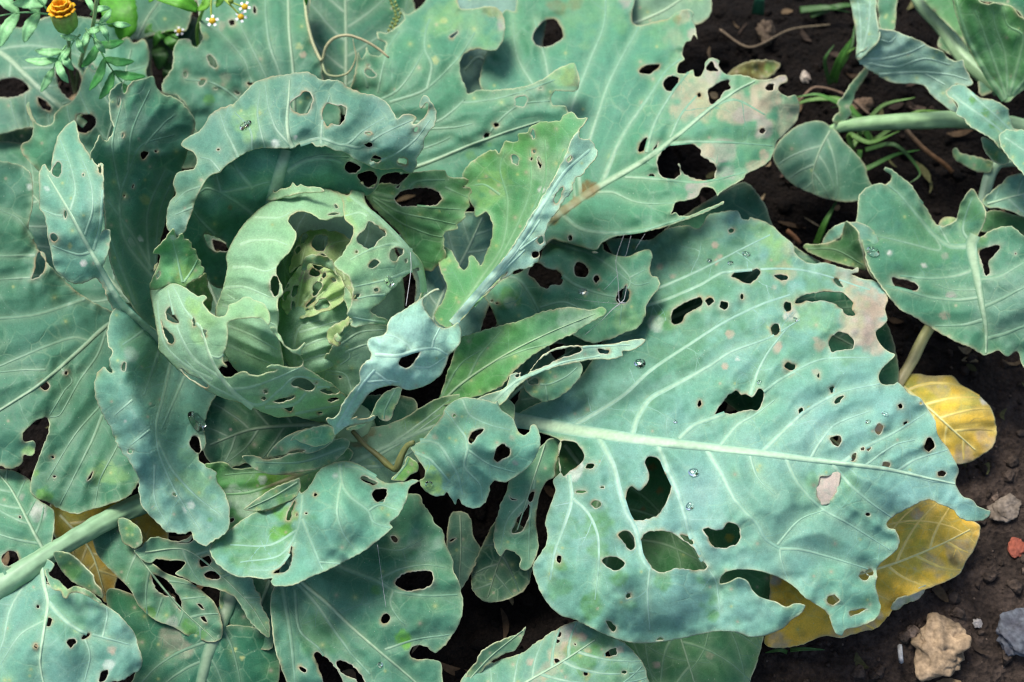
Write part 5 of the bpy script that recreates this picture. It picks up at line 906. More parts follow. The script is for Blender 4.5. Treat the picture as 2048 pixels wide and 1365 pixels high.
leaf('B5', cab, dict(out=[(838, 990), (846, 1008), (852, 1016), (865, 1036), (872, 1050), (886, 1062), (890, 1086), (901, 1106), (907, 1125), (906, 1140), (918, 1166), (925, 1200), (922, 1240), (906, 1270), (886, 1294), (870, 1305), (856, 1296), (840, 1290), (825, 1294), (820, 1308), (833, 1320), (850, 1317), (870, 1320), (883, 1326), (884, 1345), (878, 1420), (585, 1420), (573, 1365), (560, 1332), (550, 1300), (543, 1250), (541, 1200), (550, 1165), (580, 1100), (640, 1050), (740, 1010), (800, 990)],
     holes=[[(790, 1165), (802, 1152), (820, 1145), (838, 1142), (858, 1142), (867, 1150), (866, 1166), (855, 1176), (838, 1181), (815, 1182), (796, 1175)], [(781, 1073), (788, 1072), (795, 1079), (793, 1085), (785, 1083)], [(762, 1241), (767, 1230), (775, 1229), (780, 1236), (775, 1245), (766, 1247)], [(628, 1310), (634, 1303), (648, 1312), (662, 1325), (676, 1345), (690, 1380), (655, 1380), (642, 1350), (636, 1330)], [(672, 1326), (680, 1321), (694, 1325), (712, 1337), (722, 1350), (735, 1380), (725, 1380), (712, 1360), (695, 1352), (682, 1345)], [(598, 1334), (605, 1334), (613, 1340), (611, 1346), (602, 1342)]],
     h=[(838, 990, 8.5), (925, 1200, 7.5), (870, 1305, 6.5), (880, 1420, 6), (585, 1420, 6), (541, 1200, 7), (580, 1100, 6), (740, 1010, 7), (700, 1200, 7.3), (620, 1250, 6.4), (800, 1250, 8.3), (570, 1280, 7.6)],
     mid=([(560, 1090), (600, 1160), (655, 1208), (700, 1252), (750, 1296), (800, 1338), (860, 1390)], 9, 4), veins=[([(590, 1160), (630, 1205), (665, 1255), (700, 1305), (740, 1350)], 6, 3), ([(562, 1160), (575, 1230), (585, 1300), (592, 1400)], 7, 3), ([(640, 1115), (690, 1137), (755, 1162), (790, 1182), (850, 1192), (915, 1190)], 8, 3), ([(785, 1180), (780, 1208), (795, 1235), (810, 1250)], 5, 2), ([(757, 1158), (800, 1138), (850, 1130), (890, 1135)], 5, 2), ([(755, 1095), (800, 1100), (850, 1075)], 4, 2), ([(770, 1300), (830, 1280), (900, 1270)], 4, 2), ([(590, 1180), (600, 1260), (640, 1300), (680, 1370)], 5, 2)],
     col='mid', tone=0.84, jag=1.4, spots=[(805, 1275, 13, 'bright', .8), (812, 1290, 8, 'bright', .8), (753, 1180, 10, 'scuff', .5), (640, 1260, 50, 'scuff', .25), (855, 1100, 40, 'pale', .12)], specks=16))
leaf('B3', cab, dict(out=[(690, 922), (720, 930), (745, 950), (770, 965), (800, 964), (815, 962), (825, 958), (838, 962), (822, 972), (816, 985), (812, 1000), (797, 1030), (780, 1047), (785, 1055), (760, 1078), (735, 1098), (700, 1118), (660, 1138), (630, 1150), (600, 1165), (575, 1172), (548, 1172), (541, 1163), (545, 1157), (530, 1158), (505, 1155), (475, 1153), (450, 1140), (432, 1125), (420, 1103), (424, 1086), (440, 1072), (455, 1062), (490, 1035), (520, 1020), (550, 1015), (575, 990), (585, 970), (598, 966), (600, 985), (612, 980), (640, 940), (665, 927)],
     holes=[[(546, 1146), (560, 1136), (572, 1122), (580, 1105), (583, 1090), (582, 1125), (575, 1140), (560, 1146)], [(721, 957), (727, 952), (740, 958), (755, 966), (745, 970), (732, 966)], [(744, 990), (748, 980), (760, 976), (773, 979), (772, 993), (764, 1005), (752, 1002)], (630, 990, 4, 3.5), (612, 1027, 3, 2), (593, 1029, 1.5, 3), [(572, 1040), (575, 1025), (584, 1010), (590, 1002), (584, 1025), (580, 1040)]],
     h=[(690, 922, 10.5), (770, 965, 11.5), (838, 962, 12), (812, 1000, 12.5), (785, 1055, 13), (735, 1098, 13), (660, 1138, 12.6), (575, 1172, 12), (530, 1158, 11), (440, 1130, 10.5), (422, 1095, 10), (490, 1035, 9.2), (575, 990, 8.5), (630, 990, 13.3), (612, 1040, 13.2), (588, 1100, 11), (700, 1020, 14.3), (680, 950, 12.5), (570, 1060, 9), (520, 1090, 9.7), (600, 985, 9.5), (640, 1090, 13.3)],
     veins=[([(680, 928), (682, 955), (690, 980), (712, 1003), (737, 1022), (748, 1045), (780, 1056)], 6, 3), ([(683, 965), (676, 1000), (675, 1030), (688, 1070), (708, 1097)], 6, 2), ([(604, 1038), (618, 1075), (638, 1125), (645, 1140)], 6, 3), ([(737, 1022), (760, 1010), (795, 1020)], 4, 2), ([(605, 985), (595, 1060), (560, 1110), (480, 1125)], 5, 2), ([(595, 1060), (540, 1090), (460, 1090)], 4, 2), ([(592, 1085), (555, 1135), (500, 1140)], 4, 2), ([(690, 930), (720, 938), (770, 965)], 7, 4), ([(638, 1125), (680, 1128)], 4, 2)],
     col='blue', tone=1.12, jag=1.1, puff=.2, specks=8, spots=[(555, 1070, 16, 'bright', .7), (570, 1060, 12, 'bright', .7), (545, 1075, 10, 'bright', .6), (500, 1070, 90, 'scuff', .35), (470, 1110, 60, 'scuff', .2), (575, 1025, 24, 'bright', .6), (560, 1020, 18, 'bright', .5), (672, 952, 6, 'pale', .7)]),
     label='front leaf with its right half curled up into a pale lobe')
leaf('B1', cab, [dict(out=[(822, 893), (845, 878), (868, 850), (884, 832), (890, 815), (915, 798), (940, 795), (970, 800), (990, 806), (994, 802), (1005, 820), (1025, 835), (1033, 855), (1040, 868), (1050, 871), (1058, 864), (1062, 850), (1072, 850), (1078, 865), (1080, 890), (1071, 915), (1056, 936), (1030, 955), (1010, 966), (990, 962), (980, 972), (977, 990), (968, 1008), (946, 1018), (926, 1010), (916, 997), (911, 1009), (904, 998), (894, 984), (888, 990), (872, 993), (850, 982), (838, 962), (848, 955), (850, 940), (838, 922), (828, 908)],
     holes=[[(936, 882), (944, 866), (958, 858), (968, 859), (956, 873), (944, 888)], [(989, 910), (993, 895), (1004, 887), (1014, 892), (1022, 902), (1016, 914), (1006, 918), (995, 926), (988, 920)], (908, 832, 3.5, 3.5)],
     h=[(822, 893, 12.3), (884, 832, 13), (940, 795, 12.6), (1033, 855, 11.5), (1075, 860, 11.5), (1056, 936, 11.5), (980, 972, 11), (946, 1018, 10), (894, 984, 11), (838, 962, 11.6), (940, 880, 15), (1000, 900, 14), (870, 920, 13.6)],
     veins=[([(822, 893), (845, 882), (875, 888), (895, 915), (915, 950), (925, 990)], 6, 3), ([(830, 905), (860, 920), (900, 965)], 5, 3), ([(935, 900), (930, 875), (905, 840), (890, 822)], 5, 2), ([(935, 900), (930, 935), (960, 970), (965, 1000)], 5, 2), ([(925, 800), (940, 830), (980, 850), (1020, 860)], 4, 2), ([(935, 900), (980, 930), (1030, 945)], 4, 2)],
     col='blue', tone=1.12, jag=1.2, specks=10, spots=[(868, 968, 22, 'lime', 0.80), (885, 985, 12, 'lime', 0.80), (850, 968, 10, 'lime', 0.60), (1030, 925, 7, 'pink', .5), (1025, 877, 7, 'tan', .5), (870, 873, 6, 'tan', .5)], puff=.2),
     dict(out=[(783, 960), (795, 945), (808, 930), (815, 912), (825, 918), (838, 930), (835, 945), (822, 950), (808, 962)], h=[(783, 960, 12.3), (815, 912, 13), (838, 935, 12.4), (808, 962, 12.3)], col='green', jag=1.6, spots=[(812, 935, 40, 'bright', .8)], step=4, veins=[([(788, 958), (812, 930), (818, 916)], 3, 2)])])
leaf('B6', cab, dict(out=[(268, 1102), (282, 1096), (290, 1085), (310, 1075), (335, 1080), (352, 1084), (375, 1076), (392, 1064), (425, 1080), (425, 1110), (440, 1130), (470, 1148), (502, 1156), (512, 1180), (522, 1190), (524, 1215), (538, 1240), (539, 1277), (520, 1262), (504, 1248), (494, 1235), (484, 1216), (470, 1196), (448, 1184), (424, 1176), (400, 1172), (372, 1158), (350, 1148), (362, 1138), (371, 1127), (366, 1122), (340, 1121), (312, 1119), (300, 1127), (286, 1122), (276, 1112)],
     holes=[[(398, 1123), (405, 1115), (418, 1112), (422, 1124), (418, 1132), (404, 1134)], [(408, 1150), (414, 1144), (427, 1142), (437, 1148), (440, 1156), (430, 1159), (415, 1157)], [(355, 1085), (375, 1084), (384, 1074), (388, 1070), (388, 1080), (372, 1088)]],
     h=[(268, 1102, 7.2), (392, 1064, 7.8), (502, 1156, 7), (538, 1260, 6.2), (448, 1184, 6.6), (350, 1148, 7)], mid=([(290, 1105), (370, 1100), (440, 1150), (500, 1210), (535, 1265)], 4, 2), auto=4, col='mid', tone=.9, jag=1.6))
leaf('B7', cab, dict(out=[(183, 1070), (195, 1060), (215, 1055), (240, 1042), (262, 1045), (285, 1085), (290, 1110), (330, 1145), (372, 1160), (402, 1180), (430, 1208), (443, 1240), (444, 1275), (425, 1285), (400, 1280), (380, 1275), (350, 1256), (310, 1240), (280, 1215), (258, 1178), (225, 1145), (195, 1110)],
     holes=[[(303, 1150), (315, 1152), (330, 1158), (345, 1175), (360, 1200), (363, 1222), (355, 1215), (347, 1195), (330, 1192), (312, 1178)], [(395, 1208), (402, 1210), (409, 1220), (403, 1220)], (408, 1240, 8, 4, 50)],
     h=[(183, 1070, 6), (262, 1045, 6.5), (372, 1160, 6), (444, 1275, 5), (310, 1240, 5), (300, 1140, 6.2)], mid=([(240, 1050), (290, 1130), (360, 1215), (430, 1280)], 5, 2), auto=5, col='mid', tone=.82, spots=[(303, 1225, 10, 'scuff', .8), (380, 1255, 14, 'scuff', .7), (405, 1268, 12, 'scuff', .6), (340, 1245, 12, 'white', .3)], jag=1))
leaf('B7b', cab, dict(out=[(235, 1040), (245, 1036), (262, 1042), (280, 1060), (285, 1085), (272, 1098), (255, 1092), (244, 1085)], h=[(235, 1040, 7), (280, 1060, 8), (255, 1095, 7)], col='mid', tone=.75, spots=[(262, 1060, 14, 'scuff', .4)]))
leaf('B8', cab, [dict(out=[(905, 1420), (920, 1365), (935, 1345), (1000, 1320), (1045, 1305), (1065, 1290), (1095, 1270), (1120, 1255), (1150, 1243), (1190, 1255), (1235, 1278), (1250, 1285), (1268, 1302), (1288, 1330), (1296, 1355), (1302, 1372), (1300, 1420)],
     holes=[(1115, 1283, 5, 4), (1118, 1270, 4, 6, 30), (1113, 1321, 7, 4, 25), (1172, 1346, 5, 6), [(1208, 1312), (1220, 1300), (1232, 1296), (1234, 1308), (1222, 1313)], (1248, 1345, 5, 3), (1150, 1289, 2, 2)],
     h=[(905, 1420, 5), (1045, 1305, 5.2), (1150, 1243, 6), (1268, 1302, 6), (1302, 1372, 5), (1120, 1350, 6.8)], mid=([(960, 1420), (1060, 1360), (1130, 1320), (1190, 1280)], 7, 3), auto=5, col='blue', tone=.9, jag=1.6, spots=[(1130, 1260, 22, 'pink', .6), (1165, 1275, 12, 'tan', .7), (1132, 1292, 9, 'tan', .7), (1115, 1310, 16, 'tan', .5), (1165, 1310, 30, 'scuff', .5), (1175, 1300, 8, 'tan', .7), (1200, 1285, 30, 'scuff', .4), (1060, 1325, 8, 'tan', .7), (1095, 1345, 18, 'tan', .4), (1080, 1370, 16, 'tan', .4), (1240, 1300, 8, 'tan', .6), (1230, 1345, 30, 'scuff', .3)], specks=20),
     dict(out=[(925, 1375), (935, 1345), (952, 1325), (962, 1305), (985, 1290), (1010, 1278), (1035, 1268), (1052, 1253), (1048, 1272), (1030, 1302), (1005, 1310), (970, 1335), (945, 1365)], h=[(925, 1375, 5), (985, 1290, 6), (1052, 1253, 6.2), (1030, 1302, 5.5)], col='mid', tone=.8, mid=([(930, 1370), (980, 1315), (1045, 1262)], 4, 2))])
leaf('M6', cab, dict(out=[(1018, 962), (1030, 948), (1050, 930), (1075, 900), (1100, 878), (1122, 880), (1118, 905), (1112, 935), (1108, 955), (1094, 962), (1082, 985), (1074, 1020), (1073, 1050), (1077, 1085), (1074, 1110), (1060, 1138), (1046, 1142), (1038, 1130), (1042, 1118), (1030, 1105), (1012, 1100), (1002, 1113), (992, 1100), (987, 1080), (990, 1050), (1000, 1015), (1012, 985)],
     holes=[[(1024, 1066), (1030, 1048), (1040, 1030), (1050, 1020), (1058, 1008), (1062, 1020), (1056, 1040), (1046, 1060), (1034, 1067)], [(1056, 995), (1064, 983), (1070, 985), (1064, 1002), (1058, 1004)], [(1018, 992), (1024, 998), (1034, 1000), (1024, 1001)]],
     h=[(1018, 962, 8), (1110, 885, 7), (1108, 950, 7), (1075, 1030, 7.2), (1050, 1140, 5.5), (990, 1080, 6), (1045, 1010, 7.6)], mid=([(1090, 890), (1060, 980), (1035, 1060)], 4, 2), veins=[([(1070, 960), (1060, 1040), (1058, 1120)], 4, 2), ([(1050, 1000), (1015, 1040), (1000, 1100)], 4, 2)], col='mid', tone=.95, jag=1.3))

# ---- old outer leaf at the lower left, on its thick stalk
tube('leaf_stalk', [(-60, 1212, 9.4, 26), (0, 1172, 9.4, 24), (60, 1135, 9.2, 22), (110, 1102, 8.8, 19), (180, 1060, 7.8, 20), (260, 1018, 6.5, 22), (340, 985, 5.6, 24), (470, 950, 5, 26), (600, 920, 4.8, 28)], M_STALK, cab, (.21, .35, .20), (.17, .30, .16), flat=.8, sides=24, rough=.09)
leaf('S1', cab, [dict(out=[(-40, 1215), (0, 1180), (40, 1150), (70, 1130), (92, 1118), (108, 1128), (104, 1140), (92, 1150), (90, 1162), (108, 1176), (140, 1185), (165, 1180), (185, 1188), (205, 1205), (230, 1222), (248, 1240), (262, 1255), (272, 1275), (276, 1295), (283, 1312), (284, 1330), (278, 1342), (262, 1350), (248, 1360), (215, 1370), (205, 1420), (-40, 1420)],
     holes=[(98, 1244, 6, 10, 15), [(133, 1285), (138, 1279), (150, 1278), (154, 1283), (147, 1292), (141, 1296)], [(163, 1278), (168, 1270), (180, 1267), (178, 1273), (168, 1279)], (208, 1351, 7, 14, 30), (72, 1293, 4, 6), (76, 1214, 3, 3), (93, 1166, 3, 2)],
     h=[(-40, 1215, 9), (70, 1130, 9), (108, 1135, 10), (165, 1182, 10.5), (262, 1255, 9.8), (284, 1325, 9), (205, 1420, 8.5), (-40, 1420, 9.5), (100, 1280, 11)], mid=([(80, 1125), (88, 1170), (95, 1205), (85, 1280), (80, 1330), (100, 1420)], 9, 3), veins=[([(95, 1205), (130, 1240), (160, 1262), (205, 1275), (260, 1290)], 8, 2), ([(60, 1150), (20, 1220), (0, 1300), (-40, 1350)], 5, 2), ([(165, 1265), (180, 1310), (170, 1360)], 4, 2), ([(90, 1240), (40, 1270), (0, 1330)], 4, 2), ([(205, 1275), (215, 1230), (210, 1205)], 4, 2)],
     col='blue', tone=.98, jag=1.4, specks=26, spots=[(223, 1300, 8, 'tan', .6), (225, 1308, 5, 'tan', .5), (150, 1210, 40, 'scuff', .2), (215, 1330, 10, 'pale', .5)]),
     dict(out=[(90, 1142), (96, 1138), (100, 1152), (112, 1158), (122, 1165), (135, 1178), (150, 1172), (172, 1178), (185, 1186), (205, 1205), (200, 1207), (180, 1196), (160, 1186), (140, 1188), (133, 1198), (126, 1195), (120, 1182), (108, 1180), (98, 1168)], h=[(90, 1142, 11.5), (135, 1178, 12.5), (205, 1205, 11), (130, 1197, 12.3)], col='mid', jag=1.2, step=4, spots=[(135, 1185, 16, 'lime', 0.40)]),
     dict(out=[(107, 1106), (125, 1104), (145, 1112), (165, 1130), (185, 1150), (190, 1165), (203, 1180), (205, 1198), (190, 1190), (172, 1180), (150, 1168), (130, 1150), (115, 1130)], h=[(107, 1106, 10), (165, 1130, 10.8), (205, 1198, 10), (130, 1150, 9)], holes=[], col='mid', tone=.7, spots=[(145, 1140, 20, 'scuff', .5)], jag=1.2, step=4),
     dict(out=[(-40, 935), (0, 938), (30, 942), (62, 962), (66, 985), (80, 1002), (95, 1010), (108, 1022), (109, 1050), (103, 1090), (92, 1108), (60, 1130), (20, 1155), (-40, 1195)], holes=[[(3, 1115), (12, 1105), (28, 1103), (38, 1120), (34, 1128), (20, 1134), (6, 1128)], (40, 1035, 2, 4)],
     h=[(-40, 935, 7.5), (62, 962, 7), (109, 1050, 8.5), (92, 1108, 9), (0, 1160, 9.3), (-40, 1100, 9.4), (40, 1040, 9.5)], mid=([(92, 1108), (70, 1070), (45, 1020), (20, 975), (-10, 940)], 8, 3), auto=4, col='mid', tone=.95, jag=1, spots=[(76, 1018, 14, 'white', .35), (78, 1030, 14, 'white', .3), (45, 995, 8, 'pink', .5)])],
     label='old blue-grey leaf at lower left on a thick pale stalk')
# ------------------------------------------------------------------ the neighbouring cabbage at the right
nb_base = unproj(2170, 330, 0)
nb = empty('cabbage', nb_base)
tag(nb, 'smaller cabbage with smoother folded leaves growing from dark bare soil', 'cabbage')
tube('stem', [(2170, 330, -1, 45), (2160, 310, 4, 42), (2140, 270, 8, 40)], M_STALK, nb, (.26, .38, .2))
tube('leaf_stalk', [(1660, 262, 5, 12), (1690, 252, 5.2, 14), (1760, 246, 5.4, 17), (1840, 242, 5.6, 19), (1930, 240, 5.8, 20), (2040, 255, 6, 22), (2150, 290, 6.5, 24)], M_STALK, nb, (.21, .36, .16), (.24, .37, .19), sides=20, rough=.09)
leaf('P5', nb, dict(out=[(1546, 312), (1556, 285), (1580, 262), (1600, 250), (1630, 242), (1648, 244), (1672, 262), (1690, 285), (1718, 315), (1732, 335), (1736, 355), (1748, 380), (1752, 400), (1720, 402), (1690, 405), (1650, 398), (1610, 382), (1580, 365), (1558, 340)],
     h=[(1546, 312, 5), (1640, 242, 5.5), (1736, 350, 4.5), (1700, 404, 4), (1580, 365, 4), (1640, 320, 5.8)], mid=([(1660, 262), (1640, 300), (1625, 350), (1630, 390)], 5, 2), auto=3, col='mid', tone=0.64, jag=.8, specks=3, ruffle=.2))
leaf('P5b', nb, dict(out=[(1735, 130), (1740, 140), (1725, 165), (1712, 185), (1705, 205), (1698, 215), (1703, 228), (1690, 242), (1670, 248), (1666, 238), (1678, 222), (1674, 205), (1688, 190), (1705, 165), (1720, 145)], h=[(1737, 132, 7), (1705, 205, 6), (1668, 245, 5.6)], col='mid', tone=.7, step=4))
leaf('P1', nb, [dict(out=[(1698, -40), (1704, 20), (1711, 60), (1714, 85), (1711, 112), (1718, 122), (1735, 105), (1755, 85), (1760, 70), (1757, 55), (1752, 25), (1748, -40)], h=[(1698, -40, 11), (1711, 112, 9), (1757, 55, 12), (1748, -40, 13)], col='grey', tone=1.0, veins=[([(1718, 115), (1735, 60), (1740, 0)], 5, 2), ([(1720, 110), (1720, 50), (1715, 0)], 4, 2)], jag=.8),
     dict(out=[(1711, 112), (1730, 98), (1752, 78), (1758, 56), (1768, 58), (1790, 62), (1815, 72), (1838, 80), (1862, 95), (1885, 104), (1895, 116), (1912, 123), (1925, 120), (1928, 132), (1935, 145), (1945, 168), (1930, 172), (1912, 168), (1908, 178), (1893, 180), (1895, 190), (1910, 205), (1918, 225), (1900, 222), (1880, 205), (1862, 190), (1850, 172), (1820, 168), (1790, 168), (1770, 160), (1745, 145), (1722, 128)],
     h=[(1711, 112, 9), (1758, 56, 12), (1838, 80, 12.5), (1925, 120, 12), (1945, 168, 11.5), (1900, 220, 10), (1850, 175, 9), (1770, 160, 8.3), (1820, 120, 11.5)], veins=[([(1718, 120), (1770, 118), (1820, 105), (1850, 90)], 6, 2), ([(1720, 124), (1790, 135), (1850, 118), (1900, 130)], 5, 2), ([(1758, 150), (1830, 145), (1900, 150), (1935, 160)], 5, 2), ([(1730, 105), (1752, 80), (1780, 85), (1795, 70)], 4, 2), ([(1850, 148), (1890, 170)], 4, 2)], col='grey', tone=.85, jag=1.3)])
leaf('P1b', nb, dict(out=[(1755, -40), (1794, -40), (1793, 20), (1788, 62), (1762, 60), (1757, 30)], h=[(1755, -40, 8), (1794, -40, 8), (1788, 62, 7.5)], col='mid', tone=.85))
tube('leaf_stalk', [(1825, -30, 5, 22), (1850, 10, 5, 22), (1880, 45, 5, 21), (1900, 75, 5.5, 18), (1930, 120, 6, 18), (2000, 180, 6, 18)], M_STALK, nb, (.26, .40, .22), (.2, .32, .16), sides=20, rough=.09)
leaf('P2b', nb, dict(out=[(1830, -40), (1905, -40), (1925, 60), (1935, 90), (1915, 70), (1880, 35), (1850, 5)], h=[(1830, -40, 7), (1905, -40, 8), (1930, 85, 7)], col='green', tone=.75))
leaf('P2c', nb, dict(out=[(1875, 90), (1890, 65), (1930, 85), (1960, 130), (1985, 180), (1960, 190), (1950, 130), (1900, 110)], h=[(1875, 90, 5), (1930, 85, 5.5), (1985, 180, 6)], col='mid', tone=.6))
leaf('P2', nb, [dict(out=[(1895, -40), (1905, 0), (1915, 40), (1930, 80), (1945, 115), (1965, 145), (1985, 172), (2003, 195), (2012, 206), (2028, 195), (2050, 180), (2100, 160), (2120, 60), (2060, 45), (2038, 32), (2025, 15), (2008, 10), (1988, 7), (1975, 10), (1958, 2), (1940, -40)],
     h=[(1895, -40, 15), (1930, 80, 12.5), (2012, 206, 9.5), (2100, 160, 13), (2038, 32, 16), (1958, 2, 16), (1990, 100, 12.5)], veins=[([(2010, 200), (1975, 150), (1935, 75), (1912, 0)], 8, 4), ([(2012, 195), (1990, 130), (1965, 60), (1950, 20)], 6, 2), ([(2015, 190), (2010, 110), (1990, 50), (1985, 10)], 5, 2), ([(2018, 192), (2040, 110), (2045, 70), (2015, 50), (2005, 12)], 7, 2), ([(2025, 190), (2060, 150), (2100, 120)], 6, 3)], col='green', tone=0.90, jag=1.2),
     ], label='light green leaf with fanned veins standing by its neighbour')
leaf('P2d', nb, dict(out=[(1940, -40), (1960, 0), (1990, 5), (2030, 18), (2060, 45), (2120, 60), (2120, -40)], h=[(1940, -40, 10), (2060, 45, 10), (2120, -40, 10)], col='dark', tone=1.4))
leaf('P3', nb, [dict(out=[(1893, 182), (1910, 170), (1930, 172), (1948, 190), (1972, 198), (1990, 200), (2005, 208), (2018, 220), (2022, 240), (2030, 258), (2050, 262), (2110, 290), (2110, 345), (2060, 355), (2045, 346), (2030, 318), (2012, 304), (2000, 298), (1985, 280), (1962, 265), (1935, 248), (1930, 238), (1912, 228), (1915, 215), (1910, 202), (1895, 192)],
     h=[(1893, 182, 12), (1990, 200, 12), (2030, 258, 11), (2110, 300, 11), (2045, 346, 12), (1985, 280, 13), (1915, 218, 13), (1970, 235, 12.8)], veins=[([(1905, 190), (1960, 230), (2010, 270), (2045, 330)], 5, 2), ([(1940, 185), (1990, 230), (2050, 290)], 4, 2)], col='blue', tone=1.0, jag=1.6, spots=[(1945, 200, 8, 'scuff', .7), (1970, 225, 9, 'scuff', .7), (1985, 250, 7, 'scuff', .6)]),
     dict(out=[(1998, 272), (2012, 260), (2030, 262), (2050, 260), (2110, 285), (2110, 380), (2060, 362), (2040, 340), (2020, 318), (2005, 298)], h=[(1998, 272, 14), (2050, 260, 13), (2110, 330, 13.5), (2030, 325, 14)], col='blue', tone=1.05, jag=1.4, veins=[([(2010, 275), (2060, 310), (2100, 350)], 4, 2)]),
     dict(out=[(1963, 275), (1985, 282), (2003, 300), (2020, 318), (2010, 330), (1990, 325), (1975, 310), (1966, 295)], h=[(1963, 275, 10.5), (2020, 318, 10.5), (1985, 325, 10)], col='mid', tone=.9, jag=1.4, spots=[(1990, 315, 8, 'scuff', .6)])])
tube('leaf_stalk', [(1960, 425, 4.5, 14), (1970, 385, 5, 13), (1982, 345, 5.5, 13), (2000, 325, 6, 13), (2060, 320, 6.5, 14), (2140, 310, 7, 16)], M_STALK, nb, (.28, .42, .26), sides=20, rough=.09)
leaf('P7b', nb, dict(out=[(1905, 300), (1912, 296), (1920, 305), (1935, 310), (1960, 315), (1985, 325), (1980, 345), (1955, 345), (1925, 330), (1908, 318)], h=[(1905, 300, 4.5), (1985, 330, 6), (1955, 345, 5)], col='mid', tone=.85, step=4))
leaf('P7', nb, dict(out=[(1965, 402), (1985, 382), (2005, 365), (2020, 352), (2060, 344), (2120, 350), (2120, 450), (2048, 434), (2020, 422), (1995, 416), (1975, 416)], h=[(1965, 402, 9), (2060, 344, 9), (2120, 450, 9), (1995, 416, 9)], col='blue', tone=.95, jag=1.4, mid=([(1975, 408), (2040, 390), (2110, 380)], 5, 3), auto=3))
leaf('P8', nb, dict(out=[(1955, 460), (1970, 425), (1990, 420), (2040, 432), (2120, 445), (2120, 500), (2020, 470)], h=[(1955, 460, 5), (2040, 432, 5.5), (2120, 500, 5)], col='green', tone=.7))
leaf('P8b', nb, dict(out=[(1878, 452), (1882, 438), (1895, 433), (1912, 436), (1915, 450), (1900, 458)], h=[(1878, 452, 4.5), (1912, 436, 4.5), (1900, 458, 4.5)], col='mid', tone=.7, step=4))
leaf('P6', nb, [dict(out=[(1716, 412), (1718, 392), (1730, 378), (1745, 370), (1762, 366), (1772, 369), (1783, 357), (1780, 348), (1768, 340), (1772, 335), (1782, 338), (1795, 348), (1822, 370), (1845, 405), (1862, 432), (1872, 448), (1885, 454), (1905, 446), (1914, 438), (1918, 412), (1930, 392), (1942, 377), (1950, 380), (1958, 398), (1972, 424), (1968, 448), (1952, 478), (1985, 460), (2020, 452), (2035, 460), (2060, 480), (2120, 490), (2120, 760), (2060, 745), (2044, 730), (2034, 703), (2015, 714), (1995, 702), (1970, 710), (1940, 695), (1905, 680), (1860, 655), (1830, 635), (1795, 615), (1782, 598), (1768, 580), (1752, 558), (1738, 535), (1728, 500), (1720, 470), (1712, 452)],
     holes=[[(1784, 556), (1800, 558), (1822, 562), (1838, 573), (1832, 582), (1815, 580), (1792, 573)], [(1958, 505), (1975, 495), (1998, 490), (2000, 498), (1988, 512), (1978, 525), (1980, 548), (1970, 552), (1966, 530)], (1945, 475, 5, 4), (2031, 508, 2, 2)],
     h=[(1716, 412, 9), (1780, 345, 9.5), (1845, 405, 8.5), (1885, 454, 7.5), (1942, 377, 10.5), (1972, 424, 10.5), (2020, 452, 11.5), (2120, 490, 11), (2120, 760, 8.5), (2034, 703, 8), (1970, 710, 8), (1860, 655, 8.5), (1768, 580, 10), (1728, 500, 9.5), (1945, 500, 9), (1960, 600, 9.5), (1830, 500, 9), (2050, 580, 11.3)],
     mid=([(1950, 470), (1942, 490), (1952, 545), (1962, 600), (1972, 660), (1972, 706)], 20, 5),
     veins=[([(1942, 492), (1900, 492), (1868, 470), (1838, 435), (1800, 390), (1775, 370)], 8, 3), ([(1870, 472), (1880, 500), (1830, 490), (1790, 480), (1740, 470)], 4, 2), ([(1950, 538), (1910, 552), (1860, 557), (1800, 552)], 6, 3), ([(1960, 595), (1920, 600), (1860, 595), (1800, 578), (1770, 572)], 6, 3), ([(1968, 640), (1930, 650), (1870, 652)], 6, 2), ([(1965, 615), (2000, 600), (2060, 570), (2110, 560)], 6, 2), ([(1957, 560), (2000, 552), (2060, 520), (2110, 510)], 6, 2), ([(1973, 678), (2010, 668), (2060, 650), (2110, 645)], 6, 2), ([(1940, 485), (1925, 460), (1935, 420), (1945, 395)], 5, 2), ([(1900, 490), (1870, 440), (1840, 400)], 4, 2), ([(1965, 580), (1910, 580), (1870, 570)], 3, 2)],
     col='mid', tone=0.84, jag=1.2, specks=14, spots=[(1940, 420, 50, 'scuff', .3), (1890, 512, 8, 'pink', .5), (1900, 592, 10, 'pink', .5), (1892, 632, 12, 'tan', .5), (1780, 506, 7, 'white', .6), (1848, 532, 5, 'white', .7), (1850, 480, 90, 'scuff', .18), (2030, 600, 80, 'pale', .1)]),
     dict(out=[(1606, 494), (1612, 488), (1630, 490), (1655, 486), (1675, 478), (1684, 468), (1688, 448), (1693, 442), (1705, 452), (1716, 462), (1722, 490), (1728, 515), (1732, 540), (1705, 535), (1670, 525), (1640, 515), (1615, 503)], h=[(1606, 494, 6), (1692, 443, 10), (1720, 480, 10.5), (1732, 540, 9), (1640, 515, 6.5)], col='green', tone=.55, jag=.9, veins=[([(1615, 498), (1670, 500), (1725, 530)], 4, 2)], rimw=1.2),
     dict(out=[(1645, 488), (1655, 465), (1670, 452), (1690, 445), (1720, 446), (1750, 465), (1760, 500), (1755, 560), (1735, 540), (1725, 500), (1712, 465), (1695, 446), (1686, 468), (1675, 480)], h=[(1645, 488, 7), (1690, 445, 9.2), (1750, 465, 8.8), (1735, 540, 9), (1715, 465, 9.8)], col='blue', tone=.85, jag=.9)],
     label='broad leaf with a thick pale midrib running downwards')

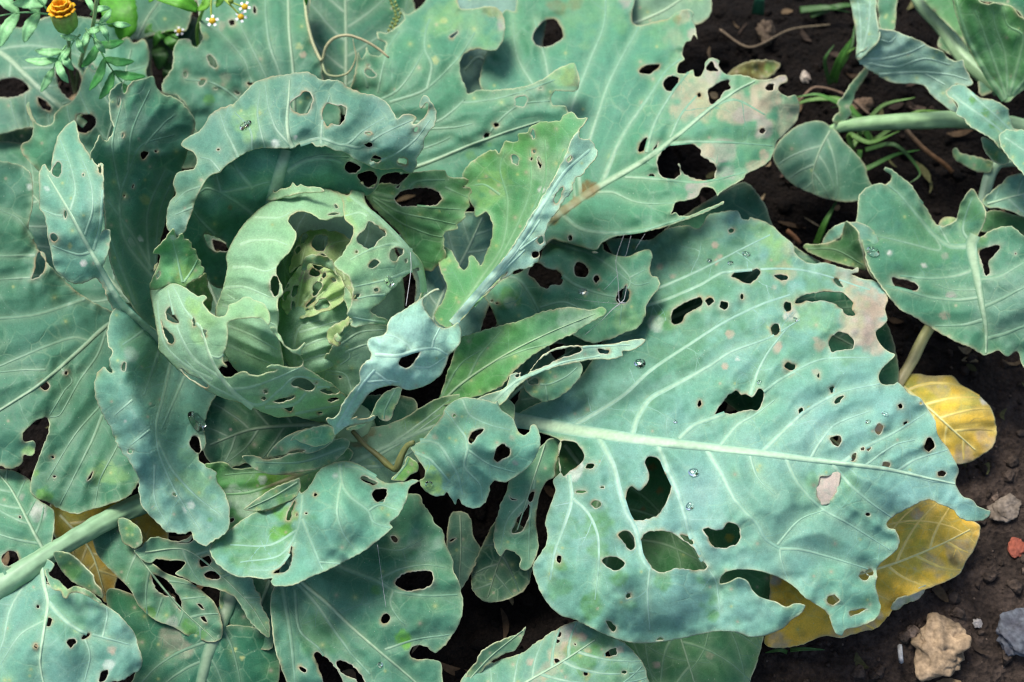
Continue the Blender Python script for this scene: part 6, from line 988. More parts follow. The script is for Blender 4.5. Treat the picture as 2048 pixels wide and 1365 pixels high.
# ------------------------------------------------------------------ withered yellow leaves on the soil
y1 = leaf('Y1', None, dict(out=[(1786, 762), (1800, 752), (1830, 748), (1870, 752), (1905, 752), (1922, 770), (1945, 782), (1968, 800), (1984, 820), (1992, 850), (1993, 872), (1984, 895), (1962, 912), (1935, 926), (1912, 928), (1890, 915), (1870, 880), (1840, 840), (1805, 800)],
     h=[(1790, 760, 3.2), (1905, 752, 3), (1990, 860, 2.2), (1930, 926, 1.8), (1840, 840, 2.5), (1900, 830, 4)], mid=([(1795, 765), (1850, 810), (1905, 860), (1950, 900)], 7, 3), auto=4, col='yellow', tone=1.15, jag=1, specks=10, ruffle=.5,
     spots=[(1850, 775, 45, 'scuff', .35), (1870, 765, 30, 'tan', .35), (1940, 800, 30, 'lime', .3), (1925, 915, 22, 'tan', .6), (1975, 885, 22, 'tan', .5), (1970, 805, 8, 'white', .8), (1960, 850, 30, 'brown', .15), (1900, 870, 30, 'gold', .5)]), name='yellow_leaf', mat=M_YEL)
tube('leaf_stalk', [(1870, 640, 4.5, 11), (1850, 670, 4.2, 12), (1825, 720, 3.6, 12), (1800, 762, 3.3, 11), (1795, 775, 3.2, 8)], M_STALK, y1, (.40, .42, .16), (.44, .38, .2))
tag(y1, 'rounded yellow withered leaf on a straight pale stalk over bare soil', 'leaf')
y2 = leaf('Y2', None, dict(out=[(1545, 1135), (1580, 1100), (1660, 1060), (1740, 1060), (1775, 1030), (1820, 1005), (1860, 995), (1900, 1000), (1925, 1012), (1945, 1040), (1960, 1052), (1958, 1075), (1948, 1100), (1930, 1128), (1920, 1148), (1890, 1165), (1855, 1178), (1825, 1190), (1798, 1205), (1775, 1235), (1750, 1258), (1728, 1262), (1700, 1272), (1680, 1278), (1650, 1272), (1610, 1288), (1570, 1296), (1540, 1296), (1528, 1285), (1535, 1240), (1540, 1190)],
     h=[(1545, 1135, 3), (1700, 1060, 3.5), (1860, 995, 2.5), (1960, 1060, 1.6), (1890, 1165, 1.6), (1775, 1235, 2), (1650, 1272, 1.8), (1530, 1285, 1.5), (1760, 1130, 4.2), (1620, 1190, 3.4)], mid=([(1560, 1150), (1660, 1160), (1780, 1130), (1880, 1090), (1940, 1060)], 8, 3), auto=5, col='yellow', tone=1.3, jag=1.4, specks=14, ruffle=.6,
     spots=[(1820, 1050, 30, 'scuff', .35), (1800, 1120, 50, 'scuff', .25), (1835, 1030, 12, 'tan', .6), (1900, 1060, 40, 'gold', .6), (1930, 1110, 40, 'tan', .5), (1870, 1130, 25, 'tan', .45), (1805, 1150, 40, 'gold', .6), (1560, 1285, 30, 'tan', .6), (1540, 1250, 20, 'brown', .4), (1600, 1270, 20, 'brown', .25), (1690, 1265, 24, 'tan', .5), (1740, 1250, 20, 'tan', .5), (1760, 1235, 12, 'white', .5), (1910, 1125, 12, 'brown', .7), (1655, 1180, 60, 'gold', .5), (1550, 1160, 10, 'pink', .7)]), name='yellow_leaf', mat=M_YEL)
y2b = leaf('Y2b', None, dict(out=[(1782, 1218), (1795, 1198), (1815, 1192), (1832, 1182), (1852, 1172), (1848, 1186), (1835, 1200), (1812, 1208), (1795, 1220)], h=[(1782, 1218, 2.6), (1852, 1172, 2.6), (1815, 1192, 3)], col='grey', spots=[(1815, 1195, 70, 'white', .9)], step=4, ruffle=.6, jag=1.5), name='papery_margin', mat=M_YEL)
y2b.parent = y2
tag(y2, 'wide mottled yellow leaf lying under the largest cabbage leaf', 'leaf')
y3 = leaf('Y3', None, dict(out=[(100, 1010), (180, 985), (260, 1000), (330, 1050), (330, 1090), (260, 1100), (232, 1165), (222, 1200), (208, 1205), (196, 1180), (170, 1160), (150, 1150), (120, 1100)], h=[(100, 1010, 3), (260, 1000, 3), (330, 1080, 2.5), (210, 1200, 2), (180, 1080, 3.5)], mid=([(120, 1030), (180, 1100), (210, 1190)], 6, 3), auto=4, col='yellow', tone=.75, jag=1, specks=12, spots=[(150, 1030, 40, 'scuff', .3), (215, 1190, 16, 'brown', .5), (180, 1120, 20, 'gold', .5)]), name='yellow_leaf', mat=M_YEL)
tag(y3, 'yellow leaf hidden beneath the thick pale stalk of the old outer leaf', 'leaf')
d2 = leaf('D2', None, dict(out=[(1640, 850), (1700, 835), (1780, 850), (1800, 900), (1790, 960), (1740, 1000), (1670, 990), (1640, 920)], h=[(1640, 850, 2.5), (1780, 850, 2.8), (1740, 1000, 2), (1640, 950, 2.2)], col='yellow', tone=.8, spots=[(1720, 920, 120, 'tan', .8)], mid=([(1650, 870), (1720, 920), (1780, 970)], 5, 2), holes=[[(1650, 860), (1672, 862), (1676, 882), (1655, 885)]]), name='dead_leaf', mat=M_YEL)
tag(d2, 'pale tan dead leaf glimpsed through small holes of the widest leaf', 'leaf')
# ------------------------------------------------------------------ soil
def soil_h(x, y):
    """height of the soil in metres"""
    return .010 * fbm(x * 9, y * 9, 21, 4) + .006 * np.abs(fbm(x * 34, y * 34, 25, 3)) + .0030 * fbm(x * 120, y * 120, 29, 3) - .008


ax = np.concatenate([-np.geomspace(60, .75, 26)[:-1], np.arange(-.75, .7501, .0042), np.geomspace(.75, 60, 26)[1:]])
ay = np.concatenate([-np.geomspace(60, .62, 26)[:-1], np.arange(-.62, .8201, .0042), np.geomspace(.82, 60, 26)[1:]])
X, Y = np.meshgrid(ax, ay)
Z = soil_h(X, Y)
nx, ny = len(ax), len(ay)
ii = np.arange(nx * ny).reshape(ny, nx)
F = np.stack([ii[:-1, :-1], ii[:-1, 1:], ii[1:, 1:], ii[1:, :-1]], -1).reshape(-1, 4)
# dry crust in the open corner; elsewhere moist earth with leaf shade painted in
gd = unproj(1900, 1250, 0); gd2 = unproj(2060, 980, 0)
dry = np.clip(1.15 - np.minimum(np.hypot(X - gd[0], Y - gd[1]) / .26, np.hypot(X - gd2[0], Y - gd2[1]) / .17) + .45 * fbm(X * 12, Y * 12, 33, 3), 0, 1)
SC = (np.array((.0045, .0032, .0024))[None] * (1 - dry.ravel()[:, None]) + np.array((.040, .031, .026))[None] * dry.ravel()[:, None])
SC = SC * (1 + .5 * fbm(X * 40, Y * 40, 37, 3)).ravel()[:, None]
m, nt, N = new_mat('soil')
L = nt.links.new
out = N('OutputMaterial'); pb = N('BsdfPrincipled'); tx = N('TexCoord')
n1 = N('TexNoise'); n1.inputs['Scale'].default_value = 130; n1.inputs['Detail'].default_value = 9; n1.inputs['Roughness'].default_value = .7
n2 = N('TexNoise'); n2.inputs['Scale'].default_value = 14; n2.inputs['Detail'].default_value = 4
n3 = N('TexVoronoi'); n3.inputs['Scale'].default_value = 260
for n in (n1, n2, n3): L(tx.outputs['Object'], n.inputs['Vector'])
r1 = N('ValToRGB')
r1.color_ramp.elements[0].position = .32; r1.color_ramp.elements[0].color = (.35, .33, .32, 1)
r1.color_ramp.elements[1].position = .70; r1.color_ramp.elements[1].color = (1.9, 1.8, 1.7, 1)
L(n1.outputs['Fac'], r1.inputs[0])
mm = N('Mix', data_type='RGBA', blend_type='MULTIPLY'); mm.inputs['Factor'].default_value = 1
r2 = N('ValToRGB'); r2.color_ramp.elements[0].position = .35; r2.color_ramp.elements[0].color = (.45, .42, .4, 1); r2.color_ramp.elements[1].position = .66; r2.color_ramp.elements[1].color = (1.15, 1.08, 1, 1)
at = N('Attribute', attribute_name='Col')
L(n2.outputs['Fac'], r2.inputs[0]); L(r1.outputs[0], mm.inputs['A']); L(at.outputs['Color'], mm.inputs['B'])
L(mm.outputs['Result'], pb.inputs['Base Color']); pb.inputs['Roughness'].default_value = .95; pb.inputs['Specular IOR Level'].default_value = .15
bu = N('Bump'); bu.inputs['Strength'].default_value = .9; bu.inputs['Distance'].default_value = .003
ad = N('Math', operation='ADD'); L(n1.outputs['Fac'], ad.inputs[0]); L(n3.outputs['Distance'], ad.inputs[1])
L(ad.outputs[0], bu.inputs['Height']); L(bu.outputs[0], pb.inputs['Normal']); L(pb.outputs[0], out.inputs[0])
M_SOIL = m
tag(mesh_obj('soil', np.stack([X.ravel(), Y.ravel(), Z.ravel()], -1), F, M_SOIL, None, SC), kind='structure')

# ---- crumbs of soil, uncountable
rs = np.random.RandomState(5)
import bmesh
bm = bmesh.new(); bmesh.ops.create_icosphere(bm, subdivisions=1, radius=1); bm.verts.ensure_lookup_table()
IV = np.array([v.co for v in bm.verts]); IF = np.array([[v.index for v in f.verts] for f in bm.faces]); bm.free()
VV, FF, CC = [], [], []
for k in range(9000):
    x, y = rs.uniform(-.5, .62), rs.uniform(-.45, .6)
    r = .0010 + .0060 * rs.rand() ** 5
    v = IV * (1 + .35 * rs.randn(len(IV), 1)).clip(.5, 1.6) * r * np.array([1, rs.uniform(.7, 1.2), .7])
    a = rs.rand() * 6.28; c, s = math.cos(a), math.sin(a)
    v = v @ np.array([[c, s, 0], [-s, c, 0], [0, 0, 1]])
    VV.append(v + (x, y, float(soil_h(x, y)) + r * .3)); FF.append(IF + k * len(IV))
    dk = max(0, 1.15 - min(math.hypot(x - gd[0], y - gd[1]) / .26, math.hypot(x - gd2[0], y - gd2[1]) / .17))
    cc = np.array((.005, .0035, .0026)) * (1 - min(1, dk)) + np.array((.05, .039, .032)) * min(1, dk)  # crumbs share the soil's split: dry crust, moist earth plus painted shade
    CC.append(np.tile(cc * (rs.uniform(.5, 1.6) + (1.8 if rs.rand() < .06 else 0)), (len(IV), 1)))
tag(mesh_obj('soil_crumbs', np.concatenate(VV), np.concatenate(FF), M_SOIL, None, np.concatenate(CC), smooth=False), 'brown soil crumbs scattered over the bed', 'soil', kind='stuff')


VV, FF, CC = [], [], []
for k in range(700):                      # leaf litter: scraps too many to count
    x, y = rs.uniform(-.5, .62), rs.uniform(-.45, .6)
    l, w_ = rs.uniform(.003, .014), rs.uniform(.0008, .0045)
    n_ = 5; t = np.linspace(-1, 1, n_); bend = rs.uniform(-.5, .5); curl = rs.uniform(0, .5)
    c_ = np.stack([t * l, bend * l * t * t, (curl * l * t * t) + .0012], -1)
    wd = w_ * (1 - .8 * t * t)
    v = np.concatenate([c_ + np.stack([0 * t, wd, wd * rs.uniform(-.4, .6)], -1), c_ - np.stack([0 * t, wd, -wd * rs.uniform(-.4, .6)], -1)])
    a = rs.rand() * 6.28; c, s = math.cos(a), math.sin(a)
    v = v @ np.array([[c, s, 0], [-s, c, 0], [0, 0, 1]])
    VV.append(v + (x, y, float(soil_h(x, y)) + .001)); FF.append(np.array([(i, i + 1, n_ + i + 1, n_ + i) for i in range(n_ - 1)]) + k * 2 * n_)
    cc = [(.13, .09, .05), (.07, .045, .025), (.22, .17, .10), (.05, .035, .025), (.10, .10, .04)][k % 5]
    CC.append(np.tile(np.array(cc) * rs.uniform(.4, 1.2), (2 * n_, 1)))
tag(mesh_obj('leaf_litter', np.concatenate(VV), np.concatenate(FF), M_DRY, None, np.concatenate(CC)), 'brown dry scraps of leaf and straw strewn over the soil', 'litter', kind='stuff')


def stone(label, px, py, rpx, col0, col1, seed, flat=.6, elong=1.0, rot=0, lump=.35, name='stone', sink=.35):
    bm = bmesh.new(); bmesh.ops.create_icosphere(bm, subdivisions=5, radius=1)
    v = np.array([q.co for q in bm.verts]); f = [[q.index for q in p.verts] for p in bm.faces]; bm.free()
    n = lump * fbm(v[:, 0] * 1.3 + v[:, 2], v[:, 1] * 1.3 - v[:, 2] * .7, seed, 3) + .22 * fbm(v[:, 0] * 3 + v[:, 2] * 2, v[:, 1] * 3 + v[:, 2], seed + 3, 4)
    # flat broken faces
    for k in range(7):
        d = np.random.RandomState(seed * 13 + k).randn(3); d /= np.linalg.norm(d)
        t = v @ d; lim = .72 + .1 * (k % 3)
        v = v - np.maximum(t - lim, 0)[:, None] * d * .85
    v = v * (1 + n)[:, None] * np.array([elong, 1, flat]) * rpx * PXC * CM
    c, s = math.cos(rot), math.sin(rot)
    v = v @ np.array([[c, s, 0], [-s, c, 0], [0, 0, 1]])
    g = unproj(px, py, 0.3)
    zb = float(soil_h(g[0], g[1]))
    v = v + (g[0], g[1], zb - v[:, 2].min() * (1 - sink) - 0)
    k = (.5 + .9 * fbm(v[:, 0] * 160, v[:, 1] * 160 + v[:, 2] * 90, seed + 8, 4)).clip(0, 1)[:, None]
    C = np.array(col0) * (1 - k) + np.array(col1) * k
    ob = mesh_obj(name, v, np.array(f), M_DRY, None, C)
    return tag(ob, label, 'stone')


stone('knobbly tan stone half buried in the bare soil', 1888, 1290, 62, (.36, .26, .16), (.15, .11, .07), 4, .55, 1.0, .9, .5)
stone('dark blue-grey stone on the bare soil near the tan stone', 2035, 1262, 44, (.10, .11, .125), (.05, .05, .06), 9, .5, 1.2, .4)
stone('small tan stone sunk in soil beside the wide yellow leaf', 2015, 1010, 30, (.20, .165, .13), (.10, .08, .06), 14, .4, 1.3, .5)
stone('brick-red shard on the soil past the wide yellow leaf', 2042, 1088, 16, (.26, .07, .04), (.2, .06, .04), 17, .4, 1.5, 1.4)
stone('pale grey pebble under the top of the tan stone', 1962, 1240, 10, (.3, .28, .26), (.2, .18, .17), 19, .6)
stone('small buff pebble by the dried leaf scraps', 1612, 150, 16, (.36, .32, .26), (.25, .2, .16), 23, .6, .7, .2)
stone('brown clod beside the thick stalk of the smaller cabbage', 1725, 208, 22, (.16, .11, .07), (.09, .06, .04), 27, .7, 1.2, .2)
stone('brownish clod in the shade past the scorched leaf tip', 1530, 70, 34, (.10, .075, .05), (.05, .035, .025), 29, .7, .6, .2)


def straw(label, pts, r, c0, c1, name='dry_stalk'):
    return tag(tube(name, [(x, y, z, r) for x, y, z in pts], M_DRY, None, c0, c1, sides=6), label, 'stalk')


straw('brown dry stalk with an orange end lying behind the thick stalk', [(1812, 260, 1.0), (1850, 300, .9), (1890, 330, .9), (1905, 345, .8)], 6, (.06, .045, .03), (.12, .06, .025))
straw('pale splinter standing in the soil left of the tan stone', [(1800, 1292, .4), (1801, 1310, .8), (1803, 1325, .4)], 5, (.34, .34, .33), (.24, .24, .24))
straw('thin dry twig behind the scorched leaf tip', [(1600, 200, .6), (1630, 175, .9), (1690, 190, .8), (1740, 230, .7)], 3, (.18, .12, .08), (.14, .1, .07))
straw('thin straw bent over soil behind the buff pebble', [(1440, 60, .6), (1500, 95, 1.2), (1580, 60, .8), (1660, 50, .6)], 3, (.16, .12, .08), (.1, .08, .05))
straw('short orange-brown chip on soil by the folded leaf corner', [(1575, 462, .6), (1590, 475, .8), (1600, 488, .5)], 6, (.22, .11, .05), (.14, .07, .04))
d1 = leaf('D1', None, dict(out=[(1455, 150), (1480, 130), (1520, 120), (1560, 128), (1545, 150), (1510, 165), (1470, 165)], h=[(1455, 150, 2), (1520, 120, 2.5), (1545, 150, 2), (1470, 165, 1.8)], col='yellow', tone=.12, spots=[(1510, 140, 60, 'brown', .5), (1540, 132, 9, 'scuff', .5)], step=4, ruffle=.8), name='dead_leaf', mat=M_YEL)
tag(d1, 'greyish tan dead leaf scrap lying behind the scorched leaf tip', 'leaf')

# ------------------------------------------------------------------ grass
def grass(label, x, y, blades):
    e = empty('grass_tuft', unproj(x, y, 0)); tag(e, label, 'grass')
    for (pts, w, c) in blades:
        blade('grass_blade', pts, w, M_HERB, e, c, tuple(q * 1.25 for q in c), shape='grass', fold=.3)
    return e


G0 = (.055, .17, .025); G1 = (.09, .20, .035); G2 = (.035, .10, .02)
grass('sprawling grass under the thick stalk of the smaller cabbage', 1720, 290, [
    ([(1745, 285, .5), (1690, 205, 2), (1620, 200, 1.6), (1560, 225, 1.2)], 6, G1), ([(1740, 285, .5), (1720, 235, 2), (1640, 190, 2.6), (1590, 195, 2)], 5, G0), ([(1700, 300, .4), (1760, 215, 2), (1830, 195, 3)], 5, G1), ([(1720, 300, .5), (1720, 340, 1.5), (1790, 310, 2.3), (1840, 300, 1.6)], 5, G0), ([(1705, 300, .5), (1700, 270, 2), (1740, 285, 2.6), (1800, 262, 2.8)], 5, G1),
    ([(1730, 300, .5), (1790, 290, 2.4), (1840, 345, 1.8), (1815, 370, 1.2)], 4, G2), ([(1700, 300, .5), (1690, 330, 1.8), (1710, 310, 1.2)], 5, G0), ([(1750, 280, .5), (1830, 225, 2.4), (1880, 222, 2.4)], 4, G1), ([(1715, 290, .4), (1720, 255, 2), (1690, 215, 2), (1660, 215, 1)], 4, G2)])
grass('upright grass rising from dark soil behind the folded leaf', 1675, 150, [
    ([(1665, 165, .3), (1680, 120, 3), (1705, 75, 5)], 9, G0), ([(1665, 165, .3), (1690, 110, 3), (1712, 95, 4)], 6, G1), ([(1660, 165, .3), (1700, 100, 3.5), (1712, 40, 4.5)], 5, G2), ([(1660, 170, .3), (1650, 120, 3), (1668, 90, 4)], 4, G2)])
grass('single green blade between the folded leaf corner and rounded leaf', 1640, 480, [
    ([(1632, 490, .3), (1650, 445, 2.2), (1678, 395, 3)], 6, G0), ([(1635, 490, .3), (1660, 430, 2.4), (1682, 385, 3.4)], 4, G2)])
grass('grass blades in the shade at the far edge of the bed', 1640, 40, [
    ([(1620, 30, .3), (1680, 12, 1.5), (1740, 10, 1.2)], 6, G2), ([(1600, 20, .3), (1660, 15, 1.5), (1700, 25, 1)], 6, G2), ([(1515, 30, .3), (1520, 0, 2.5), (1530, -20, 3)], 12, (.03, .13, .07))])
grass('low grass in shadow below the wide yellow leaf', 1590, 1300, [
    ([(1580, 1300, .3), (1610, 1298, 1), (1650, 1300, .4)], 4, G2), ([(1575, 1305, .3), (1560, 1300, 1), (1530, 1306, .4)], 4, G2)])

# ------------------------------------------------------------------ marigold, upper left
mg = empty('marigold', unproj(150, 190, 0))
tag(mg, 'marigold with an orange flower bud and feathery green leaflets', 'marigold')
HG = (.26, .54, .24); HB = (.12, .34, .12); HD_ = (.08, .34, .075)
tube('stem', [(150, 185, 0, 5), (160, 130, 8, 5), (172, 90, 13, 4.5), (185, 55, 17, 4), (192, 10, 20, 4), (200, -40, 23, 4)], M_STALK, mg, (.22, .32, .14), (.3, .4, .16), sides=8)


def pinnate(base, tip, z0, z1, n, ln, w, c, sweep=50, sag=.6):
    b = np.array(base, float); t = np.array(tip, float); d = t - b; L_ = np.linalg.norm(d); u = d / L_; nrm = np.array((-u[1], u[0]))
    bend = L_ * .06
    pt = lambda s: b + d * s + nrm * bend * math.sin(math.pi * s)
    zz = lambda s: z0 + (z1 - z0) * s + 1.0 * math.sin(math.pi * s)
    r = tube('leaf_stalk', [(*pt(s), zz(s), 2.4 - 1.2 * s) for s in np.linspace(0, 1, 6)], M_HERB, mg, c, c, sides=6)
    k = 0
    for i in range(n):
        s = .22 + .74 * i / max(1, n - 1)
        for sg in ((-1, 1) if i < n - 1 else (0,)):
            a = math.atan2(u[1], u[0]) + sg * R(sweep - 12 * s + random.uniform(-6, 6))
            l = ln * (1 - .35 * abs(s - .55)) * random.uniform(.85, 1.1) * (1.1 if sg == 0 else 1)
            p0 = pt(s); dv = np.array((math.cos(a), math.sin(a)))
            side = np.array((-dv[1], dv[0])) * (-sg) * l * .07
            pts = [(*p0, zz(s)), (*(p0 + dv * l * .5 + side), zz(s) + .35), (*(p0 + dv * l), zz(s) - sag)]
            blade('leaflet', pts, w * 1.25, M_HERB, r, c, tuple(q * 1.15 for q in c), fold=.35, serr=.12)
    return r


pinnate((102, 30), (-8, 34), 17, 15.5, 3, 84, 10, HG, 66)
pinnate((132, 92), (106, 140), 16, 14.5, 3, 60, 6.5, HG, 66)
pinnate((186, 62), (250, 172), 15, 12.5, 4, 70, 7, HD_, 64)
pinnate((100, 28), (30, -40), 18, 19, 3, 78, 10, HG, 50)
pinnate((190, 45), (226, 48), 17.2, 17, 2, 44, 5, HG, 60)
pinnate((172, 58), (188, 78), 17.2, 16.5, 2, 42, 5.5, HG, 66)
pinnate((182, 30), (196, -8), 18, 18.5, 2, 40, 5, HG, 60)
pinnate((160, 70), (140, 96), 17, 16.4, 2, 40, 5, HG, 60)
# bud: a green cup with orange ray florets
def lathe(name, cx, cy, zc, prof, mat, parent, cfun, axis=None, seg=20, rib=0):
    """prof: (radius_px, height_px along axis)"""
    c = unproj(cx, cy, zc); V = []; C = []
    A = Vector(axis or (0, 0, 1)).normalized(); q = A.to_track_quat('Z', 'Y')
    for (r, h_) in prof:
        for k in range(seg):
            a = 2 * math.pi * k / seg
            rr = r * (1 + rib * math.cos(a * 8))
            v = q @ Vector((rr * math.cos(a), rr * math.sin(a), h_)) * (PXC * CM)
            V.append(c + np.array(v)); C.append(cfun(h_, k))
    n = len(prof)
    F = [(i * seg + k, i * seg + (k + 1) % seg, (i + 1) * seg + (k + 1) % seg, (i + 1) * seg + k) for i in range(n - 1) for k in range(seg)]
    F += [tuple(range(seg))[::-1], tuple((n - 1) * seg + k for k in range(seg))]
    ob = mesh_obj(name, np.array(V), F, mat, None, np.array(C))
    if parent is not None:
        if parent.type == 'EMPTY': reparent(ob, parent)
        else: ob.parent = parent
    return ob


AX = (-.02, .25, 1)
tube('stem', [(150, 185, 0, 4.5), (140, 130, 8, 4.5), (138, 90, 14, 4.5), (136, 64, 17.5, 5)], M_STALK, mg, (.2, .32, .12), sides=8)
lathe('bud_cup', 136, 62, 17.5, [(6, -4), (15, 2), (22, 10), (26, 22), (27, 36), (26, 46), (21, 48), (12, 46)], M_HERB, mg, lambda h_, k: (.20 + .14 * max(0, h_) / 50, .40 + .04 * (k % 3), .09), AX, 24, .04)
bc = unproj(136, 62, 17.5); qa = Vector(AX).normalized().to_track_quat('Z', 'Y')
for k in range(26):
    a = 2 * math.pi * k / 26 + random.uniform(-.1, .1); ring = k % 3
    V = []; C = []
    r0, r1, hh = (9, 30 - 7 * ring, 52 + 9 * ring)
    for i, s in enumerate(np.linspace(0, 1, 5)):
        r = r0 + (r1 - r0) * s ** .8; h_ = 38 + (hh - 38 + 6) * math.sin(s * 1.9) * .95; w_ = (5 + 4.5 * math.sin(math.pi * min(1, s * .8 + .15)))
        for b in (-1, 0, 1):
            v = qa @ Vector((r * math.cos(a) - b * w_ * math.sin(a), r * math.sin(a) + b * w_ * math.cos(a), h_ - abs(b) * 1.2)) * (PXC * CM)
            V.append(bc + np.array(v)); C.append((.90, .36 + .14 * s + .06 * (k % 2), .015))
    F = [(i * 3 + j, i * 3 + j + 1, i * 3 + 4 + j, i * 3 + 3 + j) for i in range(4) for j in range(2)]
    o = mesh_obj('petal', np.array(V), np.array(F), M_HERB, None, np.array(C)); reparent(o, mg)
    md = o.modifiers.new('thickness', 'SOLIDIFY'); md.thickness = .0004

# ------------------------------------------------------------------ little white-rayed weed with yellow discs
gl = empty('daisy_weed', unproj(400, 120, 0))
tag(gl, 'small weed with yellow discs, white rays and bright green leaves', 'weed')
tube('stem', [(400, 125, 0, 4), (395, 60, 8, 4), (410, 10, 13, 3.5), (430, -25, 16, 3)], M_HERB, gl, (.22, .40, .08), sides=7)
tube('stem', [(425, -20, 16, 2.4), (422, 12, 15.5, 2.2), (423, 40, 15, 2.2)], M_HERB, gl, (.35, .48, .08), sides=6)
tube('stem', [(430, -25, 16, 2.6), (450, 0, 16.3, 2.4), (470, 20, 16, 2.2), (481, 33, 15.6, 2)], M_HERB, gl, (.35, .48, .08), sides=6)
tube('stem', [(450, 0, 16.3, 2.2), (470, 8, 16.4, 2), (488, 15, 16.2, 2)], M_HERB, gl, (.35, .48, .08), sides=6)
tube('stem', [(400, 100, 3, 2.4), (330, 66, 8, 2.2), (345, 62, 9.5, 2), (358, 64, 10, 2)], M_HERB, gl, (.12, .28, .05), sides=6)


def daisy(px, py, z, rd, rot=0, tilt=(0, .15, 1)):
    A = Vector(tilt).normalized(); q = A.to_track_quat('Z', 'Y'); c = unproj(px, py, z)
    f = lathe('flower_head', px, py, z, [(rd * .5, -3), (rd * .95, -1), (rd, 2), (rd * .85, 4.5), (rd * .5, 6.5), (rd * .15, 7)], M_HERB, gl, lambda h_, k: (.72, .42 + .06 * (k % 2), .01) if h_ > 0 else (.2, .35, .05), tilt, 14, .05)
    for k in range(5):
        a = rot + 2 * math.pi * k / 5; pts = []
        shp = [(.8, -.26), (1.4, -.42), (1.8, -.38), (1.68, -.16), (1.9, 0), (1.68, .16), (1.8, .38), (1.4, .42), (.8, .26)]
        for (r, t) in shp:
            v = q @ Vector((rd * (r * math.cos(a) - t * math.sin(a)), rd * (r * math.sin(a) + t * math.cos(a)), 3 - (r - .8) * .5)) * (PXC * CM)
            pts.append(c + np.array(v))
        o = mesh_obj('ray_petal', np.array(pts), [tuple(range(9))], M_HERB, f, np.array([(.82, .83, .82)] * 9), smooth=False)
        md = o.modifiers.new('thickness', 'SOLIDIFY'); md.thickness = .0003
    return f


daisy(425, 43, 15, 8, .3, (0, -.25, 1)); daisy(482, 35, 15.6, 7.5, .9, (.1, -.3, 1)); daisy(490, 15, 16.2, 7.5, .1, (-.1, -.3, 1)); daisy(359, 64, 10, 6.5, .5, (0, -.2, 1))
lathe('flower_bud', 462, 3, 16.5, [(2, -5), (5, -3), (6, 1), (4, 5), (1, 7)], M_HERB, gl, lambda h_, k: (.3, .42, .06), seg=10)
BG = (.085, .33, .02)
blade('leaf', [(395, 20, 13), (360, 0, 14), (310, -10, 13.5), (298, 5, 13)], 16, M_HERB, gl, BG, (.13, .38, .03), shape='broad')
blade('leaf', [(415, -10, 15), (410, 10, 14.6), (395, 22, 14)], 9, M_HERB, gl, (.16, .40, .04), shape='broad')
blade('leaf', [(440, -20, 15), (440, 0, 14.6), (432, 15, 14.2)], 8, M_HERB, gl, (.12, .36, .03), shape='broad')
blade('leaf', [(225, -30, 9), (238, 20, 9.6), (248, 55, 9), (240, 80, 7.8)], 36, M_HERB, gl, (.07, .30, .012), (.06, .26, .012), shape='broad', serr=.06)
blade('leaf', [(340, 75, 5), (318, 72, 6), (308, 95, 5)], 9, M_HERB, gl, (.05, .2, .02), shape='broad')
blade('leaf', [(330, 60, 5), (345, 85, 5.6), (350, 105, 4.6)], 14, M_HERB, gl, (.045, .18, .02), shape='broad')
blade('leaf', [(310, 85, 4), (320, 110, 4.6), (318, 140, 3.6)], 16, M_HERB, gl, (.03, .11, .02), shape='broad')
blade('leaf', [(300, 78, 5), (300, 60, 5.6), (318, 50, 5)], 10, M_HERB, gl, (.05, .2, .02), shape='broad')
blade('leaf', [(345, 110, 3), (335, 145, 3.6), (330, 165, 2.6)], 12, M_HERB, gl, (.03, .10, .02), shape='broad')
blade('leaf', [(610, -30, 14), (612, -5, 13.5), (612, 12, 12.5)], 5, M_HERB, gl, (.06, .3, .03), shape='broad')
# seed spike of another weed
sp = empty('seed_spike', unproj(790, 120, 0)); tag(sp, 'thin green seed spike of a weed poking up between leaves', 'weed')
tube('stem', [(790, 110, 0, 2), (790, 90, 5, 2), (785, 62, 8, 2), (793, 35, 9, 2), (780, -5, 10, 2), (776, -40, 11, 2)], M_HERB, sp, (.25, .36, .08), sides=6)
for k in range(26):
    s = k / 25; x = np.interp(s, [0, .35, .55, 1], [782, 797, 788, 774]) + (4 if k % 2 else -4); y = 62 - 95 * s; z = 8.3 + 2.4 * s
    lathe('seed', x, y, z, [(.8, -4), (3.2, -2), (3.6, 1), (2.2, 4), (.6, 5.5)], M_HERB, sp, lambda h_, k: (.33, .40, .12), (.5 if k % 2 else -.5, .2, 1), 7)

# ------------------------------------------------------------------ water drops
m, nt, N = new_mat('water')
out = N('OutputMaterial'); pb = N('BsdfPrincipled'); pb.inputs['Base Color'].default_value = (1, 1, 1, 1)
pb.inputs['Roughness'].default_value = .02; pb.inputs['IOR'].default_value = 1.333; pb.inputs['Transmission Weight'].default_value = 1
nt.links.new(pb.outputs[0], out.inputs[0]); M_WATER = m


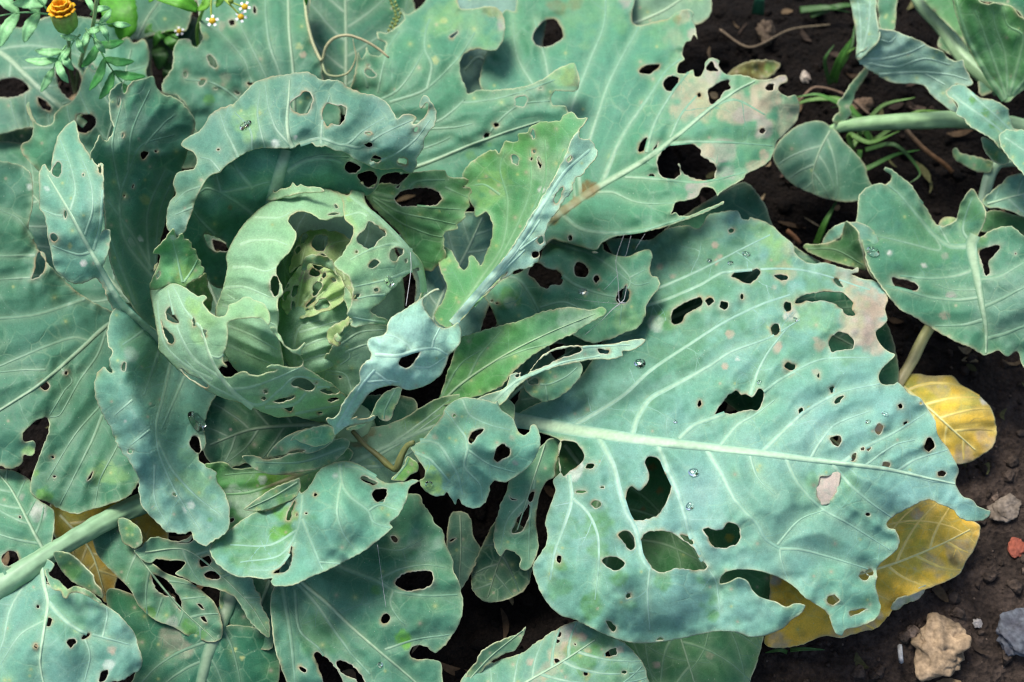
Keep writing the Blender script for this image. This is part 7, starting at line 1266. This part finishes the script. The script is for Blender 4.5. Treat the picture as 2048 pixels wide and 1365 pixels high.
def drop(key, px, py, r, label, sq=.34):
    e = max(3., r * .7)
    p = lambda a, b: unproj(a, b, leaf_z(key, a, b))
    c = p(px, py); tx_ = p(px + e, py) - p(px - e, py); ty_ = p(px, py - e) - p(px, py + e)
    n = np.cross(tx_, ty_); n /= np.linalg.norm(n)
    if n[2] < 0: n = -n
    q = Vector(n).to_track_quat('Z', 'Y'); rad = r * PXC * CM
    V = []; seg = 24; rows = 9
    for i in range(rows):
        a = math.pi / 2 * i / (rows - 1); rr = math.cos(a) ** .8; hh = math.sin(a)
        for k in range(seg):
            t = 2 * math.pi * k / seg; w_ = 1 + .08 * math.sin(2 * t + px) + .04 * math.sin(3 * t)
            v = q @ Vector((rad * rr * w_ * math.cos(t), rad * rr * w_ * math.sin(t), rad * sq * hh))
            V.append(c + np.array(v) + n * (.0006 + r * 4e-5))
    F = [(i * seg + k, i * seg + (k + 1) % seg, (i + 1) * seg + (k + 1) % seg, (i + 1) * seg + k) for i in range(rows - 1) for k in range(seg)]
    F.append(tuple(range(seg))[::-1])
    return tag(mesh_obj('water_drop', np.array(V), F, M_WATER), label, 'water drop')


drop('T2', 492, 253, 13, 'round water drop in the chewed dip of the arching leaf')
drop('H2', 776, 564, 12, 'clear water drop on the pale torn right head leaf')
drop('L2', 390, 846, 22, 'large water drop in a cupped leaf beneath the head', .45)
drop('P6', 1745, 506, 15, 'water drop on the broad leaf by its folded corner', .35)
drop('M1', 1166, 584, 8, 'water drop on the leaf hung with spider threads')
for i, (x, y, r) in enumerate([(1492, 510, 8), (1461, 527, 5.5), (1418, 522, 5), (1380, 1013, 8), (1387, 946, 9), (1770, 830, 7), (1736, 845, 5), (1520, 765, 5), (1280, 728, 11), (1350, 844, 4), (1590, 640, 5)]):
    tag(drop('R1', x, y, r, 'tiny clear water drop sitting on the widest holed leaf', .36), group='tiny water drops on the widest leaf')
drop('B1', 857, 968, 7, 'water drop on the yellowed corner of the lobed leaf')
tag(drop('B5', 760, 1330, 5, 'faint water drop on the bottom leaf with two long slits'), None, None)

# ------------------------------------------------------------------ spider threads
m, nt, N = new_mat('silk')
out = N('OutputMaterial'); pb = N('BsdfPrincipled'); pb.inputs['Base Color'].default_value = (.4, .4, .4, 1); pb.inputs['Roughness'].default_value = .4
nt.links.new(pb.outputs[0], out.inputs[0]); M_SILK = m
wb = empty('spider_web', unproj(1240, 560, 9)); tag(wb, 'torn white spider threads stretched between the middle leaves', 'spider web')
for pts in [[(1248, 470, 12.5, .5), (1232, 520, 12.2, .6), (1236, 560, 12, .6), (1238, 600, 12, .8)], [(1262, 472, 12.5, .5), (1252, 510, 12, .5), (1248, 515, 11.8, .5)], [(1290, 468, 12.5, .4), (1270, 500, 11.8, .4)], [(1236, 550, 12, .6), (1222, 566, 12, .5), (1208, 580, 11.8, .5)], [(1254, 570, 11.6, .6), (1248, 600, 11.8, 1.2), (1240, 608, 11.8, 2.2), (1226, 618, 11.8, 1.2), (1200, 645, 11.8, .5)], [(1252, 606, 11.8, 1.6), (1240, 606, 11.9, 2.4), (1236, 598, 12, 1.2)], [(1240, 608, 11.8, .5), (1192, 604, 11.5, .4), (1150, 598, 11.2, .3)], [(1200, 645, 12, .4), (1170, 670, 12.5, .4)]]:
    tube('thread', [(x, y, z, r * .6) for x, y, z, r in pts], M_SILK, wb, (1, 1, 1), sides=5)
for pts, lb in [([(821, 505, 21.5, .5), (822, 540, 21.5, .5), (812, 612, 22, .5)], 'fine spider thread across the right of the head'), ([(755, 1090, 13.2, .35), (764, 1160, 10, .35), (772, 1215, 9.2, .35)], 'fine spider thread over the bottom leaf with two long slits')]:
    w = tube('spider_thread', pts, M_SILK, None, (1, 1, 1), sides=5); tag(w, lb, 'spider web')
